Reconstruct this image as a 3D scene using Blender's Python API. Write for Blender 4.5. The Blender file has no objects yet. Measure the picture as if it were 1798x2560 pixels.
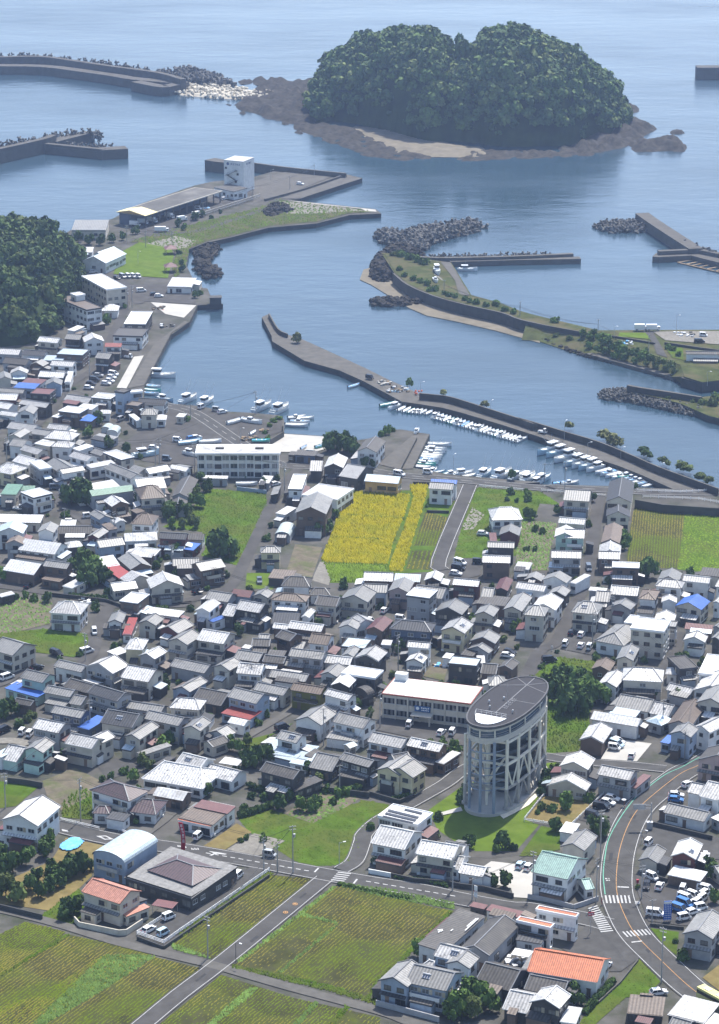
import bpy, math, random
from math import sin, cos, pi, radians, sqrt, atan2
from mathutils import Vector, Matrix
import numpy as np
S = bpy.context.scene
COL = S.collection
# ---------------------------------------------------------------- camera, sky, sun, exposure
FPX, CX, CY, HC, TH = 7000.0, 899.0, 1280.0, 302.0, radians(18.2)
cd = bpy.data.cameras.new('camera'); cam = bpy.data.objects.new('camera', cd); COL.objects.link(cam)
cam.location = (0, 0, HC); cam.rotation_euler = (pi/2 - TH, 0, 0)
cd.sensor_fit = 'HORIZONTAL'; cd.sensor_width = 36.0; cd.lens = 36.0*FPX/1798.0
cd.clip_start = 1.0; cd.clip_end = 30000.0
S.camera = cam
SUN_EL, SUN_AZ = radians(58), radians(22)          # azimuth measured from the view direction (+Y) towards +X
w = bpy.data.worlds.new('World'); S.world = w; w.use_nodes = True
nt = w.node_tree; nt.nodes.clear()
wo = nt.nodes.new('ShaderNodeOutputWorld'); wb = nt.nodes.new('ShaderNodeBackground'); ws = nt.nodes.new('ShaderNodeTexSky')
ws.sky_type = 'NISHITA'; ws.sun_disc = False; ws.sun_elevation = SUN_EL; ws.sun_rotation = SUN_AZ
ws.air_density = 1.0; ws.dust_density = 1.3; ws.ozone_density = 1.5
wb.inputs[1].default_value = 0.15
nt.links.new(ws.outputs[0], wb.inputs[0]); nt.links.new(wb.outputs[0], wo.inputs[0])
sl = bpy.data.lights.new('sun', 'SUN'); sl.energy = 4.6; sl.angle = radians(0.55); sl.color = (1.0, 0.955, 0.89)
so = bpy.data.objects.new('sun', sl); COL.objects.link(so)
sd = Vector((sin(SUN_AZ)*cos(SUN_EL), cos(SUN_AZ)*cos(SUN_EL), sin(SUN_EL)))
so.rotation_euler = sd.to_track_quat('Z', 'Y').to_euler(); so.location = (0, 600, 280)
vs = S.view_settings; vs.view_transform = 'Standard'; vs.look = 'None'; vs.exposure = 0.76; vs.gamma = 1.0; vs.use_curve_mapping = False
try:
    S.cycles.use_denoising = True; S.cycles.max_bounces = 6; S.cycles.diffuse_bounces = 2; S.cycles.glossy_bounces = 2
    S.cycles.transmission_bounces = 2; S.cycles.volume_bounces = 1; S.cycles.transparent_max_bounces = 8
    S.cycles.caustics_reflective = False; S.cycles.caustics_refractive = False
except Exception: pass
HAZE_D = 0.000095
random.seed(7); RNG = np.random.default_rng(11)
R = random.random
def U(a, b): return a + (b-a)*R()

# ---------------------------------------------------------------- surveying: photograph pixel -> world point at a height
def P(u, v, z=0.0):
    x = (u-CX)/FPX; y = -(v-CY)/FPX
    d = Vector((x, cos(TH)+y*sin(TH), -sin(TH)+y*cos(TH)))
    t = (z-HC)/d.z
    return Vector((d.x*t, d.y*t, z))
def PX(p):                                           # world -> photograph pixel
    q = Vector(p)-Vector((0, 0, HC)); f = q.y*cos(TH)-q.z*sin(TH); up = q.y*sin(TH)+q.z*cos(TH)
    return CX+FPX*q.x/f, CY-FPX*up/f
TILE = dict(A0=(0,2060), A1=(450,2060), A2=(900,2060), A3=(1298,2060), B0=(0,1640), B1=(400,1640), B2=(800,1640), B3=(1298,1640),
            C0=(0,1240), C1=(400,1240), C2=(850,1240), C3=(1298,1160), D0=(0,780), D1=(400,900), D2=(850,900), D3=(1298,900),
            E0=(150,360), E1=(500,360), E2=(850,500), E3=(1298,500), F=(0,100), G=(700,30), H=(1200,100), W=(1100,1640))
TS = dict(F=700/1613, G=700/1613, H=598/1613, W=400/1613)
def TP(t, x, y):
    o = TILE[t]; k = TS.get(t, 500/1613)
    return o[0]+x*k, o[1]+y*k
def TW(t, x, y, z=0.0):
    return P(*TP(t, x, y), z)
def poly(txt, z=0.0):                                # "A0 1 2 3 4 B1 5 6" -> world points
    out = []; t = None; n = []
    for tok in txt.split():
        if tok in TILE: t = tok
        else:
            n.append(float(tok))
            if len(n) == 2: out.append(TW(t, n[0], n[1], z)); n = []
    return out

# ---------------------------------------------------------------- object helpers
def link(o, parent=None):
    COL.objects.link(o)
    if parent is not None: o.parent = parent
    return o
def mesh(name, V, Fc, mats, uv=None, mi=None, smooth=False):
    me = bpy.data.meshes.new(name); me.from_pydata([tuple(v) for v in V], [], Fc)
    for m in (mats if isinstance(mats, (list, tuple)) else [mats]): me.materials.append(m)
    if mi is not None: me.polygons.foreach_set('material_index', mi)
    if uv is not None:
        ul = me.uv_layers.new(name='uv'); ul.data.foreach_set('uv', np.asarray(uv, dtype=np.float32).ravel())
    if smooth: me.polygons.foreach_set('use_smooth', [True]*len(me.polygons))
    me.update(); return me
def npmesh(name, V, Fq, mats, smooth=False, mi=None):  # numpy arrays, constant polygon size
    me = bpy.data.meshes.new(name); n = Fq.shape[1]
    me.vertices.add(len(V)); me.vertices.foreach_set('co', V.astype(np.float32).ravel())
    me.loops.add(Fq.size); me.loops.foreach_set('vertex_index', Fq.astype(np.int32).ravel())
    me.polygons.add(len(Fq)); me.polygons.foreach_set('loop_start', np.arange(0, Fq.size, n, dtype=np.int32))
    for m in (mats if isinstance(mats, (list, tuple)) else [mats]): me.materials.append(m)
    if mi is not None: me.polygons.foreach_set('material_index', np.asarray(mi, dtype=np.int32))
    if smooth: me.polygons.foreach_set('use_smooth', np.ones(len(Fq), dtype=bool))
    me.update(calc_edges=True); me.validate(); return me
def ob(name, me, parent=None, loc=None, rz=0.0, sc=None):
    o = bpy.data.objects.new(name, me); link(o, parent)
    if loc is not None: o.location = loc
    if rz: o.rotation_euler = (0, 0, rz)
    if sc is not None: o.scale = sc
    return o
def tag(o, label, cat, group=None, kind=None):
    if label: o['label'] = label
    if cat: o['category'] = cat
    if group: o['group'] = group
    if kind: o['kind'] = kind
    return o
def empty(name, loc, rz=0.0):
    o = bpy.data.objects.new(name, None); o.empty_display_size = 1.0; link(o); o.location = loc; o.rotation_euler = (0, 0, rz); return o
def struct(o): o['kind'] = 'structure'; return o
class MB:                                            # mesh collector
    def __init__(s): s.V = []; s.F = []; s.M = []; s.UV = []
    def face(s, pts, m=0, uv=None):
        b = len(s.V); s.V += [tuple(p) for p in pts]; s.F.append(list(range(b, b+len(pts)))); s.M.append(m)
        s.UV += uv if uv else [(p[0], p[1]+p[2]) for p in pts]
    def box(s, c, d, m=0, rz=0.0, top=1.0, bottom=True):
        hx, hy, hz = d[0]/2, d[1]/2, d[2]/2; ca, sa = cos(rz), sin(rz); q = []
        for z, k in ((-hz, 1.0), (hz, top)):
            for x, y in ((-hx, -hy), (hx, -hy), (hx, hy), (-hx, hy)):
                x, y = x*k, y*k; q.append((c[0]+x*ca-y*sa, c[1]+x*sa+y*ca, c[2]+z))
        fs = [(4,5,6,7), (0,1,5,4), (1,2,6,5), (2,3,7,6), (3,0,4,7)]
        if bottom: fs.append((3,2,1,0))
        for f in fs: s.face([q[i] for i in f], m)
    def prism(s, pts, z0, z1, m=0, mtop=None, bottom=False):
        a = sum(pts[i][0]*pts[(i+1) % len(pts)][1]-pts[(i+1) % len(pts)][0]*pts[i][1] for i in range(len(pts)))
        if a < 0: pts = pts[::-1]
        n = len(pts); s.face([(p[0], p[1], z1) for p in pts], m if mtop is None else mtop)
        for i in range(n):
            p, q = pts[i], pts[(i+1) % n]; s.face([(p[0], p[1], z0), (q[0], q[1], z0), (q[0], q[1], z1), (p[0], p[1], z1)], m)
        if bottom: s.face([(p[0], p[1], z0) for p in pts][::-1], m)
    def tube(s, a, b, r0, r1=None, n=6, m=0, cap=True):
        a, b = Vector(a), Vector(b); r1 = r0 if r1 is None else r1; d = (b-a)
        if d.length < 1e-6: return
        d.normalize(); x = d.orthogonal().normalized(); y = d.cross(x)
        A = [a+(x*cos(2*pi*i/n)+y*sin(2*pi*i/n))*r0 for i in range(n)]; B = [b+(x*cos(2*pi*i/n)+y*sin(2*pi*i/n))*r1 for i in range(n)]
        for i in range(n): s.face([A[i], A[(i+1) % n], B[(i+1) % n], B[i]], m)
        if cap: s.face(B, m); s.face(A[::-1], m)
    def bar(s, a, b, w, h, m=0):                      # box bar between two points
        a, b = Vector(a), Vector(b); d = (b-a).normalized(); x = d.cross(Vector((0,0,1)))
        x = Vector((1,0,0)) if x.length < 1e-4 else x.normalized(); y = x.cross(d)
        c = [(-w/2,-h/2), (w/2,-h/2), (w/2,h/2), (-w/2,h/2)]
        A = [a+x*i+y*j for i, j in c]; B = [b+x*i+y*j for i, j in c]
        for i in range(4): s.face([A[i], A[(i+1) % 4], B[(i+1) % 4], B[i]], m)
        s.face(B, m); s.face(A[::-1], m)
    def me(s, name, mats, smooth=False): return mesh(name, s.V, s.F, mats, s.UV, s.M, smooth)
    def ob(s, name, mats, parent=None, loc=None, rz=0.0, smooth=False): return ob(name, s.me(name, mats, smooth), parent, loc, rz)

# ---------------------------------------------------------------- materials
def hexc(h):
    h = h.lstrip('#'); c = [int(h[i:i+2], 16)/255 for i in (0, 2, 4)]
    return [x/12.92 if x <= .04045 else ((x+.055)/1.055)**2.4 for x in c]
def mat(name, col, rough=.8, spec=.3, var=.18, ns=.6, rnd=.0, bump=0., bs=3., bd=.05, stain=0., sc=(.1,.1,.1), ss=.25, sth=.55,
        stripe=0., sw=.5, axis='X', metal=0., uv=False, col2=None, speck=0., spk=(.05,.05,.05), alpha=None):
    m = bpy.data.materials.new(name); m.use_nodes = True; t = m.node_tree; N = t.nodes; L = t.links
    b = N['Principled BSDF']; b.inputs['Roughness'].default_value = rough; b.inputs['Metallic'].default_value = metal
    b.inputs['Specular IOR Level'].default_value = spec if rough < .86 or spec != .3 else .03
    def nd(k, **a):
        n = N.new(k)
        for x, y in a.items(): setattr(n, x, y)
        return n
    tc = nd('ShaderNodeTexCoord'); co = tc.outputs['UV' if uv else 'Object']
    oi = nd('ShaderNodeObjectInfo')
    off = nd('ShaderNodeVectorMath', operation='MULTIPLY_ADD'); off.inputs[1].default_value = (1, 1, 1)
    L.new(co, off.inputs[0])
    if rnd or uv:
        cm = nd('ShaderNodeCombineXYZ'); mm = nd('ShaderNodeMath', operation='MULTIPLY'); mm.inputs[1].default_value = 137.0
        L.new(oi.outputs['Random'], mm.inputs[0]); L.new(mm.outputs[0], cm.inputs[2]); L.new(cm.outputs[0], off.inputs[2])
    else: off.inputs[2].default_value = (0, 0, 0)
    def noise(scale, det=4.0, ro=.6):
        n = nd('ShaderNodeTexNoise'); n.inputs['Scale'].default_value = scale; n.inputs['Detail'].default_value = det; n.inputs['Roughness'].default_value = ro
        L.new(off.outputs[0], n.inputs['Vector']); return n
    def mix(fac, a, c, mode='MIX'):
        x = nd('ShaderNodeMix', data_type='RGBA', blend_type=mode)
        for sock, val in ((x.inputs[0], fac), (x.inputs[6], a), (x.inputs[7], c)):
            if isinstance(val, (int, float)): sock.default_value = val
            elif isinstance(val, (tuple, list)): sock.default_value = (*val[:3], 1)
            else: L.new(val, sock)
        return x.outputs[2]
    def ramp(s, a, c):
        r = nd('ShaderNodeMapRange'); r.inputs[1].default_value = a; r.inputs[2].default_value = c; L.new(s, r.inputs[0]); return r.outputs[0]
    lo = [max(0, c*(1-var)) for c in col]; hi = [min(1, c*(1+var)) for c in col]
    c = mix(ramp(noise(ns).outputs[0], .3, .7), lo, hi)
    if col2: c = mix(ramp(noise(ns*.37, 5).outputs[0], .46, .58), c, col2)
    if rnd:
        a = nd('ShaderNodeMath', operation='MULTIPLY_ADD'); a.inputs[1].default_value = 2*rnd; a.inputs[2].default_value = 1-rnd
        L.new(oi.outputs['Random'], a.inputs[0]); cb = nd('ShaderNodeVectorMath', operation='SCALE'); L.new(c, cb.inputs[0]); L.new(a.outputs[0], cb.inputs[3]); c = cb.outputs[0]
    if stain: 
        f = nd('ShaderNodeMath', operation='MULTIPLY'); f.inputs[1].default_value = stain; L.new(ramp(noise(ss, 8, .7).outputs[0], sth-.03, sth+.12), f.inputs[0]); c = mix(f.outputs[0], c, sc)
    if speck:
        f = nd('ShaderNodeMath', operation='MULTIPLY'); f.inputs[1].default_value = speck; L.new(ramp(noise(1.6, 3, .6).outputs[0], .58, .64), f.inputs[0]); c = mix(f.outputs[0], c, spk)
    hs = []
    if stripe:
        wv = nd('ShaderNodeTexWave', wave_type='BANDS', bands_direction=axis, wave_profile='SIN'); wv.inputs['Scale'].default_value = .314/sw*1.0; wv.inputs['Distortion'].default_value = 0
        L.new(co, wv.inputs['Vector']); c = mix(ramp(wv.outputs[1], .0, .45), [x*(1-stripe) for x in (1,1,1)], (1,1,1)) if False else mix(stripe, c, mix(1.0, c, wv.outputs[0], 'MULTIPLY'))
        bb = nd('ShaderNodeBump'); bb.inputs['Strength'].default_value = .5; bb.inputs['Distance'].default_value = .06; L.new(wv.outputs[1], bb.inputs['Height']); hs = bb
    L.new(c, b.inputs['Base Color'])
    if bump:
        bn = nd('ShaderNodeBump'); bn.inputs['Strength'].default_value = bump; bn.inputs['Distance'].default_value = bd
        L.new(noise(bs, 6, .65).outputs[0], bn.inputs['Height'])
        if hs: L.new(hs.outputs[0], bn.inputs['Normal'])
        hs = bn
    if hs: L.new(hs.outputs[0], b.inputs['Normal'])
    m.diffuse_color = (*col, 1)
    return m
g3 = lambda x, r=0., b=0.: (x+r, x, x+b)
# tiled roofs: base colours of the tiles; the glare of the slopes that face the sun comes from the glaze
def rt(name, col, rough, spec=.5, sw=.8, st=.42, speck=.0, stain=.4, scol=(.07,.07,.065), rnd=.2):
    return mat(name, col, rough=rough, spec=spec, uv=True, stripe=st, sw=sw, var=.24, ns=1.3, rnd=rnd, stain=stain, sc=scol, ss=.22, sth=.56, speck=speck, spk=(.06,.055,.05), bump=.25, bs=6, bd=.03)
ROOF = dict(
 W=rt('silver_glazed_tile', (.52,.51,.49), .45, .5, speck=.75, stain=.45, scol=(.2,.2,.195), rnd=.32), G=rt('grey_tile', (.24,.235,.222), .48, .45, stain=.45, speck=.25),
 D=rt('charcoal_tile', (.072,.074,.08), .55, .15, stain=.2), N=rt('weathered_dark_tile', (.085,.08,.076), .62, .22, stain=.5, scol=(.18,.17,.15), speck=.2),
 B=rt('brown_tile', (.155,.118,.092), .55, .3, stain=.4), R=rt('red_sheet', (.30,.035,.03), .5, .3, sw=.45, stain=.3, scol=(.2,.09,.06)),
 M=rt('maroon_sheet', (.14,.05,.05), .5, .3, sw=.45, stain=.35, scol=(.2,.12,.1)), O=rt('orange_tile', (.50,.15,.065), .5, .35, sw=.5, stain=.4, scol=(.26,.10,.06)),
 P=rt('salmon_tile', (.50,.23,.165), .55, .3, sw=.5, stain=.25, scol=(.36,.16,.11)), Q=rt('plum_tile', (.085,.055,.06), .5, .35, speck=.3),
 U=rt('blue_sheet', (.035,.13,.46), .5, .3, sw=.6, stain=.25, scol=(.2,.3,.5)), C=rt('pale_blue_sheet', (.40,.48,.53), .42, .45, sw=.6, stain=.25, scol=(.3,.32,.33), st=.15),
 T=rt('mint_tile', (.30,.46,.40), .5, .35, sw=.5, stain=.3, scol=(.24,.34,.30)), V=rt('green_sheet', (.13,.27,.19), .5, .3, sw=.5, stain=.35),
 S=rt('white_sheet', (.55,.55,.54), .55, .22, sw=.9, st=.22, stain=.55, scol=(.27,.25,.22), rnd=.18, speck=.25), Z=rt('pale_roof_concrete', (.235,.23,.22), .85, .1, sw=2.5, st=.1, stain=.5, scol=(.15,.145,.135), rnd=.05), X=rt('vinyl_film', (.42,.47,.47), .35, .5, sw=1.0, st=.25))
ROOFN = dict(Z='pale grey', W='silver-grey', G='grey', D='charcoal', N='dark weathered', B='brown', R='red', M='maroon', O='orange', P='salmon', Q='plum', U='blue', C='pale blue', T='mint green', V='green', S='white', X='film')
def wl(name, col, **k): return mat(name, col, rough=.85, spec=.2, var=.10, ns=.5, rnd=.10, stain=.35, sc=[x*.62 for x in col], ss=.35, sth=.54, bump=.1, bs=5, **k)
WALL = dict(w=wl('white_plaster', (.66,.66,.64)), c=wl('cream_plaster', (.50,.46,.385)), g=wl('grey_render', (.33,.33,.335)), b=wl('brown_board', (.175,.125,.095), stripe=.3, sw=.35, axis='X'),
 u=wl('blue_grey_sheet', (.31,.37,.45)), k=wl('dark_board', (.075,.07,.066), stripe=.25, sw=.3, axis='X'), t=wl('mint_plaster', (.42,.56,.49)), y=wl('yellow_cream_plaster', (.56,.49,.31)),
 p=wl('pink_plaster', (.40,.31,.29)), m=wl('maroon_board', (.14,.055,.05), stripe=.3, sw=.35), l=wl('olive_sheet', (.20,.185,.035), stripe=.3, sw=.35), n=wl('navy_sheet', (.10,.125,.175)), o=wl('ochre_board', (.46,.31,.14), stripe=.2, sw=.4))
WALLN = dict(w='white', c='cream', g='grey', b='brown', u='blue-grey', k='dark', t='mint', y='yellow-cream', p='pinkish', m='maroon', l='olive', n='navy', o='ochre')
GLASS = mat('window_glass', (.022,.028,.034), rough=.08, spec=.6, var=.3, rnd=.4)
CURT = mat('curtained_glass', (.16,.16,.15), rough=.15, spec=.6, var=.3, rnd=.5)
FR_D = mat('bronze_frame', (.05,.045,.04), rough=.5); FR_L = mat('aluminium_frame', (.45,.46,.47), rough=.4, metal=.3)
TRIM = mat('dark_trim', (.06,.06,.065), rough=.6); WHITE = mat('white_paint', (.78,.78,.77), rough=.5, var=.05); 
RIDGE = mat('ridge_tile', (.15,.155,.165), rough=.5, spec=.4, rnd=.2); RIDGEL = mat('pale_ridge_tile', (.5,.5,.49), rough=.45, spec=.4, rnd=.15)
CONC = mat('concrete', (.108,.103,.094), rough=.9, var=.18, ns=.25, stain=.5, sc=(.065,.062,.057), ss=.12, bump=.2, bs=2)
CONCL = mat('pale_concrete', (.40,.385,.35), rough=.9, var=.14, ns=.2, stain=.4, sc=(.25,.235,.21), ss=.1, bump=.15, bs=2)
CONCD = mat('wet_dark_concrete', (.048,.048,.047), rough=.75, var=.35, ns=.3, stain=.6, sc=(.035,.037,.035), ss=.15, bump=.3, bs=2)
ASPH = mat('asphalt', (.073,.07,.067), rough=.9, var=.2, ns=.15, stain=.55, sc=(.1,.098,.095), ss=.08, bump=.15, bs=4, speck=.12, spk=(.06,.06,.06))
ASPHD = mat('dark_asphalt', (.072,.07,.067), rough=.9, var=.18, ns=.3, stain=.4, sc=(.11,.108,.105), ss=.08)
DIRT = mat('town_ground', (.088,.084,.076), rough=.95, var=.3, ns=.12, stain=.6, sc=(.035,.046,.02), ss=.07, sth=.52, bump=.3, bs=1)
SOIL = mat('garden_soil', (.13,.112,.082), rough=.95, var=.3, ns=.3, stain=.7, sc=(.065,.09,.025), ss=.12, sth=.5, bump=.4, bs=1)
GRAV = mat('gravel', (.19,.178,.155), rough=.95, var=.25, ns=.8, stain=.5, sc=(.11,.103,.09), ss=.1, bump=.4, bs=3)
SAND = mat('sand', (.17,.15,.115), rough=.95, var=.2, ns=.2, stain=.5, sc=(.12,.105,.085), ss=.06)
GRASS = mat('grass_ground', (.062,.105,.012), rough=.95, var=.35, ns=.18, col2=(.10,.115,.024), stain=.75, sc=(.036,.068,.01), ss=.07, sth=.5, bump=.5, bs=2, bd=.15)
LAWN = mat('lawn', (.085,.13,.016), rough=.95, var=.2, ns=.2, stain=.4, sc=(.125,.14,.036), ss=.05, bump=.3, bs=3)
DRYG = mat('dry_grass', (.165,.13,.056), rough=.95, var=.25, ns=.3, stain=.4, sc=(.09,.11,.026), ss=.1)
SCRUB = mat('scrub', (.065,.074,.028), rough=.95, var=.35, ns=.2, col2=(.095,.085,.045), stain=.6, sc=(.03,.045,.012), ss=.12, sth=.5, bump=.5, bs=1, bd=.3)
WFLOOR = mat('wood_floor', (.03,.045,.016), rough=.95, var=.4, ns=.1)
PADDY = mat('harvested_paddy_soil', (.052,.053,.022), rough=.95, var=.35, ns=.15, col2=(.075,.092,.012), stain=.6, sc=(.04,.038,.03), ss=.06, sth=.5, bump=.5, bs=1.5, bd=.1)
STUB = mat('stubble', (.165,.145,.03), rough=.95, var=.3, ns=.08, col2=(.095,.135,.008))
STUBG = mat('green_regrowth', (.10,.145,.008), rough=.95, var=.3, ns=.12, col2=(.165,.15,.028))
RICE = mat('ripe_rice', (.25,.22,.008), rough=.9, var=.16, ns=.3, col2=(.205,.195,.009), stain=.25, sc=(.17,.185,.015), ss=.06)
RICEG = mat('green_rice', (.125,.19,.02), rough=.9, var=.25, ns=.15)
ROCK = mat('shore_rock', (.05,.046,.041), rough=.9, var=.6, ns=.35, stain=.5, sc=(.032,.03,.026), ss=.2, sth=.5, bump=.6, bs=.8, bd=.4)
TETRA = mat('armour_concrete', (.13,.125,.115), rough=.9, var=.3, ns=.3, rnd=.35, stain=.5, sc=(.06,.058,.05), ss=.3)
TETRAP = mat('pale_armour_stone', (.48,.44,.36), rough=.9, var=.3, ns=.3, rnd=.3)
LINE = mat('road_paint', (.42,.42,.41), rough=.8, spec=.1, var=.15, stain=.7, sc=(.2,.2,.195), ss=.6)
LINEO = mat('orange_road_paint', (.42,.22,.07), rough=.7, var=.1); LINEG = mat('green_road_paint', (.10,.32,.23), rough=.7, var=.12)
METAL = mat('galvanised_steel', (.42,.43,.44), rough=.45, metal=.5); POLE = mat('pole_concrete', (.30,.29,.275), rough=.85, rnd=.15); STEELD = mat('dark_steel', (.05,.052,.058), rough=.5, metal=.3)
BLUET = mat('blue_tarp', (.10,.38,.72), rough=.4, spec=.5, var=.25, ns=1.2, bump=.5, bs=1.2, bd=.2); BLACKM = mat('black_rubber', (.02,.02,.02), rough=.8)
WOOD = mat('weathered_timber', (.24,.18,.12), rough=.9, var=.3, rnd=.2); RED = mat('red_paint', (.33,.012,.03), rough=.45, var=.08); BLUES = mat('blue_sign', (.02,.10,.42), rough=.4, var=.05)
def leafmat(name, col, var=.4):
    m = mat(name, col, rough=.8, spec=.1, var=var, ns=.35, rnd=.22, stain=.5, sc=[x*.55 for x in col], ss=.9, sth=.5)
    b = m.node_tree.nodes['Principled BSDF']; return m
LEAF = [leafmat('dark_evergreen_leaves', (.06,.102,.028)), leafmat('mid_green_leaves', (.09,.15,.033)), leafmat('olive_leaves', (.095,.125,.036)), leafmat('reed_leaves', (.17,.18,.07))]
FOREST = [leafmat('wood_crowns', (.062,.098,.036), .5), leafmat('bright_wood_crowns', (.09,.138,.042), .5), leafmat('yellowish_wood_crowns', (.125,.158,.052), .4)]
BARK = mat('bark', (.10,.08,.06), rough=.95, var=.3)

# ---------------------------------------------------------------- labels that single things out: look + nearest landmark + rank
LMK = {'the oval tower': (1262,1990), 'the white-roofed hall': (1060,1800), 'the yellow rice field': (925,1350), 'the white apartment block': (590,1160), 'the blue signboard': (1668,2275),
 'the road junction': (1510,2300), 'the brown clinic': (500,2200), 'the overgrown green field': (520,1290), 'the pale stubble field': (1640,1390), 'the vegetable plots': (90,1520), 'the fishing quay': (400,930),
 'the wooded hill': (70,760), 'the paddy crossroads': (515,2400), 'the striped car park': (1440,1610), 'the harbour car park': (430,1100), 'the red banner': (452,2100), 'the barrel-roofed house': (310,2110),
 'the dark grove': (1420,1740), 'the plum-roofed barn': (1550,1230), 'the jetty': (1030,1120), 'the ice tower': (600,440), 'the market hall': (440,500), 'the island': (1180,280), 'the curved seawall': (1150,750),
 'the orange-tiled house': (1410,2420), 'the white car lot': (1570,1880), 'the blue-roofed sheds': (440,1375), 'the mid breakwater': (1150,1020), 'the park lawn': (370,650), 'the pale-green house': (1390,2170)}
PEND = []
RANKS = ['nearest', 'second nearest', 'third nearest', 'fourth nearest', 'fifth nearest', 'sixth nearest', 'seventh nearest', 'eighth nearest', 'ninth nearest', 'tenth nearest'] + ['%dth nearest' % i for i in range(11, 60)]
def later(o, prefix, cat, group=None, at=None):
    if at is None: at = PX(o.location)
    o['category'] = cat
    if group: o['group'] = group
    PEND.append((o, prefix, at)); return o
def finish_labels():
    from collections import defaultdict
    G = defaultdict(list)
    for o, pre, (u, v) in PEND:
        best = min(LMK.items(), key=lambda kv: (kv[1][0]-u)**2+(kv[1][1]-v)**2*1.6); du, dv = u-best[1][0], v-best[1][1]
        if abs(du) > abs(dv)*1.1: side = 'left of' if du < 0 else 'right of'
        else: side = 'behind' if dv < 0 else 'in front of'
        G[(pre, side, best[0])].append((du*du+dv*dv, len(G), o))
    for (pre, side, lm), L in G.items():
        L.sort(key=lambda t: t[0])
        for i, (_, _, o) in enumerate(L):
            o['label'] = ('%s %s %s' % (pre, side, lm)) if len(L) == 1 else ('%s, %s %s %s' % (pre, RANKS[i], side, lm))
TILE['S'] = (0, 0); TS['S'] = 1.0
# ================================================================ sea, land, moles
def sea_mat():
    m = bpy.data.materials.new('sea_water'); m.use_nodes = True; t = m.node_tree; N = t.nodes; L = t.links; b = N['Principled BSDF']
    b.inputs['Roughness'].default_value = .16; b.inputs['IOR'].default_value = 1.33
    tc = N.new('ShaderNodeTexCoord')
    def nz(s, sx, sy, d, rot=0.):
        mp = N.new('ShaderNodeMapping'); mp.inputs['Scale'].default_value = (sx, sy, 1); mp.inputs['Rotation'].default_value = (0, 0, rot); L.new(tc.outputs['Object'], mp.inputs[0])
        n = N.new('ShaderNodeTexNoise'); n.inputs['Scale'].default_value = s; n.inputs['Detail'].default_value = d; n.inputs['Roughness'].default_value = .62; L.new(mp.outputs[0], n.inputs['Vector']); return n.outputs[0]
    big = nz(.006, .5, 1, 4)
    mr = N.new('ShaderNodeMapRange'); mr.inputs[1].default_value = .35; mr.inputs[2].default_value = .65; L.new(big, mr.inputs[0])
    mx = N.new('ShaderNodeMix'); mx.data_type = 'RGBA'; mx.inputs[6].default_value = (.02,.042,.062,1); mx.inputs[7].default_value = (.028,.056,.082,1); L.new(mr.outputs[0], mx.inputs[0]); L.new(mx.outputs[2], b.inputs['Base Color'])
    rr = N.new('ShaderNodeMapRange'); rr.inputs[1].default_value = .3; rr.inputs[2].default_value = .7; rr.inputs[3].default_value = .06; rr.inputs[4].default_value = .28; L.new(nz(.012, .35, 1, 5, .3), rr.inputs[0])
    sx_ = N.new('ShaderNodeSeparateXYZ'); L.new(tc.outputs['Object'], sx_.inputs[0]); my = N.new('ShaderNodeMapRange'); my.inputs[1].default_value = 1150; my.inputs[2].default_value = 2050; my.inputs[3].default_value = 0.; my.inputs[4].default_value = .0; L.new(sx_.outputs[1], my.inputs[0])   # choppier water out at sea
    ad = N.new('ShaderNodeMath'); ad.operation = 'ADD'; L.new(rr.outputs[0], ad.inputs[0]); L.new(my.outputs[0], ad.inputs[1]); L.new(ad.outputs[0], b.inputs['Roughness'])
    b1 = N.new('ShaderNodeBump'); b1.inputs['Strength'].default_value = .2; b1.inputs['Distance'].default_value = .9; L.new(nz(.16, .6, 1, 6, .15), b1.inputs['Height'])
    b2 = N.new('ShaderNodeBump'); b2.inputs['Strength'].default_value = .2; b2.inputs['Distance'].default_value = 1.6; L.new(nz(.05, .5, 1, 3, -.2), b2.inputs['Height']); L.new(b1.outputs[0], b2.inputs['Normal'])
    L.new(b2.outputs[0], b.inputs['Normal']); return m
SEA = -2.2
sea = ob('sea', mesh('sea', [(-2600,250,SEA), (2600,250,SEA), (2600,6500,SEA), (-2600,6500,SEA)], [(0,1,2,3)], sea_mat())); struct(sea)
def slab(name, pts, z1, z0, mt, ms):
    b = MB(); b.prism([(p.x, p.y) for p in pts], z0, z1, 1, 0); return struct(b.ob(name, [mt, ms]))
main = poly("E0 -7000 1500 -560 880 -300 800 20 735 90 690 430 600 640 485 1080 335 1240 300 E1 130 300 440 262 620 212 720 205 800 215 1130 230 1165 238 1310 275 815 440 720 450 1420 525 1462 560 1210 572 940 640 550 675 240 755 80 790 "
 "E0 1190 790 1040 850 1020 980 1060 1060 1110 1150 1190 1165 1225 1250 1315 1290 1110 1300 1045 1435 900 1535 D0 1385 168 1165 590 1160 690 1340 732 D1 62 348 300 368 540 415 740 425 960 445 1000 478 1000 560 "
 "990 590 1490 625 1440 690 1600 690 D2 10 665 150 645 310 620 385 560 500 560 600 578 725 598 590 870 700 888 900 925 1613 985 D3 0 1000 700 1015 1240 1040 1400 1052 1613 1045 9000 1040 A3 14000 900 14000 5200 A0 -13000 5200 -13000 300")
slab('ground', main, 0, -5, DIRT, CONCD)
pen = poly("E2 330 420 440 590 540 680 750 770 1000 840 1300 905 E3 0 960 230 1012 500 1062 750 1110 1000 1220 1300 1330 1335 1425 1480 1470 1640 1450 1900 1440 1900 1040 1613 1045 640 1050 100 920 0 890 E2 1300 830 1060 765 900 505 800 490 640 470", 2.0)
slab('headland_ground', pen, 2.0, -5, SCRUB, CONCD)
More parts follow.
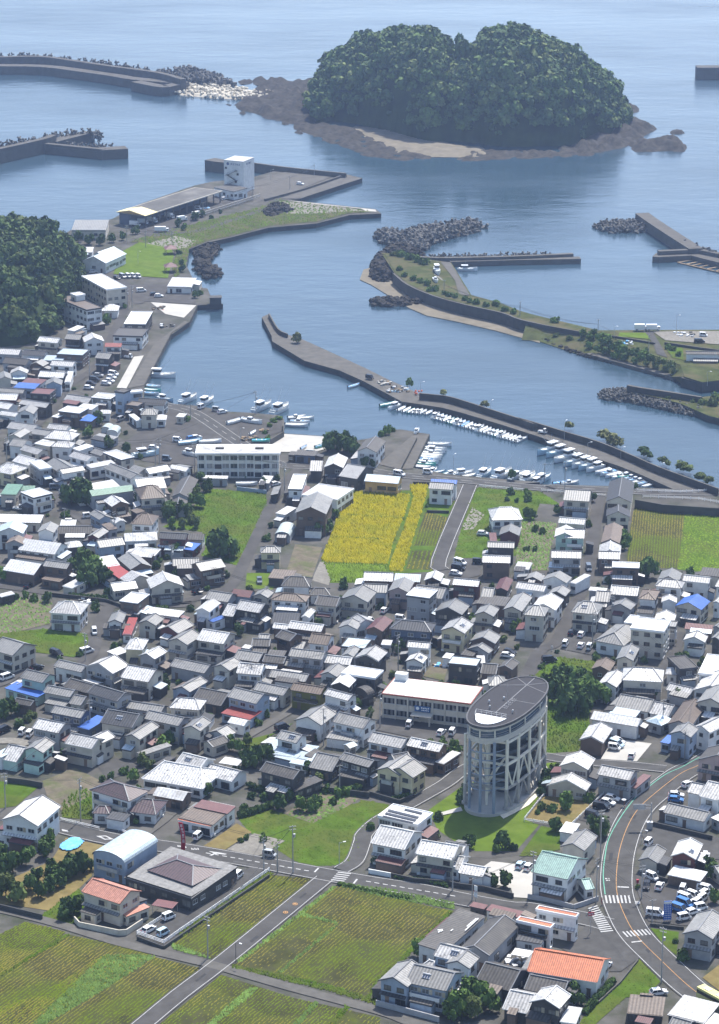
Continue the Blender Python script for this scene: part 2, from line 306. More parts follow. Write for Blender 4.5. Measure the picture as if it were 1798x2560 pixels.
bk = poly("E3 60 985 230 1012 500 1062 750 1110 1000 1220 1300 1330 1335 1425", 1.9); bt = poly("E3 20 1128 150 1135 440 1232 620 1278 950 1358 1180 1425 1312 1478", -2.0)
b = MB()
for i in range(len(bk)-1): b.face([bt[i], bt[i+1], bk[i+1], bk[i]])
struct(b.ob('embankment', SCRUB))
slab('beach', poly("E2 190 560 160 640 250 680 380 760 560 870 700 930 950 980 1250 1050 1613 1150 1613 1090 1300 1000 1000 925 750 850 560 790 420 650 330 520", -1.9), -1.95, -4, SAND, SAND)
slab('river_bank', poly("E3 900 1555 1100 1590 1300 1640 1530 1740 1700 1780 1700 1560 1460 1590 960 1530", .3), .3, -5, SCRUB, CONCD)
def offs(pts, d):
    out = []; n = len(pts)
    for i, p in enumerate(pts):
        a = (pts[i]-pts[i-1]) if i else (pts[1]-pts[0]); c = (pts[i+1]-pts[i]) if i < n-1 else a
        a = Vector((a.x, a.y)).normalized(); c = Vector((c.x, c.y)).normalized(); t = (a+c)
        t = t.normalized() if t.length > 1e-3 else a; k = max(.5, t.dot(a)); out.append(Vector((p.x-t.y*d/k, p.y+t.x*d/k, p.z)))
    return out
def smooth(pts, n=5):
    if len(pts) < 3: return pts
    q = [2*pts[0]-pts[1]]+pts+[2*pts[-1]-pts[-2]]; out = []
    for i in range(1, len(q)-2):
        for k in range(n):
            t = k/n; p0, p1, p2, p3 = q[i-1], q[i], q[i+1], q[i+2]
            out.append(.5*((2*p1)+(p2-p0)*t+(2*p0-5*p1+4*p2-p3)*t*t+(3*p1-p0-3*p2+p3)*t*t*t))
    return out+[pts[-1]]
def mole(name, txt, z, wd, label=None, mt=CONC, ms=CONC, cat='breakwater', z0=-5, sm=3, seg=0):
    pts = smooth(poly(txt, z), sm)
    far = offs(pts, wd)
    if far[0].y+far[-1].y < pts[0].y+pts[-1].y: far = offs(pts, -wd)
    b = MB(); n = len(pts)
    lo = lambda p: Vector((p.x, p.y, z0))
    for i in range(n-1):
        b.face([pts[i], pts[i+1], far[i+1], far[i]], 0); b.face([lo(pts[i]), lo(pts[i+1]), pts[i+1], pts[i]], 1); b.face([far[i], far[i+1], lo(far[i+1]), lo(far[i])], 1)
    for i in (0, n-1): b.face([lo(pts[i]), pts[i], far[i], lo(far[i])], 1)
    c = sum(pts, Vector())/n
    for k, v in enumerate(b.V): b.V[k] = (v[0]-c.x, v[1]-c.y, v[2])
    o = b.ob(name, [mt, ms], None, (c.x, c.y, 0))
    if label: tag(o, label, cat)
    else: struct(o)
    return o
mole('breakwater', 'F -60 100 220 95 400 117 640 152 900 187 1040 225', 7.0, 4, 'high curving breakwater wall at the far left with a lower deck', ms=CONC)
mole('low_breakwater', 'F -60 150 230 154 450 180 640 207 755 226 1050 252', 3.2, 9, 'low pale deck along the foot of the far left breakwater')
mole('breakwater_block', 'F 755 240 935 272 1045 254', 3.6, 8, 'dark concrete block ending the far left breakwater deck')
mole('breakwater', 'F -80 645 250 572 325 545', 6.0, 4, 'tall sloping wall of the breakwater left of the market hall')
mole('low_breakwater', 'F -80 705 0 674 130 637 280 608', 1.6, 6, 'low deck below the tall wall left of the market hall')
mole('breakwater', 'F 250 596 590 630', 3.4, 3.5, 'side arm wall of the T-shaped breakwater on the left')
mole('low_breakwater', 'F 262 613 588 645', 2.0, 5, 'narrow pale ledge along the T-shaped breakwater arm')
mole('breakwater_block', 'F 585 634 738 626', 3.2, 9, 'square concrete head of the T-shaped breakwater arm')
mole('breakwater', 'F 330 585 545 530', 2.6, 8, 'short upper arm of the T-shaped breakwater with rocks')
mole('pier_head', 'E1 38 128 110 140 205 150', 3.5, 8, 'concrete pier head behind the white ice tower', cat='pier')
mole('seawall', 'E1 430 152 700 188 1172 236', 2.6, 1.6, 'long thin seawall behind the ice tower parking area', cat='seawall')
mole('seawall', 'E1 530 442 840 358 1168 245', 1.3, 1.0, 'low diagonal wall between parking area and outer quay', cat='seawall')
mole('breakwater', 'E2 640 460 850 467 1400 455 E3 440 434', 1.5, 2.5, 'straight high wall of the inner basin breakwater beside the headland')
mole('low_breakwater', 'E2 890 498 1400 484 E3 500 474', .2, 5, 'straight low deck of the inner basin breakwater')
mole('breakwater', 'E3 938 106 1030 172 1200 284 1372 394', 3.0, 7, 'tall diagonal breakwater at right with pale capped top')
mole('low_breakwater', 'E3 1076 456 1130 460 1390 446 1500 476 1660 515', .5, 8, 'low bent deck in front of the diagonal breakwater', sm=1)
mole('breakwater', 'E3 1130 414 1440 400 1660 445', 2.3, 3, 'bent grey wall at the foot of the diagonal breakwater', sm=1)
mole('breakwater', 'H 1466 186 1700 186', 5.5, 10, 'dark block of breakwater cut by the right edge', sm=1)
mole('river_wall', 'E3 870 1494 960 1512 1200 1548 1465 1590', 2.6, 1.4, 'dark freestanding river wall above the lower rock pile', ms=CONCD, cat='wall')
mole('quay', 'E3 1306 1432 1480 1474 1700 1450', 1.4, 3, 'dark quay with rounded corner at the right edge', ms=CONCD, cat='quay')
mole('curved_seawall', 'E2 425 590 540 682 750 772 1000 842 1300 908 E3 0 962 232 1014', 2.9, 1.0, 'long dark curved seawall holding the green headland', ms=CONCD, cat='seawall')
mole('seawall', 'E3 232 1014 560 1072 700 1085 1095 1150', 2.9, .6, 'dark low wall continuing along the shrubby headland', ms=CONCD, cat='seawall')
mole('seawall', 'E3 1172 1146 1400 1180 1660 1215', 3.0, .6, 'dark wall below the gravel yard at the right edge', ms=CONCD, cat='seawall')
mole('footing', 'E3 545 1240 900 1335 1300 1445', -.8, 3, 'narrow concrete footing along the headland waterline', cat='seawall')
# long middle breakwater: deck with a parapet on its sea side
deck = poly("E1 498 1395 578 1548 582 1590 D1 1165 5 D2 0 85 190 170 330 245 500 335 640 355 830 385 1000 430 1300 520 1613 620 D3 300 668 520 762 800 852 1000 932 1245 1042 1420 1060 1600 1040 1130 885 900 785 640 675 380 595 0 485 D2 1600 535 900 315 640 275 540 222 400 162 200 62 0 -30 E1 840 1580 690 1530 620 1500 552 1372")
b = MB(); b.prism([(p.x, p.y) for p in deck], -5, 0, 1, 0)
mb = empty('mid_breakwater', (deck[0].x, deck[0].y, 0)); tag(mb, 'long bent concrete breakwater crossing the middle of the harbour', 'breakwater')
def under(b, name, mats, par):
    L0 = par.location
    b.V = [(v[0]-L0.x, v[1]-L0.y, v[2]-L0.z) for v in b.V]; return b.ob(name, mats, par)
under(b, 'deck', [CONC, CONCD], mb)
def wallpath(txt, z, h, th):
    pts = smooth(poly(txt, z+h), 3); pts = [Vector((p.x, p.y, z)) for p in pts]; far = offs(pts, th); b = MB(); up = Vector((0, 0, h))
    for i in range(len(pts)-1):
        b.face([pts[i], pts[i+1], pts[i+1]+up, pts[i]+up], 1); b.face([far[i+1], far[i], far[i]+up, far[i+1]+up], 1); b.face([pts[i]+up, pts[i+1]+up, far[i+1]+up, far[i]+up], 0)
    for i in (0, -1): b.face([pts[i], pts[i]+up, far[i]+up, far[i]], 1)
    return b
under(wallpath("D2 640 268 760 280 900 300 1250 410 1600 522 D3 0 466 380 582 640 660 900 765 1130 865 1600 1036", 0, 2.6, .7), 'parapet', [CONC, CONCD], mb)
under(wallpath("E1 552 1366 625 1490 700 1530", 0, 1.8, .6), 'parapet', [CONC, CONCD], mb)

# ================================================================ fields, lots, roads
zc = [0.02]; NOGO = []; ROADL = []
def flat(name, txt, m, z=None, base=0.0, sink=True):
    if z is None: zc[0] += .003; z = zc[0]
    pts = poly(txt, base+z); c = sum(pts, Vector())/len(pts)
    pts = [(p.x-c.x, p.y-c.y) for p in pts]
    a = sum(pts[i][0]*pts[(i+1) % len(pts)][1]-pts[(i+1) % len(pts)][0]*pts[i][1] for i in range(len(pts)))
    if a < 0: pts = pts[::-1]
    NOGO.append(np.array([(x+c.x, y+c.y) for x, y in pts]))
    o = ob(name, mesh(name, [(x, y, 0) for x, y in pts], [list(range(len(pts)))], m), None, (c.x, c.y, base+z)); struct(o); return o
flat('lawn', "S 1072 2025 1160 1962 1355 1908 1392 1906 1388 1928 1311 2049 1348 2062 1290 2128 1190 2128 1150 2112 1095 2075 1080 2045", LAWN)
flat('meadow', "W 1040 560 1500 600 1520 760 1390 960 1050 985", GRASS); flat('meadow', "W 960 190 1180 10 1600 60 1620 330 1500 600 1090 600 1090 300", GRASS)
flat('green_field', "B1 620 1300 900 1240 1200 1340 1500 1210 1613 1180 B2 330 1160 560 1200 470 1330 350 1440 315 1540 A1 1420 240 1330 330 1100 340 930 300 B1 720 1420", GRASS)
flat('vegetable_garden', "B1 1010 1270 1330 1060 1613 1150 1510 1215 1230 1350", SOIL)
flat('overgrown_field', "C1 20 250 240 120 400 -60 850 -20 870 60 800 210 620 560 330 480 370 420 340 290", GRASS)
flat('field_margin', "D2 600 985 720 990 930 1140 C2 870 170 750 610 200 640 170 700 -80 700 -150 520 -60 270 40 -10 D2 60 1060 560 1050", GRASS)
flat('stubble_field', "C2 690 130 870 170 800 400 590 400", PADDY); flat('stubble_field', "C2 580 440 780 440 740 600 530 590", PADDY)
flat('kitchen_garden', "C1 1090 390 1310 415 1225 660 1010 640", SOIL); flat('kitchen_garden', "C1 1290 530 1420 535 1360 720 1225 680", GRAV); flat('meadow', "C1 700 620 1030 620 900 760 690 740", LAWN)
flat('meadow', "D2 1090 1030 1613 1060 C3 340 330 C2 1613 60 1470 480 1100 500 920 500 960 330 1050 30", GRASS)
flat('bare_ground', "C2 1070 90 1165 150 1080 265 1000 275 990 240", GRAV)
flat('vegetable_plots', "C3 -30 440 310 480 250 690 230 860 -20 860", SOIL)
flat('stubble_field', "C3 930 350 1335 370 1290 840 860 840 900 500", PADDY)
flat('green_rice_field', "C3 1340 370 1720 400 1720 900 1280 850", GRASS)
flat('harvested_paddy', "A0 0 890 200 790 530 870 480 930 0 1230 -250 1370 -250 1010", PADDY)
flat('harvested_paddy', "A0 -250 1390 540 890 950 980 1230 1060 300 1640 -500 1640", PADDY)
flat('harvested_paddy', "A0 320 1640 1240 1070 1600 1160 1613 1180 1010 1640", PADDY)
flat('harvested_paddy', "A1 0 900 720 410 1060 440 1000 540 460 960 260 1090 0 1020 -60 980", PADDY)
flat('harvested_paddy', "A1 1240 500 1340 500 A2 180 570 540 660 760 700 440 1010 340 1120 150 1260 40 1420 A1 1200 1300 430 1140 470 1110", PADDY)
flat('harvested_paddy', "A1 330 1215 900 1400 1613 1560 1613 1740 0 1740 -200 1640", PADDY)
flat('yard', "A0 410 300 530 110 870 180 780 270 740 420 640 520 400 700 0 640 0 480", DRYG); flat('meadow', "A0 330 740 640 520 690 640 640 780 560 810", GRASS)
flat('yard', "B1 340 1540 620 1350 740 1420 530 1560 460 1590", DRYG); flat('gravel_yard', "B1 540 1560 760 1430 1010 1490 830 1600 760 1613", GRAV)
flat('meadow', "B0 -100 1000 330 1040 130 1210 -100 1240", GRASS); flat('meadow', "B0 500 1180 680 1050 800 1150 740 1320 500 1300", GRASS)
flat('bare_ground', "B0 340 1010 600 900 860 1030 780 1100 500 1250 380 1130", SOIL); flat('gravel_yard', "B0 780 880 940 820 1130 870 1080 930 870 1000", ASPHD)
flat('vegetable_plots', "C0 -100 800 420 850 400 1030 0 1130 -100 1140", SOIL); flat('meadow', "C0 -100 1120 350 1070 700 1110 720 1180 600 1300 290 1260 200 1180", GRASS)
flat('meadow', "A3 970 1090 1140 1270 1050 1370 860 1400 540 1680 400 1680 760 1330", GRASS); flat('meadow', "A3 1060 840 1290 870 1270 1060 1180 990", GRASS); flat('meadow', "A3 1480 1240 1660 1100 1660 1380", DRYG)
flat('meadow', "B1 640 690 930 620 1010 560 1080 540 900 640 700 800", GRASS)
flat('concrete_yard', "A2 1000 340 1060 300 1400 340 1390 600 1240 590 1220 520 1000 460", CONCL); flat('car_lot', "B3 660 830 740 690 780 670 1070 705 950 850", CONCL)
flat('garden', "B3 50 1310 200 1130 560 1150 620 1180 430 1340 350 1365", DRYG); flat('parking_lot', "B3 480 1320 680 1110 860 1180 780 1300 740 1380", ASPH)
flat('yard', "B3 0 1613 180 1370 330 1400 330 1560 130 1613", GRASS)
flat('forecourt', "A3 350 1010 560 800 760 860 970 1080 820 1190 700 1190", ASPHD); flat('parking_lot', "A3 930 400 1500 500 1660 600 1660 800 1320 820 1040 780 960 560", ASPH)
flat('yard', "B3 990 1440 1100 1340 1660 1480 1660 1640 1080 1640", ASPHD)
flat('parking_lot', "A0 1100 880 1320 960 A1 715 380 600 330 480 390 A0 1640 620 1430 690 1180 830", ASPHD)
flat('school_yard', "B2 500 470 1160 560 1180 720 1000 710 720 650 420 590", ASPH); flat('parking_lot', "C3 330 1490 420 1330 670 1360 590 1540", ASPHD)
flat('parking_lot', "C2 870 650 930 510 1140 500 1130 640 1000 670", ASPH); flat('gravel_yard', "C2 660 1450 740 1370 870 1390 840 1490", SOIL)
flat('harbour_yard', "D0 960 1080 1100 980 1250 920 1380 800 1340 760 D1 75 362 540 425 985 490 985 570 700 690 600 690 290 690 290 850 100 830 D0 1370 1230 1150 1200", ASPH)
flat('car_park', "E0 560 1130 850 1130 1090 1180 1100 1290 700 1270 600 1290 540 1200", ASPH); flat('concrete_apron', "E0 730 1275 1100 1300 1000 1400 850 1370", CONCL)
flat('park_grass', "E0 560 790 900 690 1100 640 1613 510 E1 640 440 700 460 1400 545 1200 558 940 625 550 660 240 742 E0 1180 782 1040 842 1010 1000 930 1080 900 1000 940 880 900 840 640 790", SCRUB)
flat('bare_ground', "E0 700 800 930 740 1100 780 1040 830 920 850", GRAV); flat('bare_ground', "E1 640 460 960 480 1330 535 900 560 700 560", GRAV)
flat('park_lawn', "E0 510 860 640 790 900 840 920 900 870 1080 560 1060 430 1045", LAWN)
flat('market_yard', "E0 550 680 700 600 1320 400 1613 310 1613 430 1200 560 900 720 700 740", ASPH); flat('pier_yard', "E1 440 300 720 212 1125 236 640 430 530 440 430 480", CONC); flat('outer_quay', "E1 640 440 1165 245 1300 278 815 436", CONC)
flat('concrete_strip', "E1 700 452 1415 528 1425 545 1340 540 1300 520 760 462", CONCL)
flat('sea_road', "D0 940 610 1080 360 1160 350 1020 615", CONCL); flat('quay', "D0 1030 615 1240 260 1490 70 1520 82 1380 167 1160 590", CONC)
flat('jetty', "D2 310 840 590 602 718 602 588 875 480 880", CONC); flat('slipway', "D1 870 650 995 595 1480 628 1430 690 1250 740 960 740", CONCL)
flat('ramp', "E2 810 495 890 500 1050 770 960 760 930 650", CONC, base=2.0); flat('gravel_yard', "E3 1080 1060 1700 1055 1700 1170 1180 1130", GRAV, base=2.0); flat('access_road', "E3 1000 1060 1080 1060 1200 1270 1110 1240 1080 1150", ASPHD, base=2.0)
flat('yard', "E2 620 580 740 570 830 640 800 700 650 620", GRAV, base=2.0); flat('headland_scrub', "E2 360 430 640 480 800 490 760 600 1000 780 1250 850 1280 900 1000 835 750 765 545 675 450 590", SCRUB, base=2.0)
flat('headland_meadow', "E3 810 1068 1020 1070 1060 1120 800 1100", LAWN, base=2.0); flat('yard', "E3 1180 1190 1320 1190 1330 1290 1240 1270", GRASS, base=2.0)

RZ = [.16]
def road(name, txt, wd, m=ASPH, edge=True, sm=6, centre=None, es=.16, dash=None, skipL=False):
    pts = smooth(poly(txt), sm); ROADL.append((np.array([(p.x, p.y) for p in pts]), wd/2)); c = sum(pts, Vector())/len(pts); pts = [p-c for p in pts]; RZ[0] += .004; z = RZ[0]
    def strip(o0, o1, zz, mats, nm, par):
        A = offs(pts, o0); B = offs(pts, o1); b = MB()
        for i in range(len(pts)-1): b.face([(A[i].x, A[i].y, zz), (A[i+1].x, A[i+1].y, zz), (B[i+1].x, B[i+1].y, zz), (B[i].x, B[i].y, zz)])
        if b.F:
            n = len(b.F); f0 = b.F[0]; a = Vector(b.V[f0[1]])-Vector(b.V[f0[0]]); q = Vector(b.V[f0[3]])-Vector(b.V[f0[0]])
            if a.cross(q).z < 0: b.F = [f[::-1] for f in b.F]; b.UV = b.UV
        return b.ob(nm, mats, par)
    o = strip(-wd/2, wd/2, 0, [m], name, None); o.location = (c.x, c.y, z); struct(o)
    if edge:
        strip(-wd/2+.35, -wd/2+.35+es, .03, [LINE], 'edge_line', o)
        strip(wd/2-.35-es, wd/2-.35, .03, [LINE], 'edge_line', o)
    if centre: strip(-.075, .075, .03, [centre], 'centre_line', o)
    if dash:
        tot = 0.; mk = MB(); k = 0
        for i in range(len(pts)-1):
            a, bb = pts[i], pts[i+1]; d = (bb-a); l = d.length; d.normalize(); s = 0.
            while tot+l > k*dash:
                t = k*dash-tot; p = a+d*t; k += 1; nrm = Vector((-d.y, d.x, 0))*.09
                mk2 = MB(); q = p+d*dash*.5
                if q.length < 1e9:
                    mk2.face([(p-nrm).to_tuple()[:2]+(.03,), (q-nrm).to_tuple()[:2]+(.03,), (q+nrm).to_tuple()[:2]+(.03,), (p+nrm).to_tuple()[:2]+(.03,)]); mk2.ob('centre_dash', [LINE], o)
            tot += l
    return o
main_road = road('main_road', "B0 300 1340 500 1385 A0 900 125 A1 0 205 A1 700 325 1000 380 1500 470 A2 500 540 800 605 1200 678 A3 100 690 520 765 720 815", 7.2, ASPHD, dash=None)
curve_road = road('curving_road', "B3 1800 720 1613 790 1450 885 1300 955 1075 1130 960 1240 880 1370 A3 820 180 790 350 790 560 860 760 960 920 1150 1110 1330 1280 1480 1400 1700 1570", 8.6, ASPHD, centre=LINEO)
field_road = road('field_road', "A1 1170 440 380 1085 0 1375 -320 1640 -460 1750", 5.4, ASPH, sm=3)
road('farm_path', "A0 -60 680 200 740 500 820 960 960 1500 1090 A1 300 1150 850 1310 1613 1515 A2 400 1600 700 1680", 3.2, CONC, edge=False)
road('tower_street', "A1 1300 375 1410 300 1470 150 B2 360 1440 480 1330 700 1210 1000 1040 1250 880 B3 120 812 350 835 620 865 900 885 1180 915", 5.2, ASPHD)
road('harbour_road', "D1 -120 330 60 368 280 432 620 655 850 790 1000 850 1200 862 D2 0 880 200 890 480 930 900 965 1613 1035 D3 300 1030 700 1050 1100 1070 1613 1075 1900 1080", 6.4, ASPHD, dash=9)
road('farm_lane', "D1 1120 880 1010 990 940 1085 880 1200 790 1400 690 1613 C1 640 620 590 710 520 770 400 810 200 850 C0 1500 880 1000 890 840 865 560 810 200 755 -60 720", 4.0, ASPH, edge=False)
road('field_lane', "D2 1050 1010 1000 1130 800 1613 C2 830 600", 5.6, ASPH, edge=True, sm=3)
road('village_street', "C3 650 260 600 600 570 800 540 950 420 1200 300 1440 180 1500 B3 130 30 60 170", 4.2, ASPH, edge=False)
road('village_street', "C0 900 880 860 930 790 1060 750 1250 680 1340 640 1420", 4.2, ASPH, edge=False)
road('village_street', "D0 290 920 420 780 550 600 720 490 800 400 940 120 E0 560 1200", 4.0, ASPH, edge=False)
road('village_street', "C0 440 -20 540 110 700 220 660 300", 4.0, ASPH, edge=False)
road('village_lane', "C3 1330 1360 1260 1500 1180 1640 B3 1110 200", 3.0, ASPH, edge=False); road('village_lane', "B1 660 680 900 540 1050 450 1120 380", 2.6, CONC, edge=False)
road('park_road', "E0 640 1290 590 1200 520 1120 420 1065 380 1050", 4.0, ASPH, edge=False); road('park_road', "E0 720 745 900 725 1150 690 1613 540 E1 560 500 640 440", 4.0, ASPH, edge=False)
road('village_lane', "B0 -40 690 130 690 230 720", 4, GRAV, edge=False); road('village_lane', "B1 -160 1450 0 1330 110 1240 250 1180", 4.5, CONC, edge=False); road('village_lane', "B0 -60 250 60 200 180 120", 4, ASPH, edge=False)
# painted markings
def paint(name, par, quads, m=LINE, z=.05):
    for q in quads:
        pts = [TW(q[0], *p)-par.location for p in q[1]]; pts = [(p.x, p.y, z) for p in pts]
        a = sum(pts[i][0]*pts[(i+1) % len(pts)][1]-pts[(i+1) % len(pts)][0]*pts[i][1] for i in range(len(pts)))
        if a < 0: pts = pts[::-1]
        ob(name, mesh(name, pts, [list(range(len(pts)))], m), par)
cw = []
for i in range(7): x = 690+i*31; cw.append(('A3', [(x, 582), (x+14, 582), (x+27, 645), (x+13, 645)]))
paint('crossing_stripe', curve_road, cw)
paint('crossing_stripe', curve_road, [('A3', [(x, 875-i*3.2), (x+14, 874-i*3.2), (x+55, 917-i*3), (x+41, 918-i*3)]) for i, x in enumerate((830, 860, 890, 920, 950, 980, 1010))])
cw = []
for i in range(13):
    t = i/12; x0 = 555+t*100; y0 = 664+t*190; cw.append(('A3', [(x0, y0+22-t*4), (x0+75+t*25, y0-2+t*10), (x0+80+t*26, y0+5+t*10), (x0+5, y0+30-t*4)]))
paint('crossing_stripe', curve_road, cw)
paint('stop_line', curve_road, [('A3', [(792, 509), (886, 513), (886, 522), (792, 518)]), ('A3', [(905, 957), (990, 947), (994, 954), (908, 965)])])
paint('crossing_stripe', main_road, [('A1', [(1275-i*13, 392+i*15), (1382-i*13, 405+i*15), (1378-i*13, 411+i*15), (1270-i*13, 398+i*15)]) for i in range(5)])
paint('stop_line', main_road, [('A1', [(1112, 360), (1125, 362), (1092, 396), (1078, 394)]), ('A1', [(1422, 450), (1436, 452), (1408, 488), (1394, 486)])])
dm = []
for i in range(13): x = 210+i*66; y = 240+(x-210)*.176; dm.append(('A1', [(x, y-3), (x+38, y+3), (x+36, y+8), (x-2, y+2)]))
for i in range(11): x = 50+i*68; y = 468+(x-50)*.168; dm.append(('A2', [(x, y-3), (x+40, y+4), (x+38, y+9), (x-2, y+2)]))
paint('lane_dash', main_road, dm)
paint('lane_mark', main_road, [('A1', [(230, 225), (290, 232), (380, 248), (360, 254), (300, 246), (255, 262), (235, 258), (275, 243)]), ('A0', [(775, 103), (855, 100), (920, 130), (845, 133)])])
paint('lane_mark', main_road, [('A0', [(815, 107), (850, 106), (885, 124), (848, 126)])], ASPHD, .06)
for k in range(5): paint('road_lettering', main_road, [('A1', [(88+k*13, 200+(k % 2)*5), (97+k*13, 201+(k % 2)*5), (103+k*13, 214), (94+k*13, 216)]), ('A0', [(1430+k*15, 178+k*2), (1440+k*15, 179+k*2), (1446+k*15, 190+k*2), (1434+k*15, 192+k*2)]), ('A0', [(498+k*10, 50+k*2), (505+k*10, 48+k*2), (512+k*10, 62+k*2), (504+k*10, 66+k*2)])], LINE, .07)
paint('road_lettering', curve_road, [('A3', [(692+k*9, 444+(k % 2)*14), (720+k*4, 443+(k % 2)*14), (722+k*4, 450+(k % 2)*14), (694+k*9, 452+(k % 2)*14)]) for k in range(4)]+[('A3', [(935, 630+k*9), (975, 628+k*9), (978, 633+k*9), (938, 635+k*9)]) for k in range(3)], LINE, .05)
for (cx0, cy0) in ((929, 652), (852, 719)):
    for rr, m, zz in ((21, LINEO, .05), (15, ASPH, .07), (9, LINEO, .09)): paint('round_mark', field_road, [('A1', [(cx0+rr*cos(a*pi/6), cy0+rr*.52*sin(a*pi/6)) for a in range(12)])], m, zz)
gl = [p for p in smooth(poly("B3 1613 730 1400 850 1300 905 1170 965 980 1110 900 1190 800 1330 720 1480 A3 690 260 675 420 690 575"), 5)]
b = MB(); g2 = offs(gl, .24)
for i in range(len(gl)-1): b.face([(gl[i].x, gl[i].y, 0), (gl[i+1].x, gl[i+1].y, 0), (g2[i+1].x, g2[i+1].y, 0), (g2[i].x, g2[i].y, 0)][::(1 if ((gl[i+1]-gl[i]).cross(g2[i]-gl[i])).z > 0 else -1)])
b.V = [(v[0]-curve_road.location.x, v[1]-curve_road.location.y, .06) for v in b.V]; b.ob('green_edge_line', [LINEG], curve_road)
for nm, P0, P1, dx, dy, n in (('A0', (0,0), (0,0), 0, 0, 0),): pass
def bays(t, x0, y0, dx, dy, lx, ly, n, wpx=5):
    st = struct(empty('parking_marks', TW(t, x0, y0, .14)))
    for i in range(n):
        x, y = x0+dx*i, y0+dy*i; paint('bay_line', st, [(t, [(x, y), (x+lx, y+ly), (x+lx+wpx, y+ly+wpx*.3), (x+wpx, y+wpx*.3)])], LINE, .0+.01)
bays('B3', 640, 1310, 28, -32, 120, 40, 6); bays('C3', 380, 1505, 100, 12, 40, -48, 4, 8); bays('C3', 450, 1405, 75, 5, 22, -30, 3, 8); bays('D1', 80, 590, 50, -5, 45, 30, 4, 4); bays('D1', 255, 540, 45, -5, 25, 22, 3, 4); bays('B2', 745, 615, 40, 5, 22, 14, 4, 10)

PATCH = mat('asphalt_patch_dark', (.05,.05,.051), rough=.9, var=.15); PATCHL = mat('asphalt_patch_pale', (.095,.093,.09), rough=.9, var=.15); IRON = mat('manhole_iron', (.045,.042,.04), rough=.6)
paint('asphalt_patch', curve_road, [('A3', [(880, 845), (915, 842), (920, 858), (885, 862)]), ('A3', [(730, 240), (760, 236), (752, 300), (722, 304)]), ('A3', [(1030, 1010), (1060, 1035), (1045, 1048), (1015, 1022)]), ('B3', [(900, 1280), (950, 1290), (935, 1320), (885, 1310)]), ('B3', [(1180, 1030), (1230, 1000), (1245, 1015), (1195, 1046)]), ('A3', [(840, 700), (880, 690), (900, 735), (855, 742)])], PATCH, .012)
paint('asphalt_patch', main_road, [('A1', [(430, 300), (600, 330), (596, 340), (426, 310)]), ('A1', [(840, 345), (930, 360), (915, 378), (825, 362)]), ('A2', [(400, 545), (520, 570), (515, 580), (395, 555)]), ('A2', [(1230, 690), (1340, 712), (1330, 725), (1220, 702)]), ('A3', [(180, 710), (300, 730), (292, 745), (172, 724)])], PATCHL, .012)
paint('asphalt_patch', field_road, [('A1', [(560, 950), (620, 905), (640, 915), (580, 962)]), ('A1', [(120, 1270), (200, 1210), (215, 1218), (136, 1280)]), ('A1', [(960, 600), (1010, 560), (1025, 567), (975, 608)])], PATCH, .012)
for rd, t, xs in ((curve_road, 'A3', ((760, 420), (845, 300), (1080, 1090), (880, 690), (780, 760))), (main_road, 'A1', ((540, 300), (1200, 430), (330, 262))), (field_road, 'A1', ((700, 820), (330, 1120)))):
    for (cx0, cy0) in xs: paint('manhole_cover', rd, [(t, [(cx0+7*cos(a*pi/5), cy0+3.4*sin(a*pi/5)) for a in range(10)])], IRON, .02)
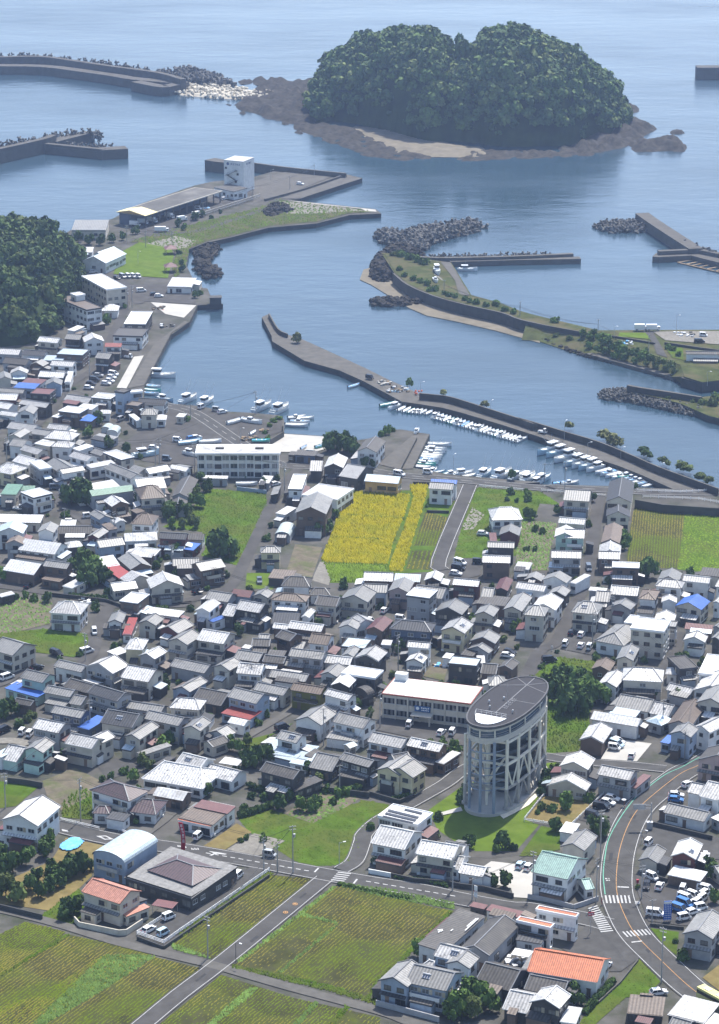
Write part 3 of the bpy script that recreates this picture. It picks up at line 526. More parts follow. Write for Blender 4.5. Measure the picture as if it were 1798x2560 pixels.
# ---------------------------------------------------------------- crops, stubble and grass as stuff
def inpoly(x, y, pg):
    c = np.zeros(len(x), bool); n = len(pg)
    for i in range(n):
        x1, y1 = pg[i]; x2, y2 = pg[(i+1) % n]
        k = ((y1 > y) != (y2 > y)) & (x < (x2-x1)*(y-y1)/((y2-y1) or 1e-9)+x1); c ^= k
    return c
def tufts(name, txt, m, label, cat, row=1.5, step=.5, h=.3, wd=.35, dirtxt=None, jit=.15, z=.1, keep=.85, base=0., patch=0., elong=0.):
    pts = poly(txt, base); pg = np.array([(p.x, p.y) for p in pts]); 
    a = 0.
    if dirtxt: q = poly(dirtxt); a = atan2(q[1].y-q[0].y, q[1].x-q[0].x)
    c0 = pg.mean(0); d = np.hypot(*(pg-c0).T).max(); us = np.arange(-d, d, step); vs_ = np.arange(-d, d, row); uu, vv = np.meshgrid(us, vs_); uu = uu.ravel(); vv = vv.ravel()
    uu = uu+RNG.uniform(-.5, .5, uu.size)*step; vv = vv+RNG.uniform(-1, 1, uu.size)*jit
    x = c0[0]+uu*cos(a)-vv*sin(a); y = c0[1]+uu*sin(a)+vv*cos(a); k = inpoly(x, y, pg) & (RNG.random(x.size) < keep)
    if patch: k &= (np.sin(vv*.42+pg[0, 0])+.8*np.sin(vv*.19+1.3)+.5*np.sin(uu*.09+vv*.05)+RNG.normal(0, .55, x.size)) > (patch*2-1.5)
    x, y = x[k], y[k]; n = len(x)
    if n == 0: return
    hh = h*RNG.uniform(.6, 1.3, n); w2 = wd*RNG.uniform(.6, 1.3, n); V = np.zeros((n, 4, 3)); an = RNG.uniform(0, pi, n)
    tx, ty = RNG.uniform(-.3, .3, (2, n))*w2[None, :]
    if elong:
        ca, sa = cos(a), sin(a); le = elong*RNG.uniform(.6, 1.4, n); V[:, :3, 2] = z
        for j, (fl, fw) in enumerate(((-1, -.3), (1, -.2), (0, .8))): V[:, j, 0] = x+fl*le*ca-fw*w2*sa-c0[0]; V[:, j, 1] = y+fl*le*sa+fw*w2*ca-c0[1]
    for j in range(0 if elong else 3):
        V[:, j, 0] = x+w2*np.cos(an+j*2.094)-c0[0]; V[:, j, 1] = y+w2*np.sin(an+j*2.094)-c0[1]; V[:, j, 2] = z
    V[:, 3, 0] = x+tx-c0[0]; V[:, 3, 1] = y+ty-c0[1]; V[:, 3, 2] = z+hh
    i = np.arange(n)[:, None]*4; Fq = np.concatenate([i+np.array([[0, 1, 3]]), i+np.array([[1, 2, 3]]), i+np.array([[2, 0, 3]])])
    o = ob(name, npmesh(name, V.reshape(-1, 3), Fq, m), None, (c0[0], c0[1], base)); tag(o, label, cat, None, 'stuff'); return o
RD = "A1 0 1375 1170 440"
tufts('stubble', "A0 0 890 200 790 530 870 480 930 0 1230 -250 1370 -250 1010", STUBG, 'green regrowth in the leftmost paddy at the bottom edge', 'stubble', .7, .5, .18, .36, RD, z=.05, keep=.9, elong=.6)
tufts('stubble', "A0 -250 1390 540 895 950 985 1225 1062 300 1640 -500 1640", STUB, 'straw stubble rows in the wide paddy left of the field road', 'stubble', .95, .5, .16, .34, RD, z=.05, patch=.2, elong=.75)
tufts('regrowth', "A0 300 1390 830 1060 1225 1062 300 1640 -500 1640 -500 1600", STUBG, 'green regrowth stripes in the wide paddy at lower left', 'stubble', .8, .5, .18, .34, RD, z=.05, patch=.15, elong=.7)
tufts('stubble', "A0 320 1640 1240 1075 1590 1165 1600 1180 1010 1640", STUB, 'straw stubble rows beside the field road at the bottom', 'stubble', .95, .5, .16, .34, RD, z=.05, patch=.2, elong=.75)
tufts('stubble', "A1 0 900 720 420 1050 445 1000 540 460 955 260 1085 0 1015 -50 975", STUB, 'straw stubble rows between clinic fence and field road', 'stubble', .95, .5, .16, .34, RD, z=.05, patch=.2, elong=.75)
tufts('stubble', "A1 1240 510 1340 505 A2 180 575 540 665 740 705 440 1005 340 1110 150 1250 40 1410 A1 1200 1290 440 1135 475 1105", STUB, 'straw stubble rows in the paddy right of the field road', 'stubble', .95, .5, .16, .34, RD, z=.05, patch=.2, elong=.75)
tufts('stubble', "A1 330 1220 900 1405 1613 1565 1613 1740 0 1740 -200 1640", STUBG, 'green regrowth in the paddies at the bottom edge', 'stubble', .85, .5, .16, .34, RD, z=.05, patch=.25, elong=.7)
for k, (tx, lb) in enumerate((("A0 540 885 480 925 0 1215 -250 1360 -250 1390 0 1240 490 950 560 900", 'grassy bund between the two leftmost paddies'), ("A0 840 1060 1240 1060 1250 1075 860 1330 330 1640 240 1640", 'grassy bund beside the stubble at lower left'),
   ("A1 460 1110 1240 500 1260 515 480 1130", 'grass verge along the right of the field road'), ("A1 430 1140 1200 1300 1613 1430 1613 1470 1200 1350 420 1165", 'grass verge along the farm path'), ("A1 1300 490 A2 200 520 760 640 760 690 180 590 A1 1300 510", 'grass bank below the main road'),
   ("A1 -60 960 250 1085 270 1095 -60 1010", 'grass strip above the farm path'), ("A2 760 700 440 1015 340 1125 150 1270 60 1440 40 1440 130 1250 320 1100 420 990 730 700", 'grass bund beside the dark tilled strip'), ("A1 1270 800 960 1060 790 1200 815 1210 990 1060 1280 815", 'narrow grass bund across the right paddy'), ("A1 980 720 1260 790 1275 815 970 745", 'short grass bund in the right paddy'),
   ("A1 -10 890 720 385 760 400 20 920", 'grass strip along the white clinic fence'), ("A1 560 1320 200 1640 260 1640 640 1330", 'grass bund between paddies at the bottom edge'), ("A1 1080 1430 900 1640 960 1640 1120 1445", 'grass bund at the bottom right paddy'), ("A1 1330 1460 1180 1640 1240 1640 1370 1480", 'grass bund left of the block-walled house'))):
    tufts('grass_bund', tx, LEAF[1] if k % 3 else GRASS, lb, 'grass', .45, .45, .5, .42, None, .2, .05, .9)
tufts('ripe_rice', "D2 78 1062 560 1087 C2 560 30 500 200 430 360 380 555 -120 540 -150 510 -50 270 38 0", RICE, 'ripe yellow rice standing in the wide field', 'rice', .55, .5, .9, .5, "C2 0 160 500 190", .3, .0, 1.0)
tufts('ripe_rice', "D2 565 1010 710 1005 670 1180 C2 605 280 560 440 500 610 395 605 430 480 520 260 600 0 D2 595 1100", RICE, 'ripe yellow rice in the narrow strip beside the wide field', 'rice', .55, .5, .9, .5, "C2 0 160 500 190", .3, .0, 1.0)
tufts('green_rice', "C2 -120 548 375 565 360 610 180 620 170 700 -70 690", RICEG, 'yellow-green rice at the foot of the ripe field', 'rice', .55, .5, .85, .42, None, .1, .0, 1.0)
for tx, lb in (("C2 -10 150 520 180 520 190 -10 162", 'upper'), ("C2 -50 330 460 355 460 366 -50 342", 'lower'), ("C2 -130 540 380 555 380 566 -130 552", 'lowest')):
    tufts('rice_bund', tx, GRASS, 'dark grassy %s bund dividing the ripe rice field' % lb, 'grass', .5, .5, .85, .35, None, .1, 0, .8)
tufts('stubble', "C3 930 350 1335 370 1290 840 860 840 900 500", STUB, 'pale straw stubble rows in the field right of the barn', 'stubble', .9, .5, .2, .36, "C3 1100 360 1060 840", z=.05, keep=.8, elong=.7)
tufts('green_rice', "C3 1345 380 1720 400 1720 900 1285 850", RICEG, 'bright green second growth in the field at right edge', 'grass', 1.0, .8, .4, .5, None, .3, 0, .8)
tufts('stubble', "C2 690 130 870 170 800 400 590 400", STUB, 'sparse stubble between yellow rice and the lane', 'stubble', 1.0, .5, .2, .35, "C2 780 140 700 400", z=.06, elong=.6, patch=.3); tufts('stubble', "C2 580 440 780 440 740 600 530 590", STUBG, 'greenish stubble below the sparse stubble strip', 'stubble', 1.5, .6, .3, .35, "C2 780 140 700 400", z=.06)
for tx, lb, sp, hh, mm in (("C1 20 250 240 120 400 -60 850 -20 870 60 800 210 620 560 330 480 370 420 340 290", 'tall weeds filling the overgrown field', .95, .5, GRASS), ("W 1040 560 1500 600 1520 760 1390 960 1050 985", 'tall grass right of the oval tower', .8, .7, GRASS), ("W 960 190 1180 10 1600 60 1620 330 1500 600 1090 600 1090 300", 'grass around the dark grove', .9, .6, GRASS),
   ("B1 620 1300 900 1240 1200 1340 1500 1210 1613 1180 B2 330 1160 560 1200 470 1330 350 1440 315 1540 A1 1420 240 1330 330 1100 340 930 300 B1 720 1420", 'short grass of the green field by the main road', 1.1, .3, GRASS), ("C0 -100 1120 350 1070 700 1110 720 1180 600 1300 290 1260 200 1180", 'bright grass beside the vegetable plots', .9, .4, GRASS),
   ("A3 970 1090 1140 1270 1050 1370 860 1400 540 1680 400 1680 760 1330", 'grass in the triangular lot beside the curving road', 1.0, .35, GRASS), ("D2 1090 1030 1613 1060 C3 340 330 C2 1613 60 1470 480 1100 500 920 500 960 330 1050 30", 'patchy grass right of the field lane', 1.1, .4, GRASS), ("C3 -30 440 310 480 250 690 230 860 -20 860", 'leafy vegetable rows between the small houses', .9, .6, LEAF[1]),
   ("B1 1010 1270 1330 1060 1613 1150 1510 1215 1230 1350", 'garden greens beside the green field', 1.2, .5, LEAF[1]), ("C0 -100 800 420 850 400 1030 0 1130 -100 1140", 'garden greens in the vegetable plots at left', 1.1, .6, LEAF[1]), ("B0 500 1180 680 1050 800 1150 740 1320 500 1300", 'weeds behind the plum-roofed house', .7, .8, GRASS), ("A0 330 740 640 520 690 640 640 780 560 810", 'grass left of the salmon-roofed house', .8, .5, GRASS),
   ("E0 560 790 900 690 1100 640 1613 510 E1 640 440 700 460 1400 545 1200 558 940 625 550 660 240 742 E0 1180 782 1040 842 1010 1000 930 1080 900 1000 940 880 900 840 640 790", 'dry grass on the harbour park and bank', 1.7, .7, GRASS)):
    tufts('grass', tx, mm, lb, 'grass', sp, sp, hh, sp*.55, None, sp*.4, .02, .75)
# ================================================================ houses
# per line: type+storeys+roof+wall, ridge end, other ridge end, eave corner (crop pixels of the survey tile); '+' joins the house above; hN = eave height
HOUSES = """
#B0
g2Ww 150 1285 345 1122 285 1390 h7.2
#A0
v2Cu 870 225 1145 52 1000 318 h6
g2Pc 745 440 1055 540 975 650 h6.2
+f1Nc 640 700 770 735 805 690 h2.8
+f1Pc 985 720 1010 735 1150 640 h3
#A2
g2Ww 165 10 440 65 378 215
g2Wc 495 128 800 178 720 285
g1Ww 690 140 865 170 815 240
g1Ww 765 252 850 266 790 370
g1Ww 825 318 1025 352 970 425
#A3
g2Tw 185 218 478 280 395 450 h6.2
+g1Tw 500 450 575 440 560 530
#A2
f1Nw 465 975 800 685 1010 740 h4.5
g1Ng 920 985 1170 735 1060 1050 h4.5
f1Mw 1062 648 1350 715 1310 760 h3
f1Mk 915 628 1035 655 1015 690 h3
#A3
f2Ow 132 690 460 755 515 742 h6.6
f2Ow -25 780 255 842 375 828 h5.6
+f1Dw -30 930 180 965 240 925 h3
g1Ow 125 1008 690 1098 565 1270 h4.2
g1Ng 85 1215 400 1275 330 1390
#A2
g1Nk 1010 1115 1300 1185 1215 1350
g2Wu 645 962 865 1015 790 1110
g2Gw 785 1108 870 1018 860 1195
g2Gu 265 1240 418 1095 150 1262
g2Gu 435 1132 770 1205 650 1340
+f1Nk 650 1330 720 1360 855 1230 h3.2
h1Wg 560 1100 600 1110 600 1165
g1Wk 1210 1340 1415 1380 1390 1540
#A3
g2Wk 205 1415 303 1303 320 1502
f1Sw 380 1472 512 1490 420 1600 h3
g1Gc 1040 275 1115 165 1112 332
g2Wm 1325 235 1385 112 1420 302 h5
f1Sb 1195 402 1462 458 1488 383 h3
g1Gc 1575 345 1700 320 1560 420
g2Gg 1440 860 1560 692 1560 935 h6
f1Bk 870 1520 1160 1545 1250 1410 h3
f1Sk 1195 1530 1490 1605 1570 1445 h4
f1Mk 930 1590 1060 1615 1080 1570 h2.8
g1Gk 1240 1555 1400 1600 1200 1640
g1Gc 430 160 540 42 515 232 h4.5
#C3
g2Gc 850 1555 905 1450 915 1600
#B3
g1Bb 655 85 705 12 740 112
g2Ww 705 212 795 108 618 242 h4.5
h2Wc 925 90 1080 98 1160 210
h1Sw 1230 90 1260 92 1255 152
g1Ww 1215 218 1415 262 1400 320
f2Nk 1298 110 1445 95 1500 -20
f2Sw 1445 140 1640 160 1660 0
g2Ww 1540 243 1640 110 1405 275 h4.5
g2Gc 1545 345 1640 225 1420 385
g2Ww 1465 565 1640 480 1520 630
g1Gw 818 308 1092 355 1062 458
+g1Ww 1095 368 1258 400 1220 495
f1Cw 725 455 940 490 968 435 h3
g1Sw 605 442 985 505 945 570 h4
g1Wb 580 652 662 532 680 702 h4
h1Cg 1110 500 1160 475 1155 560
g1Bg 1290 525 1420 345 1165 590 h4
g2Gu 1298 608 1368 535 1395 648 h6.5
f1Uu 1138 690 1210 705 1210 640 h3
g2Wc 440 857 502 768 550 930
g1Wc 383 1002 425 942 540 1095
g2Wg 665 878 935 930 893 1005
+f1Mg 890 1050 930 1060 1040 965 h3.2
f1Sw 320 1410 440 1430 470 1355 h3
g1Gw 1205 1185 1540 1262 1492 1338
g1Ww 1390 1018 1500 1040 1460 1120 h4.5
g2Ww 1525 1008 1680 1045 1600 1165
g2Np 1600 800 1690 700 1455 815
f1Sg 1545 1300 1613 1330 1640 1270
#B2
f2Sw 465 1290 790 1365 900 1265 h6
g2Gy 545 900 700 790 640 970
+g2Gy 640 905 760 830 705 1012
g2Dg 575 800 710 775 610 870
g2Ww 425 612 705 668 650 745
+f1Dw 372 755 540 810 575 790 h3
g2Wb 735 658 1000 712 930 770
+f1Sb 930 845 1000 865 1110 780 h3.5
g2Gk 195 778 440 845 375 895
+f1Nk 140 960 350 1000 375 940 h3
g2Gw 155 452 410 510 335 585
+f1Gw 45 655 300 690 330 640 h3
g2Ww 65 262 270 315 200 355
g1Cc 210 715 275 690 180 770
f2Sk 170 140 445 182 492 115 h6
g2Sk 160 212 240 128 240 250 h5
g2Gw 65 132 150 55 140 168 h4.5
v1Nk 330 260 390 240 300 360
f2Ck 1030 62 1265 85 1290 22 h6
#C2
g1Nb 1150 1350 1280 1360 1255 1440
g2Nb 1330 1370 1390 1310 1395 1400 h5
h1Gg 1250 1450 1280 1450 1300 1530
#B1
g1Gk 1270 778 1460 815 1410 940
g2Gw 1190 492 1320 395 1300 562 h5
h2Wc 165 335 285 345 320 438
g2Gc 250 565 345 487 310 622 h6
+g1Nc 380 690 520 640 410 745
g1Gw 455 605 545 556 535 660
g1Sw 575 490 710 520 655 560
g2Gu 600 252 840 310 770 385
+f1Ru 490 455 725 510 785 440 h3
g1Gc 790 210 1040 260 990 320 h4
g2Bl 1080 215 1330 255 1280 310
g1Nk 320 255 560 300 520 410
g1Gu 175 250 325 163 225 302 h4.5
g2Gw 980 600 1150 640 1095 703
+f1Cw 810 768 1175 832 1310 740 h3
+f1Cw 1040 855 1180 882 1240 790 h2.7
g2Nk 855 855 1130 925 1022 985
+f1Nk 1020 1050 1090 1085 1270 985 h3
g2Ww 185 780 385 830 335 915 h5
+h1Ww 40 850 330 900 90 1030
+g1Ww 410 870 650 930 560 1010
f1Mw 270 1212 545 1270 612 1218 h4.2
+f1Bw 150 1300 425 1360 545 1280 h3.6
+f1Ow 140 1316 410 1374 424 1340 h3.2
#B0
g2Gg 1200 438 1490 500 1415 560
g1Sb 1270 1055 1515 1100 1435 1162
g2Gt 215 108 400 150 345 218
+f1Ut 35 255 300 330 350 270 h3
g1Nb 130 338 275 365 225 402
g1Gc 385 237 605 278 545 330 h4.5
g1Gc 600 312 700 330 620 395
g1Nk 565 180 765 235 700 300
g2Dg 765 228 1010 300 945 370
g1Gg 1040 362 1330 405 1290 460
g2Gn 445 397 695 445 645 502
+f1Un 622 565 715 590 820 492 h4
g2Dc 870 430 1130 473 1040 577
g2Gc 1060 635 1225 527 1110 687 h5.5
+f1Gc 1100 770 1145 797 1320 690 h3
g2Wg 310 502 530 545 440 617
g2Wc 575 622 800 668 740 750
+g2Wc 760 650 870 600 850 690
g2Gt 265 738 368 655 330 798
+g1Wt 70 712 215 740 150 860
+f1Dt 180 855 310 885 335 845 h3
f1Dg 222 690 300 705 350 660 h4
h2Qw 925 1018 1000 1040 1060 1180
+h1Qw 1150 1150 1230 1160 1215 1278
+h1Qw 800 1208 850 1210 880 1275
+f1Dw 850 1305 1000 1330 1055 1280 h3
f1Cw -60 790 10 815 45 740 h4
#C0
g2Gc 20 1138 200 1190 105 1290
g2Wg 790 1350 928 1280 900 1438 h6
g1Gw 475 1320 700 1370 620 1415 h4.5
g2Wc 1030 1362 1265 1402 1195 1502
f1Sc -40 205 325 212 385 157 h3.5
g2Cw 75 255 115 190 188 302
g2Gw 365 265 408 205 432 302
g1Nb 475 242 745 242 740 305
g2Gm 745 312 830 255 785 347 h4.5
g2Bg 115 355 150 313 55 370
g2Sw 200 342 497 380 440 472 h4.5
f1Sg 480 240 605 240 520 195 h3
g1Sb 85 507 335 547 290 640 h4
g2Gb 372 517 565 542 540 590
+f1Bb 330 665 480 690 540 650 h3
f1Sc 500 720 580 740 655 680 h3
f1Sk -20 790 10 812 85 765 h3
g1Sw 1000 300 1265 288 1260 355 h4
g2Gu 778 358 985 332 1025 390 h5
h1Sk 570 365 620 360 610 412
f1Sg 770 492 825 575 955 540 h4
f1Sg 1040 460 1250 480 1260 428 h3
f1Rb 832 570 965 665 1025 605 h4
g1Gb 1140 542 1032 452 1062 602 h4
g1Wc 1130 640 1060 598 975 670 h4
g2Wc 1350 680 1310 605 1210 735 h5.5
+g1Wc 890 705 1090 680 1060 750
f2Sb 962 850 1110 870 1210 795 h6
+f1Sb 960 915 1110 950 1190 900 h3
f1Sw 1185 942 1440 975 1468 928 h4
g2Gw 925 1000 960 925 988 1022 h4.5
+f1Rw 985 1110 1060 1112 1105 990 h3
g2Gc 1180 1005 1255 945 1255 1048 h4.5
g1Gm 1355 1055 1490 985 1440 1108 h4
h2Ww 525 848 590 852 650 957
h2Wy 1090 1147 1110 1148 1122 1240
g2Wg 1180 1272 1285 1213 1242 1320
f1Sg 860 1250 940 1285 970 1220 h3
g2Gc 1425 1150 1550 1072 1492 1213
#D0
g2Wb 975 1527 905 1475 903 1572
#C0
h2Bw 1150 138 1190 140 1100 228
g1Gu 850 160 765 110 800 192 h4
f1Bg 815 225 880 275 925 245 h3.5
g1Sw 975 195 945 170 920 215
f1Bk 1050 110 1100 138 1155 115 h3
g2Dm 1290 292 1512 303 1490 352
+f1Um 1268 400 1560 435 1600 385 h3
#C1
g1Nw 225 300 360 305 330 355
g1Gb 100 505 315 500 300 560
g2Gb 285 540 490 503 525 572
+f1Gb 240 675 530 635 480 600 h3.2
h2Gy 860 405 925 405 975 458
f1Bk 870 655 1060 668 1090 605 h3
h2Nw 1050 648 1160 652 1200 735
+h1Nw 1250 742 1330 742 1370 800
h2Bw 1000 783 1100 790 1190 858 h5
g2Nc 1275 800 1455 818 1425 895
#C2
g2Gc 110 800 185 715 215 872
#C1
g1Mu 595 747 752 765 735 822 h4
g1Gg 400 762 590 790 570 860 h4
g1Gc 805 790 860 740 868 826 h4
g2Sw 340 903 432 828 398 940
+f1Uw 395 1000 420 1010 510 935 h3.2
g2Wk 650 838 850 872 820 948
+g1Wk 550 872 640 885 590 975 h4
+f1Nk 610 1005 810 1035 830 985 h3
g1Ww 1170 968 1222 910 1195 994 h5
g1Wb 1055 1008 1325 1040 1300 1098 h5
+g1Wb 920 1028 1045 1040 1020 1075 h4
g2Nb 985 1078 1105 1115 1060 1178 h5
g2Bw 1225 1108 1385 1125 1325 1200
f1Dk 895 1025 1115 1030 1130 950 h3
g2Wc 345 1073 565 1107 490 1192
+f1Dc 280 1265 490 1290 520 1240 h3
g1Nk 745 1150 895 1155 885 1215 h4
g1Gk 800 1112 890 1118 870 1150 h4.5
g1Gb 630 1240 835 1270 800 1342 h4
g1Nb 845 1282 1020 1300 1000 1355 h4
f1Nk 860 1280 1000 1290 1020 1250 h4
g2Gg 1060 1228 1335 1258 1305 1320
f1Gg 1060 1235 1150 1240 1170 1180 h3
g1Gg 125 1305 410 1365 360 1432 h4
g2Gc 490 1362 600 1300 570 1405
g2Ww 640 1345 840 1360 750 1440
g1Gb 905 1398 1205 1440 1170 1500
g1Gb 1015 1322 1175 1345 1150 1388
f1Sw 655 1222 720 1232 735 1205 h4
g1Wg 1340 1282 1555 1305 1530 1365 h4
#C2
g1Gw 60 1040 100 985 130 1090 h5
f2Cw 5 1215 200 1235 280 1160 h5
g1Gw 60 1275 115 1205 110 1300 h5
g2Wk 210 1280 290 1203 300 1345
g1Ww 215 1000 140 950 150 1070 h4.5
g1Wb 195 612 432 620 428 690 h5
g1Cb 445 622 655 632 650 695 h5
g1Gu 200 708 388 715 385 782 h5
g2Gp 470 738 520 652 560 768
g1Wb 745 655 772 597 812 692 h4
f3Sg 533 802 722 827 772 762 h8.6
g2Gg 620 718 860 745 820 830
g2Wm 920 662 1130 680 1110 732
g2Gk 870 900 935 825 975 972
g2Mb 275 1055 360 966 335 1105 h5
h2Dn 500 1000 680 1015 735 1100
+f1Dn 420 1160 730 1180 760 1150 h3
g2Wy 905 1058 985 975 1000 1118 h6.5
g2Gc 1160 935 1210 868 1235 982
g1Gg 1155 738 1250 745 1235 822 h4
g1Mk 1300 740 1345 650 1250 750 h4
f1Nb 1095 860 1330 885 1360 820 h4
g2Gk 1190 368 1410 375 1400 420
g2Wb 1150 478 1378 485 1370 542
g1Gm 1365 283 1383 222 1448 318 h4
f1Mm 1210 362 1270 362 1280 300 h3
h2Ww 1290 90 1380 88 1470 190
f1Sg 1405 580 1525 590 1540 540 h3
g2Gc 1390 895 1480 775 1470 930
g1Gb 1150 1140 1200 1075 1248 1200 h4
g1Gg 1110 1215 1150 1185 1190 1278
f1Nb 970 1275 1075 1290 1090 1245 h3
g2Ww 550 1170 735 1185 715 1230
g2Ww 595 1315 640 1258 665 1357 h4.5
f1Sg 330 1195 410 1200 425 1165 h4
f1Sw 822 1300 890 1310 920 1275 h3
f1Sw 1120 1345 1160 1345 1215 1290 h3
#C3
g1Gb 110 910 140 865 180 948
g2Gc 370 203 582 215 575 303
g1Wc 325 428 540 445 530 490 h4.5
g2Wt 370 525 530 530 515 600
+g2Wt 370 555 380 490 290 560
g2Wg 260 698 505 705 500 762
+f1Cg 238 830 355 835 365 795 h3
g2Dc 805 262 832 103 905 325 h6.5
g2Dc 800 383 802 330 895 437 h5
g1Bg 737 605 768 470 812 642 h4
g1Wg 732 690 738 618 645 700 h4
g2Wb 640 703 815 708 808 768 h5
f2Sb 750 835 970 843 977 797 h6
g1Gg 1205 905 1235 838 1290 945 h5
h2Ww 1170 925 1270 935 1310 1005
g2Ww 1330 893 1545 915 1525 962
f1Nc 1453 890 1613 905 1640 850 h4
g2Ww 1613 925 1700 940 1570 985
g2Wg 745 978 970 995 950 1066 h5
g1Gg 625 1022 745 1030 735 1115 h4
f1Sg 560 1015 700 1028 718 1005 h4
h2Bw 1045 1035 1055 1015 1092 1115
+f1Nw 945 1195 1080 1205 1095 1165 h3
g1Gg 815 1130 860 1083 900 1178 h4.5
g1Ww 1210 1095 1215 1052 1145 1130 h4.5
g2Uc 1365 1115 1440 1045 1452 1197 h5
h2Gc 520 1105 590 1112 600 1212 h6.2
h3Gc 120 1138 165 1142 205 1230 h8.5
g2Ww 195 1130 262 1043 290 1190
g1Gk 300 1030 350 975 370 1072 h4
g1Gw 285 905 330 860 390 955 h4.5
f1Sw 410 950 450 960 490 880 h4
g1Ww -10 948 222 978 205 1030 h4.5
h1Gw 770 1360 860 1290 845 1468 h4
f3Sc 895 1325 1170 1355 1213 1262 h9
+f2Sc 845 1280 920 1290 950 1225 h6
g1Mw 1345 1278 1570 1300 1550 1350
g1Ww 1165 1245 1190 1178 1255 1258 h4
g1Ww 1410 1398 1440 1343 1490 1457 h4
g1Gk 1580 1400 1640 1340 1500 1455 h5
g1Gg 1590 1310 1640 1270 1555 1345 h4.5
f2Gg 1215 1315 1250 1318 1275 1270 h6
g1Ww 1590 1110 1640 1060 1565 1140 h5
#E0
f3Sc 170 1065 372 1175 545 1157 h9
f3Bw -30 1240 215 1340 340 1318 h9
+f3Sw 80 1205 130 1225 175 1200 h11.5
h1Sw 400 1290 430 1290 410 1345 h3.5
f2Sk 515 1452 690 1455 748 1352 h6
f2Nw 425 1545 665 1553 700 1490 h5.5
f1Sw 860 1145 1060 1150 1025 1085 h3.5
f1Gc 90 690 370 690 520 620 h5
#D0
g2Wc 320 197 485 212 460 250
g2Gk 540 172 665 180 650 225
g2Ww 760 205 740 165 668 218
f2Cb 450 340 668 352 700 302 h5.5
g2Rw 850 247 985 250 975 283 h5
g2Gk 790 322 905 332 880 380
g1Dw 195 302 375 315 350 355 h4.5
f1Cg 345 385 505 390 515 355 h4
g2Ww 420 388 605 400 585 440 h5
g1Ng 45 362 240 380 225 430 h4
g1Gb 290 405 340 378 345 440 h4
g1Ww 150 465 160 437 85 480 h4
g1Wg -40 290 168 300 150 345 h4
g1Wk 325 473 530 485 515 532 h4.5
g2Gc 40 520 30 475 90 520
f1Sw 525 560 560 560 625 485 h4
f1Mw 160 570 320 585 345 545 h4
f1Uu 105 605 280 617 310 580 h4
g2Gu 430 560 440 522 370 565 h5
f2Mk 240 658 400 668 422 620 h5
g1Gg 0 610 200 625 160 655 h4
g1Wm 0 655 150 662 115 712 h4
g1Wc 545 662 745 690 735 740
f2Sw 733 690 890 705 918 662 h5
f3Nu 922 640 1000 652 1068 628 h9
+f2Su 1002 655 1155 640 1162 622 h6
f2Bb 1010 750 1110 762 1165 730 h5
g2Dw 1120 692 1345 705 1310 755 h4
h2Gc 1180 775 1230 775 1230 830 h5.5
f1Sw 1035 825 1100 875 1140 865 h3
h1Sw 1290 825 1310 825 1290 868
f2Sb 470 800 640 820 695 775 h5.5
+f1Sb 415 838 465 848 485 808 h4
+f1Ub 640 870 735 880 775 835 h3.5
f1Sw 615 770 740 785 785 752 h4
h1Sw 820 788 870 788 890 820
v1Xw 900 950 930 910 970 950 h1.5
v1Xw 850 925 880 895 905 935 h1.5
g1Wk 180 703 400 735 350 770 h4.5
g2Gw 200 790 240 742 285 805 h5
g1Ww 0 720 110 740 60 785 h4.5
g1Ww 10 792 150 810 125 845 h4.5
g1Gk -20 815 90 825 40 868
g1Ww 90 882 305 912 265 965 h5
g2Gc 110 985 195 935 145 1025
g1Ww 400 897 560 915 530 955 h4
g2Gc 280 938 430 960 400 1003 h5
h2Wc 440 950 560 960 530 1030 h5
g1Gw 110 1015 225 1030 150 1085 h5
f1Sc 275 1055 400 1080 430 1045 h5
h1Ww 470 1035 550 1040 500 1090 h5
f1Sw 580 1095 640 1115 698 1065 h4
g2Wc 205 1068 350 1108 300 1150 h5
g1Ww 155 1148 290 1185 200 1230 h4
g2Ww 600 1120 745 1160 650 1190 h5
g1Gg 770 1095 860 1125 820 1165
f2Sc 830 1135 978 1195 1090 1172 h5
f1Sw 690 1225 730 1255 905 1205 h4.5
f2Sg 235 1207 322 1270 420 1255 h6
g2Gg 440 1172 570 1250 420 1260 h5
g2Gw 480 1268 665 1238 690 1275 h5.5
g2Gw 890 1218 1110 1305 1030 1337 h5
g1Gg 1080 1232 1170 1260 1120 1305 h4.5
g2Ww 1175 1260 1345 1230 1370 1275 h5
g1Sw 1385 1230 1525 1255 1475 1282
g2Ww 1085 1345 1315 1325 1362 1415 h6
h2Bc 1190 1398 1230 1395 1210 1505 h6
g1Ng 1450 1462 1530 1318 1530 1482 h4
g1Ng 1430 1560 1445 1492 1500 1592
f1Sw 578 1400 640 1458 955 1400 h5
f1Sw 495 1400 575 1440 600 1395 h4
g1Vg 718 1438 1062 1392 1072 1442 h5
h2Wy 60 1215 110 1225 90 1310 h5
f1Vc 0 1465 130 1470 150 1395 h5
g1Vc 135 1400 285 1400 275 1440 h4
f2Sw 165 1455 270 1500 420 1462 h6
f1Sc 1418 840 1480 845 1502 822 h3
f1Gg 748 1000 905 1030 970 1010 h3
f1Sw 540 140 600 150 672 118 h4
#D1
f2Sw 1032 1042 1145 1045 1205 925 h6
+f2Sw 1145 1090 1430 1130 1510 1030 h5.5
g2Gb 1215 1185 1273 1062 1345 1238 h8
f1Sw 930 1230 1010 1245 1045 1185 h4
v1Xg 985 1385 1030 1305 1045 1430 h2.4
g2Wk 1400 835 1440 752 1475 880 h6
+g1Wk 1215 810 1315 812 1290 895 h4
f1Nn 1085 760 1250 770 1268 735 h3.2
f1Nk 1030 760 1085 765 1100 740 h3
f1Sg 335 950 545 955 545 935 h3
f1Sg 795 985 880 990 920 940 h3
#D2
g1Wk 60 835 210 860 140 960 h5
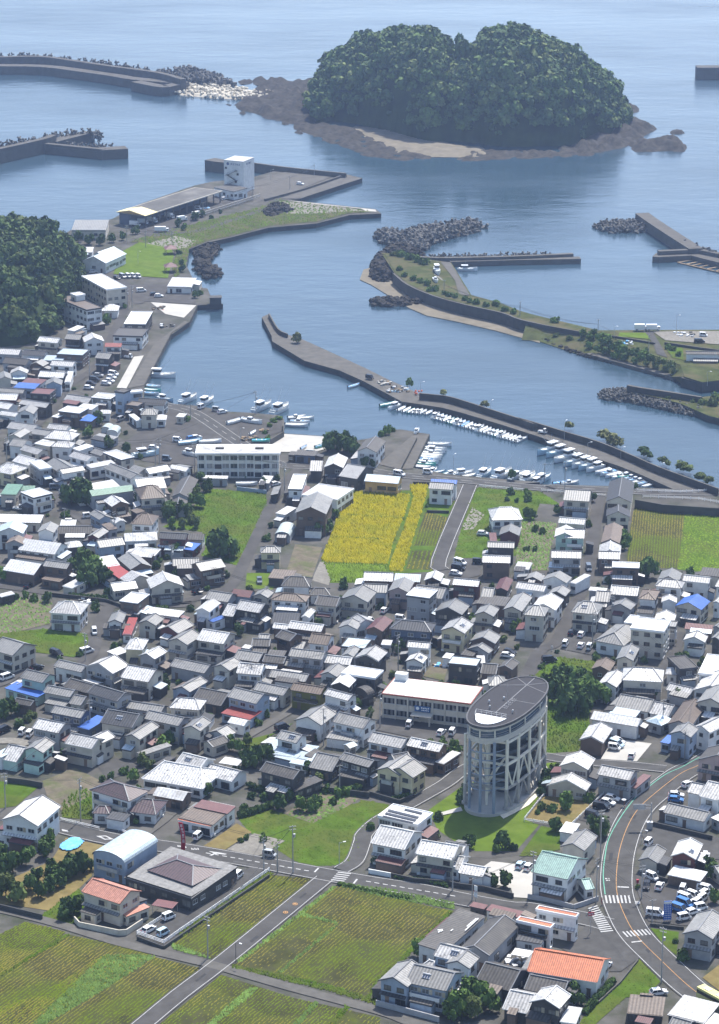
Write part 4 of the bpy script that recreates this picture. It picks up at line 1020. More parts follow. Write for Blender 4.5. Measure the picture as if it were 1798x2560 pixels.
g2Nw 215 705 290 613 300 745 h6
g1Co 215 918 490 940 470 998 h4.5
g2Gw 725 983 920 995 918 1048
+g2Uw 735 958 948 968 930 1000
#A0
f1Zk 1000 415 1545 585 1917 360 h4.2
+p1Qk 1185 372 1552 500 1765 352 h4.4
#E3
g1Nw 1345 1218 1640 1222 1620 1245 h5.2
#E0
g1Cw 270 905 440 828 350 972 h5
+g1Cw 300 872 435 824 330 900 h6.2
f1Sw 190 870 260 870 325 835 h4
f1Nw 1240 345 1400 380 1480 350 h5
"""
PITCH = .44
def solve(t, n, he, typ, st=1):
    p1, p2, p3 = TP(t, n[0], n[1]), TP(t, n[2], n[3]), TP(t, n[4], n[5]); Wd = 8.0
    for _ in range(14):
        hr = he if typ in 'fp' else he+Wd/2*(PITCH if typ != 'v' else (.38 if st == 2 else .6))
        A, B, C = P(*p1, hr), P(*p2, hr), P(*p3, he); d = Vector((B.x-A.x, B.y-A.y)); L = d.length; d.normalize(); nn = Vector((-d.y, d.x)); q = Vector((C.x-A.x, C.y-A.y)); wp = q.dot(nn)
        Wn = abs(wp)*(1 if typ in 'fp' else 2); Wd = .5*Wd+.5*max(2.2, min(22., Wn))
    t_ = q.dot(d); ext = max(-t_, t_-L, 0)
    if typ in 'fp':
        cxy = Vector((A.x, A.y))+d*L/2+nn*(Wd/2 if wp > 0 else -Wd/2)
    else: cxy = Vector((A.x, A.y))+d*L/2
    if typ == 'p': ext = Wd*.4; hr = he+Wd*.16
    if typ == 'h':
        ext = max(Wd*.28, min(Wd*.6, ext)); L += 2*ext
    return Vector((cxy.x, cxy.y)), atan2(d.y, d.x), max(2.4, min(70., L)), Wd, hr, ext
# shared window and door meshes (local: x across, -y outwards, origin at the centre)
def winmesh(nm, w_, h_, fr, mull=1, rail=0, bx=.07):
    b = MB(); f = .09
    b.box((0, -bx/2, h_/2-f/2), (w_, bx, f)); b.box((0, -bx/2, -h_/2+f/2), (w_, bx, f))
    for s in (-1, 1): b.box((s*(w_/2-f/2), -bx/2, 0), (f, bx, h_-2*f))
    for i in range(mull): x = -w_/2+(i+1)*w_/(mull+1); b.box((x, -bx/2, 0), (f, bx*.8, h_-2*f))
    if rail: b.box((0, -bx/2, .0), (w_-2*f, bx*.7, .06))
    b.box((0, -.09, -h_/2-.04), (w_+.16, .16, .07))
    return b.me(nm, [fr])
def panemesh(w_, h_, m): b = MB(); b.box((0, .0, 0), (w_-.16, .03, h_-.16)); return b.me('pane', [m])
WT = {}
for fk, fm in (('d', FR_D), ('l', FR_L)):
    for k, (w_, h_, mu) in dict(A=(1.75, 1.15, 1), B=(.8, .85, 0), C=(2.6, 1.8, 1), E=(3.2, 1.3, 3), F=(1.2, 1.0, 1)).items():
        WT[fk+k] = (winmesh('window', w_, h_, fm, mu), [panemesh(w_, h_, GLASS), panemesh(w_, h_, CURT)], w_, h_)
b = MB(); b.box((0, -.04, 0), (.95, .08, 2.05)); b.box((0, -.09, 1.1), (1.2, .18, .1)); b.box((.35, -.1, 0), (.05, .06, .2)); DOORM = b.me('door', [mat('door_panel', (.16,.11,.08), rough=.6, rnd=.5)])
b = MB(); b.box((0, -.35, 0), (.8, .3, .6)); b.tube((0, -.51, 0), (0, -.5, 0), .24, n=10); ACM = b.me('air_conditioner', [mat('appliance_white', (.62,.62,.6), rough=.5)])
b = MB(); b.box((0, 0, .12), (1.9, 1.1, .1)); b.tube((-.95, .62, .2), (.95, .62, .2), .24, n=8); 
for s in (-.5, 0, .5): b.box((s*1.2, 0, .18), (.5, 1.0, .02), 1)
SOLM = b.me('solar_heater', [METAL, mat('solar_glass', (.03,.045,.08), rough=.1, spec=.7)])
b = MB(); b.box((0, -.04, 0), (.75, .1, 1.25)); SHUT = b.me('shutter_box', [mat('shutter_panel', (.44,.38,.28), rough=.7, rnd=.3)])
def add_windows(root, axis, sx, length, dist, storeys, he, seed, near, z0=0., door=True, style=None, dense=1.0):
    """windows on the wall whose outward normal is +-x (axis 0) or +-y (axis 1) in the house's frame"""
    rr = random.Random(seed); fk = style or rr.choice('dddl'); sh = he/storeys; n = max(1, int(length/3.0*dense)); isf = length > 5
    rz = {(1, -1): 0., (1, 1): pi, (0, 1): pi/2, (0, -1): -pi/2}[(axis, sx)]
    dd = rr.randrange(n) if (door and isf) else -1
    for s in range(storeys):
        for i in range(n):
            t = (-length/2+(i+.5)*length/n)+rr.uniform(-.25, .25)
            pos = (t, sx*dist) if axis == 1 else (sx*dist, t)
            if s == 0 and i == dd:
                ob('door', DOORM, root, (pos[0], pos[1], z0+1.05), rz); continue
            if rr.random() < (.12 if isf else .3): continue
            k = rr.choice('AACE' if (isf and s == 0) else ('AAAE' if isf else 'ABF'))
            me_, pm, w_, h_ = WT[fk+k]
            if w_ > length/n-.2: me_, pm, w_, h_ = WT[fk+'A'] if length/n > 2 else WT[fk+'B']
            z = z0+s*sh+sh*(.5 if k != 'C' else .42); z = min(z, z0+(s+1)*sh-h_/2-.25)
            wo_ = ob('window', me_, root, (pos[0], pos[1], z), rz); ob('pane', rr.choice(pm), wo_, (0, -.02, 0))
            if near and k == 'A' and rr.random() < .28: ob('shutter_box', SHUT, root, (pos[0]+(1.3*cos(rz)), pos[1]+1.3*sin(rz), z), rz)
            if near and rr.random() < .07 and s == 0: ob('air_conditioner', ACM, root, (pos[0]-1.2*cos(rz), pos[1]-1.2*sin(rz), z0+.5), rz)
def facing(root_loc, rz, axis, sx):
    nx, ny = ((cos(rz)*sx, sin(rz)*sx) if axis == 0 else (-sin(rz)*sx, cos(rz)*sx)); v = -root_loc.x*nx-root_loc.y*ny
    return v/(math.hypot(root_loc.x, root_loc.y) or 1)
def house_body(root, off, rz, typ, st, rc, wc, L, W_, he, hr, ext, seed, near, first):
    """off/rz relative to root frame: builds wall, roof and openings in an inner frame given by an offset matrix"""
    rr = random.Random(seed); ca, sa = cos(rz), sin(rz)
    T = lambda v: (off.x+v[0]*ca-v[1]*sa, off.y+v[0]*sa+v[1]*ca, v[2])
    o = .45 if typ != 'f' else .25; wl_, ww = L/2-(o if typ != 'g' else .4), W_/2-o; wl_ = max(1, wl_); ww = max(.9, ww)
    typ = 'h' if typ == 'p' else typ; wall = MB(); roof = MB(); rise = hr-he; th = .14
    if typ == 'g':
        hw = he+rise*(1-ww/(W_/2))*.0+rise*(ww/(W_/2)); zt = he-.02
        zr = he+rise*(1-0)-.12; ze = he+rise*(1-ww/(W_/2))-.1
        for s in (-1, 1): wall.face([T((-wl_*s, ww*s, 0)), T((wl_*s, ww*s, 0)), T((wl_*s, ww*s, ze)), T((-wl_*s, ww*s, ze))][::1 if s < 0 else 1], 0, [(0, 0), (2*wl_, 0), (2*wl_, ze), (0, ze)])
        for s in (-1, 1): wall.face([T((wl_*s, -ww*s, 0)), T((wl_*s, ww*s, 0)), T((wl_*s, ww*s, ze)), T((wl_*s, 0, zr)), T((wl_*s, -ww*s, ze))], 0, [(0, 0), (2*ww, 0), (2*ww, ze), (ww, zr), (0, ze)])
        sl = math.hypot(W_/2, rise)
        for s in (-1, 1):
            a, b_, c_, d_ = (-L/2, 0, hr), (L/2, 0, hr), (L/2, s*W_/2, he), (-L/2, s*W_/2, he)
            q = [a, b_, c_, d_] if s < 0 else [b_, a, d_, c_]
            roof.face([T((v[0], v[1], v[2])) for v in q][::-1], 0, ([(0, 0), (L, 0), (L, sl), (0, sl)] if s < 0 else [(L, 0), (0, 0), (0, sl), (L, sl)])[::-1])
            roof.face([T((v[0], v[1], v[2]-th)) for v in q], 1)
            roof.face([T((-L/2, s*W_/2, he-th)), T((L/2, s*W_/2, he-th)), T((L/2, s*W_/2, he)), T((-L/2, s*W_/2, he))], 1)
            for e in (-1, 1): roof.face([T((e*L/2, 0, hr-th)), T((e*L/2, s*W_/2, he-th)), T((e*L/2, s*W_/2, he)), T((e*L/2, 0, hr))], 1)
    elif typ == 'h':
        for (x0, y0), (x1, y1) in (((-wl_, -ww), (wl_, -ww)), ((wl_, -ww), (wl_, ww)), ((wl_, ww), (-wl_, ww)), ((-wl_, ww), (-wl_, -ww))):
            ll = math.hypot(x1-x0, y1-y0); wall.face([T((x0, y0, 0)), T((x1, y1, 0)), T((x1, y1, he)), T((x0, y0, he))], 0, [(0, 0), (ll, 0), (ll, he), (0, he)])
        rl = max(.05, L/2-ext); sl = math.hypot(W_/2, rise)
        A = [(-L/2, -W_/2, he), (L/2, -W_/2, he), (L/2, W_/2, he), (-L/2, W_/2, he)]; R0, R1 = (-rl, 0, hr), (rl, 0, hr)
        for q, uv in (([A[0], A[1], R1, R0], [(0, sl), (L, sl), (L-ext, 0), (ext, 0)]), ([A[2], A[3], R0, R1], [(0, sl), (L, sl), (L-ext, 0), (ext, 0)]), ([A[1], A[2], R1], [(0, sl), (W_, sl), (W_/2, 0)]), ([A[3], A[0], R0], [(0, sl), (W_, sl), (W_/2, 0)])): roof.face([T(v) for v in q], 0, uv)
        for i in range(4): p, q = A[i], A[(i+1) % 4]; roof.face([T((p[0], p[1], he-th)), T((q[0], q[1], he-th)), T(q), T(p)], 1)
        roof.face([T((v[0], v[1], he-th)) for v in A][::-1], 1)
    elif typ == 'f':
        for (x0, y0), (x1, y1) in (((-wl_, -ww), (wl_, -ww)), ((wl_, -ww), (wl_, ww)), ((wl_, ww), (-wl_, ww)), ((-wl_, ww), (-wl_, -ww))):
            ll = math.hypot(x1-x0, y1-y0); wall.face([T((x0, y0, 0)), T((x1, y1, 0)), T((x1, y1, he-.16)), T((x0, y0, he-.16))], 0, [(0, 0), (ll, 0), (ll, he), (0, he)])
        tl = .03*W_ if st == 1 else 0.
        A = [(-L/2, -W_/2, he-tl), (L/2, -W_/2, he-tl), (L/2, W_/2, he+tl), (-L/2, W_/2, he+tl)]; h2 = .2 if st == 1 else .45
        roof.face([T(v) for v in A], 0, [(0, 0), (L, 0), (L, W_), (0, W_)])
        for i in range(4): p, q = A[i], A[(i+1) % 4]; roof.face([T((p[0], p[1], p[2]-h2)), T((q[0], q[1], q[2]-h2)), T(q), T(p)], 1)
        roof.face([T((v[0], v[1], v[2]-h2)) for v in A][::-1], 1)
        if st >= 2:
            for s in (-1, 1):
                for c_, d_ in (((0, s*(W_/2-.1)), (L, .2)), ((s*(L/2-.1), 0), (.2, W_-.4))):
                    q = T((c_[0], c_[1], he+.1)); roof.box(q, (d_[0], d_[1], .22), 2, rz)
    else:
        n = 10; prof = [(-W_/2*cos(pi*i/n), he+rise*sin(pi*i/n)) for i in range(n+1)]; arc = 0.
        for i in range(n):
            (y0, z0), (y1, z1) = prof[i], prof[i+1]; ds = math.hypot(y1-y0, z1-z0)
            roof.face([T((-L/2, y0, z0)), T((L/2, y0, z0)), T((L/2, y1, z1)), T((-L/2, y1, z1))], 0, [(0, arc), (L, arc), (L, arc+ds), (0, arc+ds)]); arc += ds
            roof.face([T((-L/2, y1, z1-.1)), T((L/2, y1, z1-.1)), T((L/2, y0, z0-.1)), T((-L/2, y0, z0-.1))], 1)
            for e in (-1, 1): roof.face([T((e*L/2, y0, z0-.1)), T((e*L/2, y1, z1-.1)), T((e*L/2, y1, z1)), T((e*L/2, y0, z0))], 1)
        ww = W_/2-.12
        for s in (-1, 1):
            wall.face([T((-wl_, ww*s, 0)), T((wl_, ww*s, 0)), T((wl_, ww*s, he)), T((-wl_, ww*s, he))])
            wall.face([T((wl_*s, -ww, 0)), T((wl_*s, ww, 0))]+[T((wl_*s, -y*ww/(W_/2), z-.12)) for y, z in prof])
    wall.ob('wall' if first else 'annex_wall', [WALL[wc]], root)
    edge = WHITE if (rc in 'SWO' and rr.random() < .5) else TRIM
    if rc == 'O' and typ == 'f': edge = WHITE
    ro = roof.ob('roof' if first else 'lower_roof', [ROOF[rc], edge, edge if rc != 'S' else WHITE], root)
    # ridge and hip tiles
    if typ in 'gh' and rc in 'WGDNBOPQT' and (near or L > 6):
        b_ = MB(); rl = L/2 if typ == 'g' else max(.05, L/2-ext); wr = .26
        pts = [((-rl, 0, hr), (rl, 0, hr))]
        if typ == 'h': pts += [((s*rl, 0, hr), (s*L/2, q*W_/2, he)) for s in (-1, 1) for q in (-1, 1)]
        elif near: pts += [((s*(L/2-.12), 0, hr), (s*(L/2-.12), q*W_/2, he)) for s in (-1, 1) for q in (-1, 1)]
        for a, c_ in pts: b_.bar(T((a[0], a[1], a[2]+.08)), T((c_[0], c_[1], c_[2]+.06)), wr, .2)
        b_.ob('ridge_tiles', [RIDGEL if (rc == 'W' and rr.random() < .35) else (RIDGE if rc in 'WGDNQ' else ROOF[rc])], ro)
    if typ in 'gh' and near and rc in 'WGDB' and rr.random() < .16 and st == 2:
        s = -1 if facing(root.location, root.rotation_euler.z+rz, 1, -1) > 0 else 1
        so_ = ob('solar_heater', SOLM, root, T((rr.uniform(-.2, .2)*L, s*W_*.25, he+rise*.5)), rz if s < 0 else rz+pi); so_.rotation_euler = (math.atan2(rise, W_/2), 0, rz if s < 0 else rz+pi)
    # openings on the walls the camera can see
    if typ == 'v' and rc == 'X': return
    inner = root
    if abs(rz) > 1e-6 or off.length > 1e-6:
        pass
    sub = []
    for axis, sx, ln, ds in ((1, -1, 2*wl_, ww), (1, 1, 2*wl_, ww), (0, 1, 2*ww, wl_), (0, -1, 2*ww, wl_)):
        f = facing(root.location, root.rotation_euler.z+rz, axis, sx)
        if f < .12: continue
        before = len(root.children) if False else None
        marks.append((root, off.copy(), rz, axis, sx, ln, ds, st, he-.1 if typ != 'g' else he, seed+axis*7+sx, near, first and f > .6))
marks = []
def flush_windows():
    for root, off, rz, axis, sx, ln, ds, st, he, seed, near, first in marks:
        rr = random.Random(seed); fk = rr.choice('dddl'); sh = he/st; n = max(1, int(ln/3.0)); isf = ln > 5
        r0 = {(1, -1): 0., (1, 1): pi, (0, 1): pi/2, (0, -1): -pi/2}[(axis, sx)]; dd = rr.randrange(n) if (first and isf) else -1; ca, sa = cos(rz), sin(rz)
        def put(nm, me_, x, y, z, par=root):
            return ob(nm, me_, par, (off.x+x*ca-y*sa, off.y+x*sa+y*ca, z), r0+rz)
        for s in range(st):
            for i in range(n):
                t = -ln/2+(i+.5)*ln/n+rr.uniform(-.2, .2); x, y = (t, sx*ds) if axis == 1 else (sx*ds, t)
                if s == 0 and i == dd: put('door', DOORM, x, y, 1.05); continue
                if rr.random() < (.12 if isf else .3): continue
                k = rr.choice('AACE' if (isf and s == 0) else ('AAAE' if isf else 'ABF')); me_, pm, w_, h_ = WT[fk+k]
                if w_ > ln/n-.2: k = 'A' if ln/n > 2 else 'B'; me_, pm, w_, h_ = WT[fk+k]
                z = s*sh+sh*(.52 if k != 'C' else .42); z = min(z, (s+1)*sh-h_/2-.25)
                wo_ = put('window', me_, x, y, z); ob('pane', rr.choice(pm), wo_, (0, -.02, 0))
                ux, uy = cos(r0), sin(r0)
                if near and k == 'A' and rr.random() < .3: put('shutter_box', SHUT, x+1.3*ux, y+1.3*uy, z)
                elif near and rr.random() < .1 and s == 0: put('air_conditioner', ACM, x-1.2*ux, y-1.2*uy, .5)
        # balcony or pent roof between the storeys
        q = rr.random()
        if st == 2 and isf and first and he > 5:
            b_ = MB(); T = lambda x, y, z: (off.x+x*ca-y*sa, off.y+x*sa+y*ca, z)
            ux, uy = cos(r0), sin(r0); ox, oy = sin(r0), -cos(r0); bx, by = (0, sx*ds) if axis == 1 else (sx*ds, 0); z = he*.5
            if q < .5:
                l2 = ln/2+.1; d_ = 1.0
                a = [T(bx-ux*l2, by-uy*l2, z+.42), T(bx+ux*l2, by+uy*l2, z+.42), T(bx+ux*l2+ox*d_, by+uy*l2+oy*d_, z), T(bx-ux*l2+ox*d_, by-uy*l2+oy*d_, z)]
                b_.face(a[::-1], 0, [(0, 0), (ln, 0), (ln, 1.1), (0, 1.1)][::-1]); b_.face([(v[0], v[1], v[2]-.12) for v in a], 1); b_.face([a[3], (a[3][0], a[3][1], a[3][2]-.12), (a[2][0], a[2][1], a[2][2]-.12), a[2]], 1)
                b_.ob('pent_roof', [ROOF[rr.choice('GGDWN')], TRIM], root)
            elif q < .75:
                l2 = ln*rr.uniform(.2, .42); d_ = 1.1; cx0, cy0, _ = T(bx+ox*d_/2, by+oy*d_/2, 0); b_.box((cx0, cy0, z-.05), (2*l2, d_, .12), 0, r0+rz)
                cx1, cy1, _ = T(bx+ox*d_, by+oy*d_, 0); b_.box((cx1, cy1, z+.5), (2*l2, .06, .95), 1, r0+rz)
                for s in (-1, 1): c2 = T(bx+ox*d_/2+ux*l2*s, by+oy*d_/2+uy*l2*s, 0); b_.box((c2[0], c2[1], z+.5), (.06, d_, .95), 1, r0+rz)
                b_.ob('balcony', [CONCL, rr.choice([FR_D, FR_L, WALL['w'], WALL['c']])], root)
TYPN = dict(g='gable roof', h='hip roof', f='flat roof', v='barrel roof'); STN = {1: 'low', 2: 'two-storey', 3: 'three-storey'}
HB = []; HREC = []
def build_houses():
    t = None; root = None; k = 0
    for ln in HOUSES.strip().splitlines():
        ln = ln.strip()
        if ln.startswith('#'): t = ln[1:]; continue
        tk = ln.split(); code = tk[0]; plus = code[0] == '+'
        if plus: code = code[1:]
        typ, st, rc, wc = code[0], int(code[1]), code[2], code[3]; n = [float(x) for x in tk[1:7]]; he = {1: 3.1, 2: 5.8, 3: 8.6}[st]
        if len(tk) > 7: he = float(tk[7][1:])
        k += 1; c, rz, L, W_, hr, ext = solve(t, n, he, typ, st); px = TP(t, n[4], n[5])
        if plus:
            rl = Vector((c.x-root.location.x, c.y-root.location.y)); a = root.rotation_euler.z; off = Vector((rl.x*cos(-a)-rl.y*sin(-a), rl.x*sin(-a)+rl.y*cos(-a))); HREC.append((c.x, c.y, rz, L, W_, root)); house_body(root, off, rz-a, typ, st, rc, wc, L, W_, he, hr, ext, k*13, px[1] > 1480, False); continue
        small = L*W_ < 30 and st == 1
        root = empty('shed' if small else 'house', (c.x, c.y, 0), rz); HREC.append((c.x, c.y, rz, L, W_, root)); HB.append((c.x, c.y, max(L, W_)/2))
        house_body(root, Vector((0, 0)), 0., typ, st, rc, wc, L, W_, he, hr, ext, k*13, px[1] > 1480, True)
        nm = 'shed' if small else ('house' if L*W_ < 330 else 'building')
        later(root, '%s %s %s with %s %s' % (STN[st], WALLN[wc], nm, ROOFN[rc], TYPN[typ]) if not small else 'small %s shed with %s %s' % (WALLN[wc], ROOFN[rc], TYPN[typ]), nm, 'houses of the harbour town', at=(px[0], px[1]))
FB = {}
def pip(x, y, pg):
    c = False; j = len(pg)-1
    for i in range(len(pg)):
        (xi, yi), (xj, yj) = pg[i], pg[j]
        if (yi > y) != (yj > y) and x < (xj-xi)*(y-yi)/(yj-yi)+xi: c = not c
        j = i
    return c
def free(x, y, m=0.):
    if len(FB) != 1 or FB.get('n') != len(NOGO):
        FB.clear(); FB['n'] = len(NOGO); global FPG, FRD
        FPG = [(*pg.min(0), *pg.max(0), pg.tolist()) for pg in NOGO]; FRD = [(*p.min(0), *p.max(0), p, hw) for p, hw in ROADL]
    for x0, y0, x1, y1, pg in FPG:
        if x0 < x < x1 and y0 < y < y1 and pip(x, y, pg): return False
    for x0, y0, x1, y1, pts, hw in FRD:
        if not (x0-9 < x < x1+9 and y0-9 < y < y1+9): continue
        a, d = pts[:-1], pts[1:]-pts[:-1]; t = np.clip(((x-a[:, 0])*d[:, 0]+(y-a[:, 1])*d[:, 1])/np.maximum(1e-6, (d**2).sum(1)), 0, 1)
        if np.hypot(a[:, 0]+d[:, 0]*t-x, a[:, 1]+d[:, 1]*t-y).min() < hw+m: return False
    return True
def inhouse(x, y, m=0., skip=None):
    for (cx, cy, rz, L, W_, o) in HREC:
        dx, dy = x-cx, y-cy
        if abs(dx) > 30 or abs(dy) > 30 or o is skip: continue
        u = dx*cos(rz)+dy*sin(rz); v = -dx*sin(rz)+dy*cos(rz)
        if abs(u) < L/2+m and abs(v) < W_/2+m: return True
    return False
def add_annexes():
    rr = random.Random(77); k = 0
    for (cx, cy, rz, L, W_, o) in list(HREC):
        if L*W_ < 28 or L*W_ > 260: continue
        for axis, sx in ((1, -1), (0, 1), (0, -1), (1, 1)):
            if rr.random() < .35: continue
            al, ad = (L if axis == 1 else W_)*rr.uniform(.35, .8), rr.uniform(2., 3.4); half = (W_ if axis == 1 else L)/2
            px, py = (rr.uniform(-.15, .15)*L, sx*(half+ad/2-.5)) if axis == 1 else (sx*(half+ad/2-.5), rr.uniform(-.15, .15)*W_)
            ok = True
            for e in (-.5, 0, .5):
                for f in (0, .5):
                    ux, uy = (px+e*al, py+sx*f*ad) if axis == 1 else (px+sx*f*ad, py+e*al)
                    wx, wy = cx+ux*cos(rz)-uy*sin(rz), cy+ux*sin(rz)+uy*cos(rz)
                    if not free(wx, wy, .6) or inhouse(wx, wy, .1, o): ok = False
            if not ok: continue
            h = rr.uniform(2.3, 3.0); rc = rr.choice('NNGGBDSWMC'); wc = rr.choice('bbgkkcwu'); b = MB(); dims = (al, ad) if axis == 1 else (ad, al)
            b.box((px, py, h/2), (dims[0]-.3, dims[1]-.3, h)); b.ob('annex_wall', [WALL[wc]], o)
            x0, x1, y0, y1 = px-dims[0]/2, px+dims[0]/2, py-dims[1]/2, py+dims[1]/2; t_ = .6; hz = lambda x, y: h+.12+t_*(1-((sx*(y-py)/dims[1] if axis == 1 else sx*(x-px)/dims[0])+.5))
            q = [(x0, y0), (x1, y0), (x1, y1), (x0, y1)]; r = MB(); r.face([(x, y, hz(x, y)) for x, y in q], 0, [(x, y) if axis == 1 else (y, x) for x, y in q])
            for i in range(4): (xa, ya), (xb, yb) = q[i], q[(i+1) % 4]; r.face([(xa, ya, hz(xa, ya)-.4), (xb, yb, hz(xb, yb)-.4), (xb, yb, hz(xb, yb)), (xa, ya, hz(xa, ya))], 1)
            r.ob('annex_roof', [ROOF[rc], TRIM], o); HREC.append((cx+px*cos(rz)-py*sin(rz), cy+px*sin(rz)+py*cos(rz), rz, dims[0], dims[1], o)); k += 1
build_houses(); flush_windows(); add_annexes()
# ================================================================ vegetation prototypes
def crown_arrays(seed, nb=9, nl=26, ls=.15, flat_=.8, core=True, jit=.45):
    rg = np.random.default_rng(seed); V = []; Fq = []
    for i in range(nb):
        th = rg.uniform(0, 2*pi); r = .62*sqrt(rg.random()); c = np.array([r*cos(th), r*sin(th), .45+rg.uniform(-.28, .42)*flat_]); rad = rg.uniform(.30, .50)*(1 if i else 1.2)
        if i == 0: c = np.array([0, 0, .55])
        n = rg.normal(size=(nl, 3)); n /= np.linalg.norm(n, axis=1)[:, None]; n[:, 2] = np.where(n[:, 2] < -.5, -n[:, 2], n[:, 2])
        p = c+n*rad*rg.uniform(.75, 1.1, nl)[:, None]
        m = n+rg.normal(0, jit, (nl, 3)); m /= np.linalg.norm(m, axis=1)[:, None]
        a = np.cross(m, rg.normal(size=(nl, 3))); a /= np.linalg.norm(a, axis=1)[:, None]; b_ = np.cross(m, a); s = ls*rg.uniform(.6, 1.35, nl)[:, None]
        q = np.stack([p-a*s-b_*s*.7, p+a*s-b_*s*.6, p+a*s*.8+b_*s*.8, p-a*s*.7+b_*s*.7], 1); k = len(V)*0
        V.append(q.reshape(-1, 3))
        if core:
            u = np.array([(x, y, z) for x, y, z in ((1,0,0), (-1,0,0), (0,1,0), (0,-1,0), (0,0,1), (0,0,-1))], float)*rad*.86+c
            for f in ((0,2,4), (2,1,4), (1,3,4), (3,0,4), (2,0,5), (1,2,5), (3,1,5), (0,3,5)):
                V.append(np.array([u[f[0]], u[f[1]], (u[f[1]]+u[f[2]])/2, u[f[2]]]))
    V = np.concatenate(V); return V, np.arange(len(V)).reshape(-1, 4)
CR = [crown_arrays(100+i, 8+i % 4, 30, .15) for i in range(6)]
CRS = [crown_arrays(200+i, 6, 30, .155, jit=.4) for i in range(7)]
CROWNS = {}
def crown_mesh(i, m):
    k = (i, m.name)
    if k not in CROWNS: CROWNS[k] = npmesh('crown', CR[i][0], CR[i][1], m)
    return CROWNS[k]
def trunk_mesh():
    b = MB(); b.tube((0, 0, -.05), (.03, .02, .5), .055, .035, 7)
    for i in range(5): a = i*1.26; b.tube((.02, .01, .22+.05*i), (.42*cos(a), .42*sin(a), .5+.06*i), .025, .01, 5)
    return b.me('trunk', [BARK])
TRUNK = trunk_mesh(); TRN = [0]
TREEN = ['dark evergreen', 'mid green', 'olive green', 'pale reedy']
def tree(p, r, h, kind=0, shrub=False, base=0.):
    TRN[0] += 1; i = TRN[0]; rr = random.Random(i*17)
    o = empty('shrub' if shrub else 'tree', (p.x, p.y, base), rr.uniform(0, 6.28))
    c = ob('crown', crown_mesh(i % 6, LEAF[kind]), o, (0, 0, h*.12 if not shrub else -.1*h), 0, (r*1.08, r*1.08, h*.86))
    ob('trunk', TRUNK, o, (0, 0, 0), 0, (r, r, h*.9))
    sz = 'small' if r < 1.6 else ('mid-sized' if r < 3 else 'large')
    later(o, '%s %s %s' % (sz, TREEN[kind], 'shrub' if shrub else 'tree'), 'shrub' if shrub else 'tree', 'shrubs and trees of the town', at=PX(o.location)); return o
def vnoise(x, y, s, seed=0):
    x = x/s+seed*17.3; y = y/s+seed*9.1; xi = np.floor(x).astype(int); yi = np.floor(y).astype(int); fx = x-xi; fy = y-yi; fx = fx*fx*(3-2*fx); fy = fy*fy*(3-2*fy)
    hsh = lambda a, c: np.modf(np.abs(np.sin(a*127.1+c*311.7+seed*7.7)*43758.5453))[0]
    return (hsh(xi, yi)*(1-fx)+hsh(xi+1, yi)*fx)*(1-fy)+(hsh(xi, yi+1)*(1-fx)+hsh(xi+1, yi+1)*fx)*fy
def fbm(x, y, s, seed=0, o=4): return sum(vnoise(x, y, s/2**i, seed+i)/2**i for i in range(o))/1.9
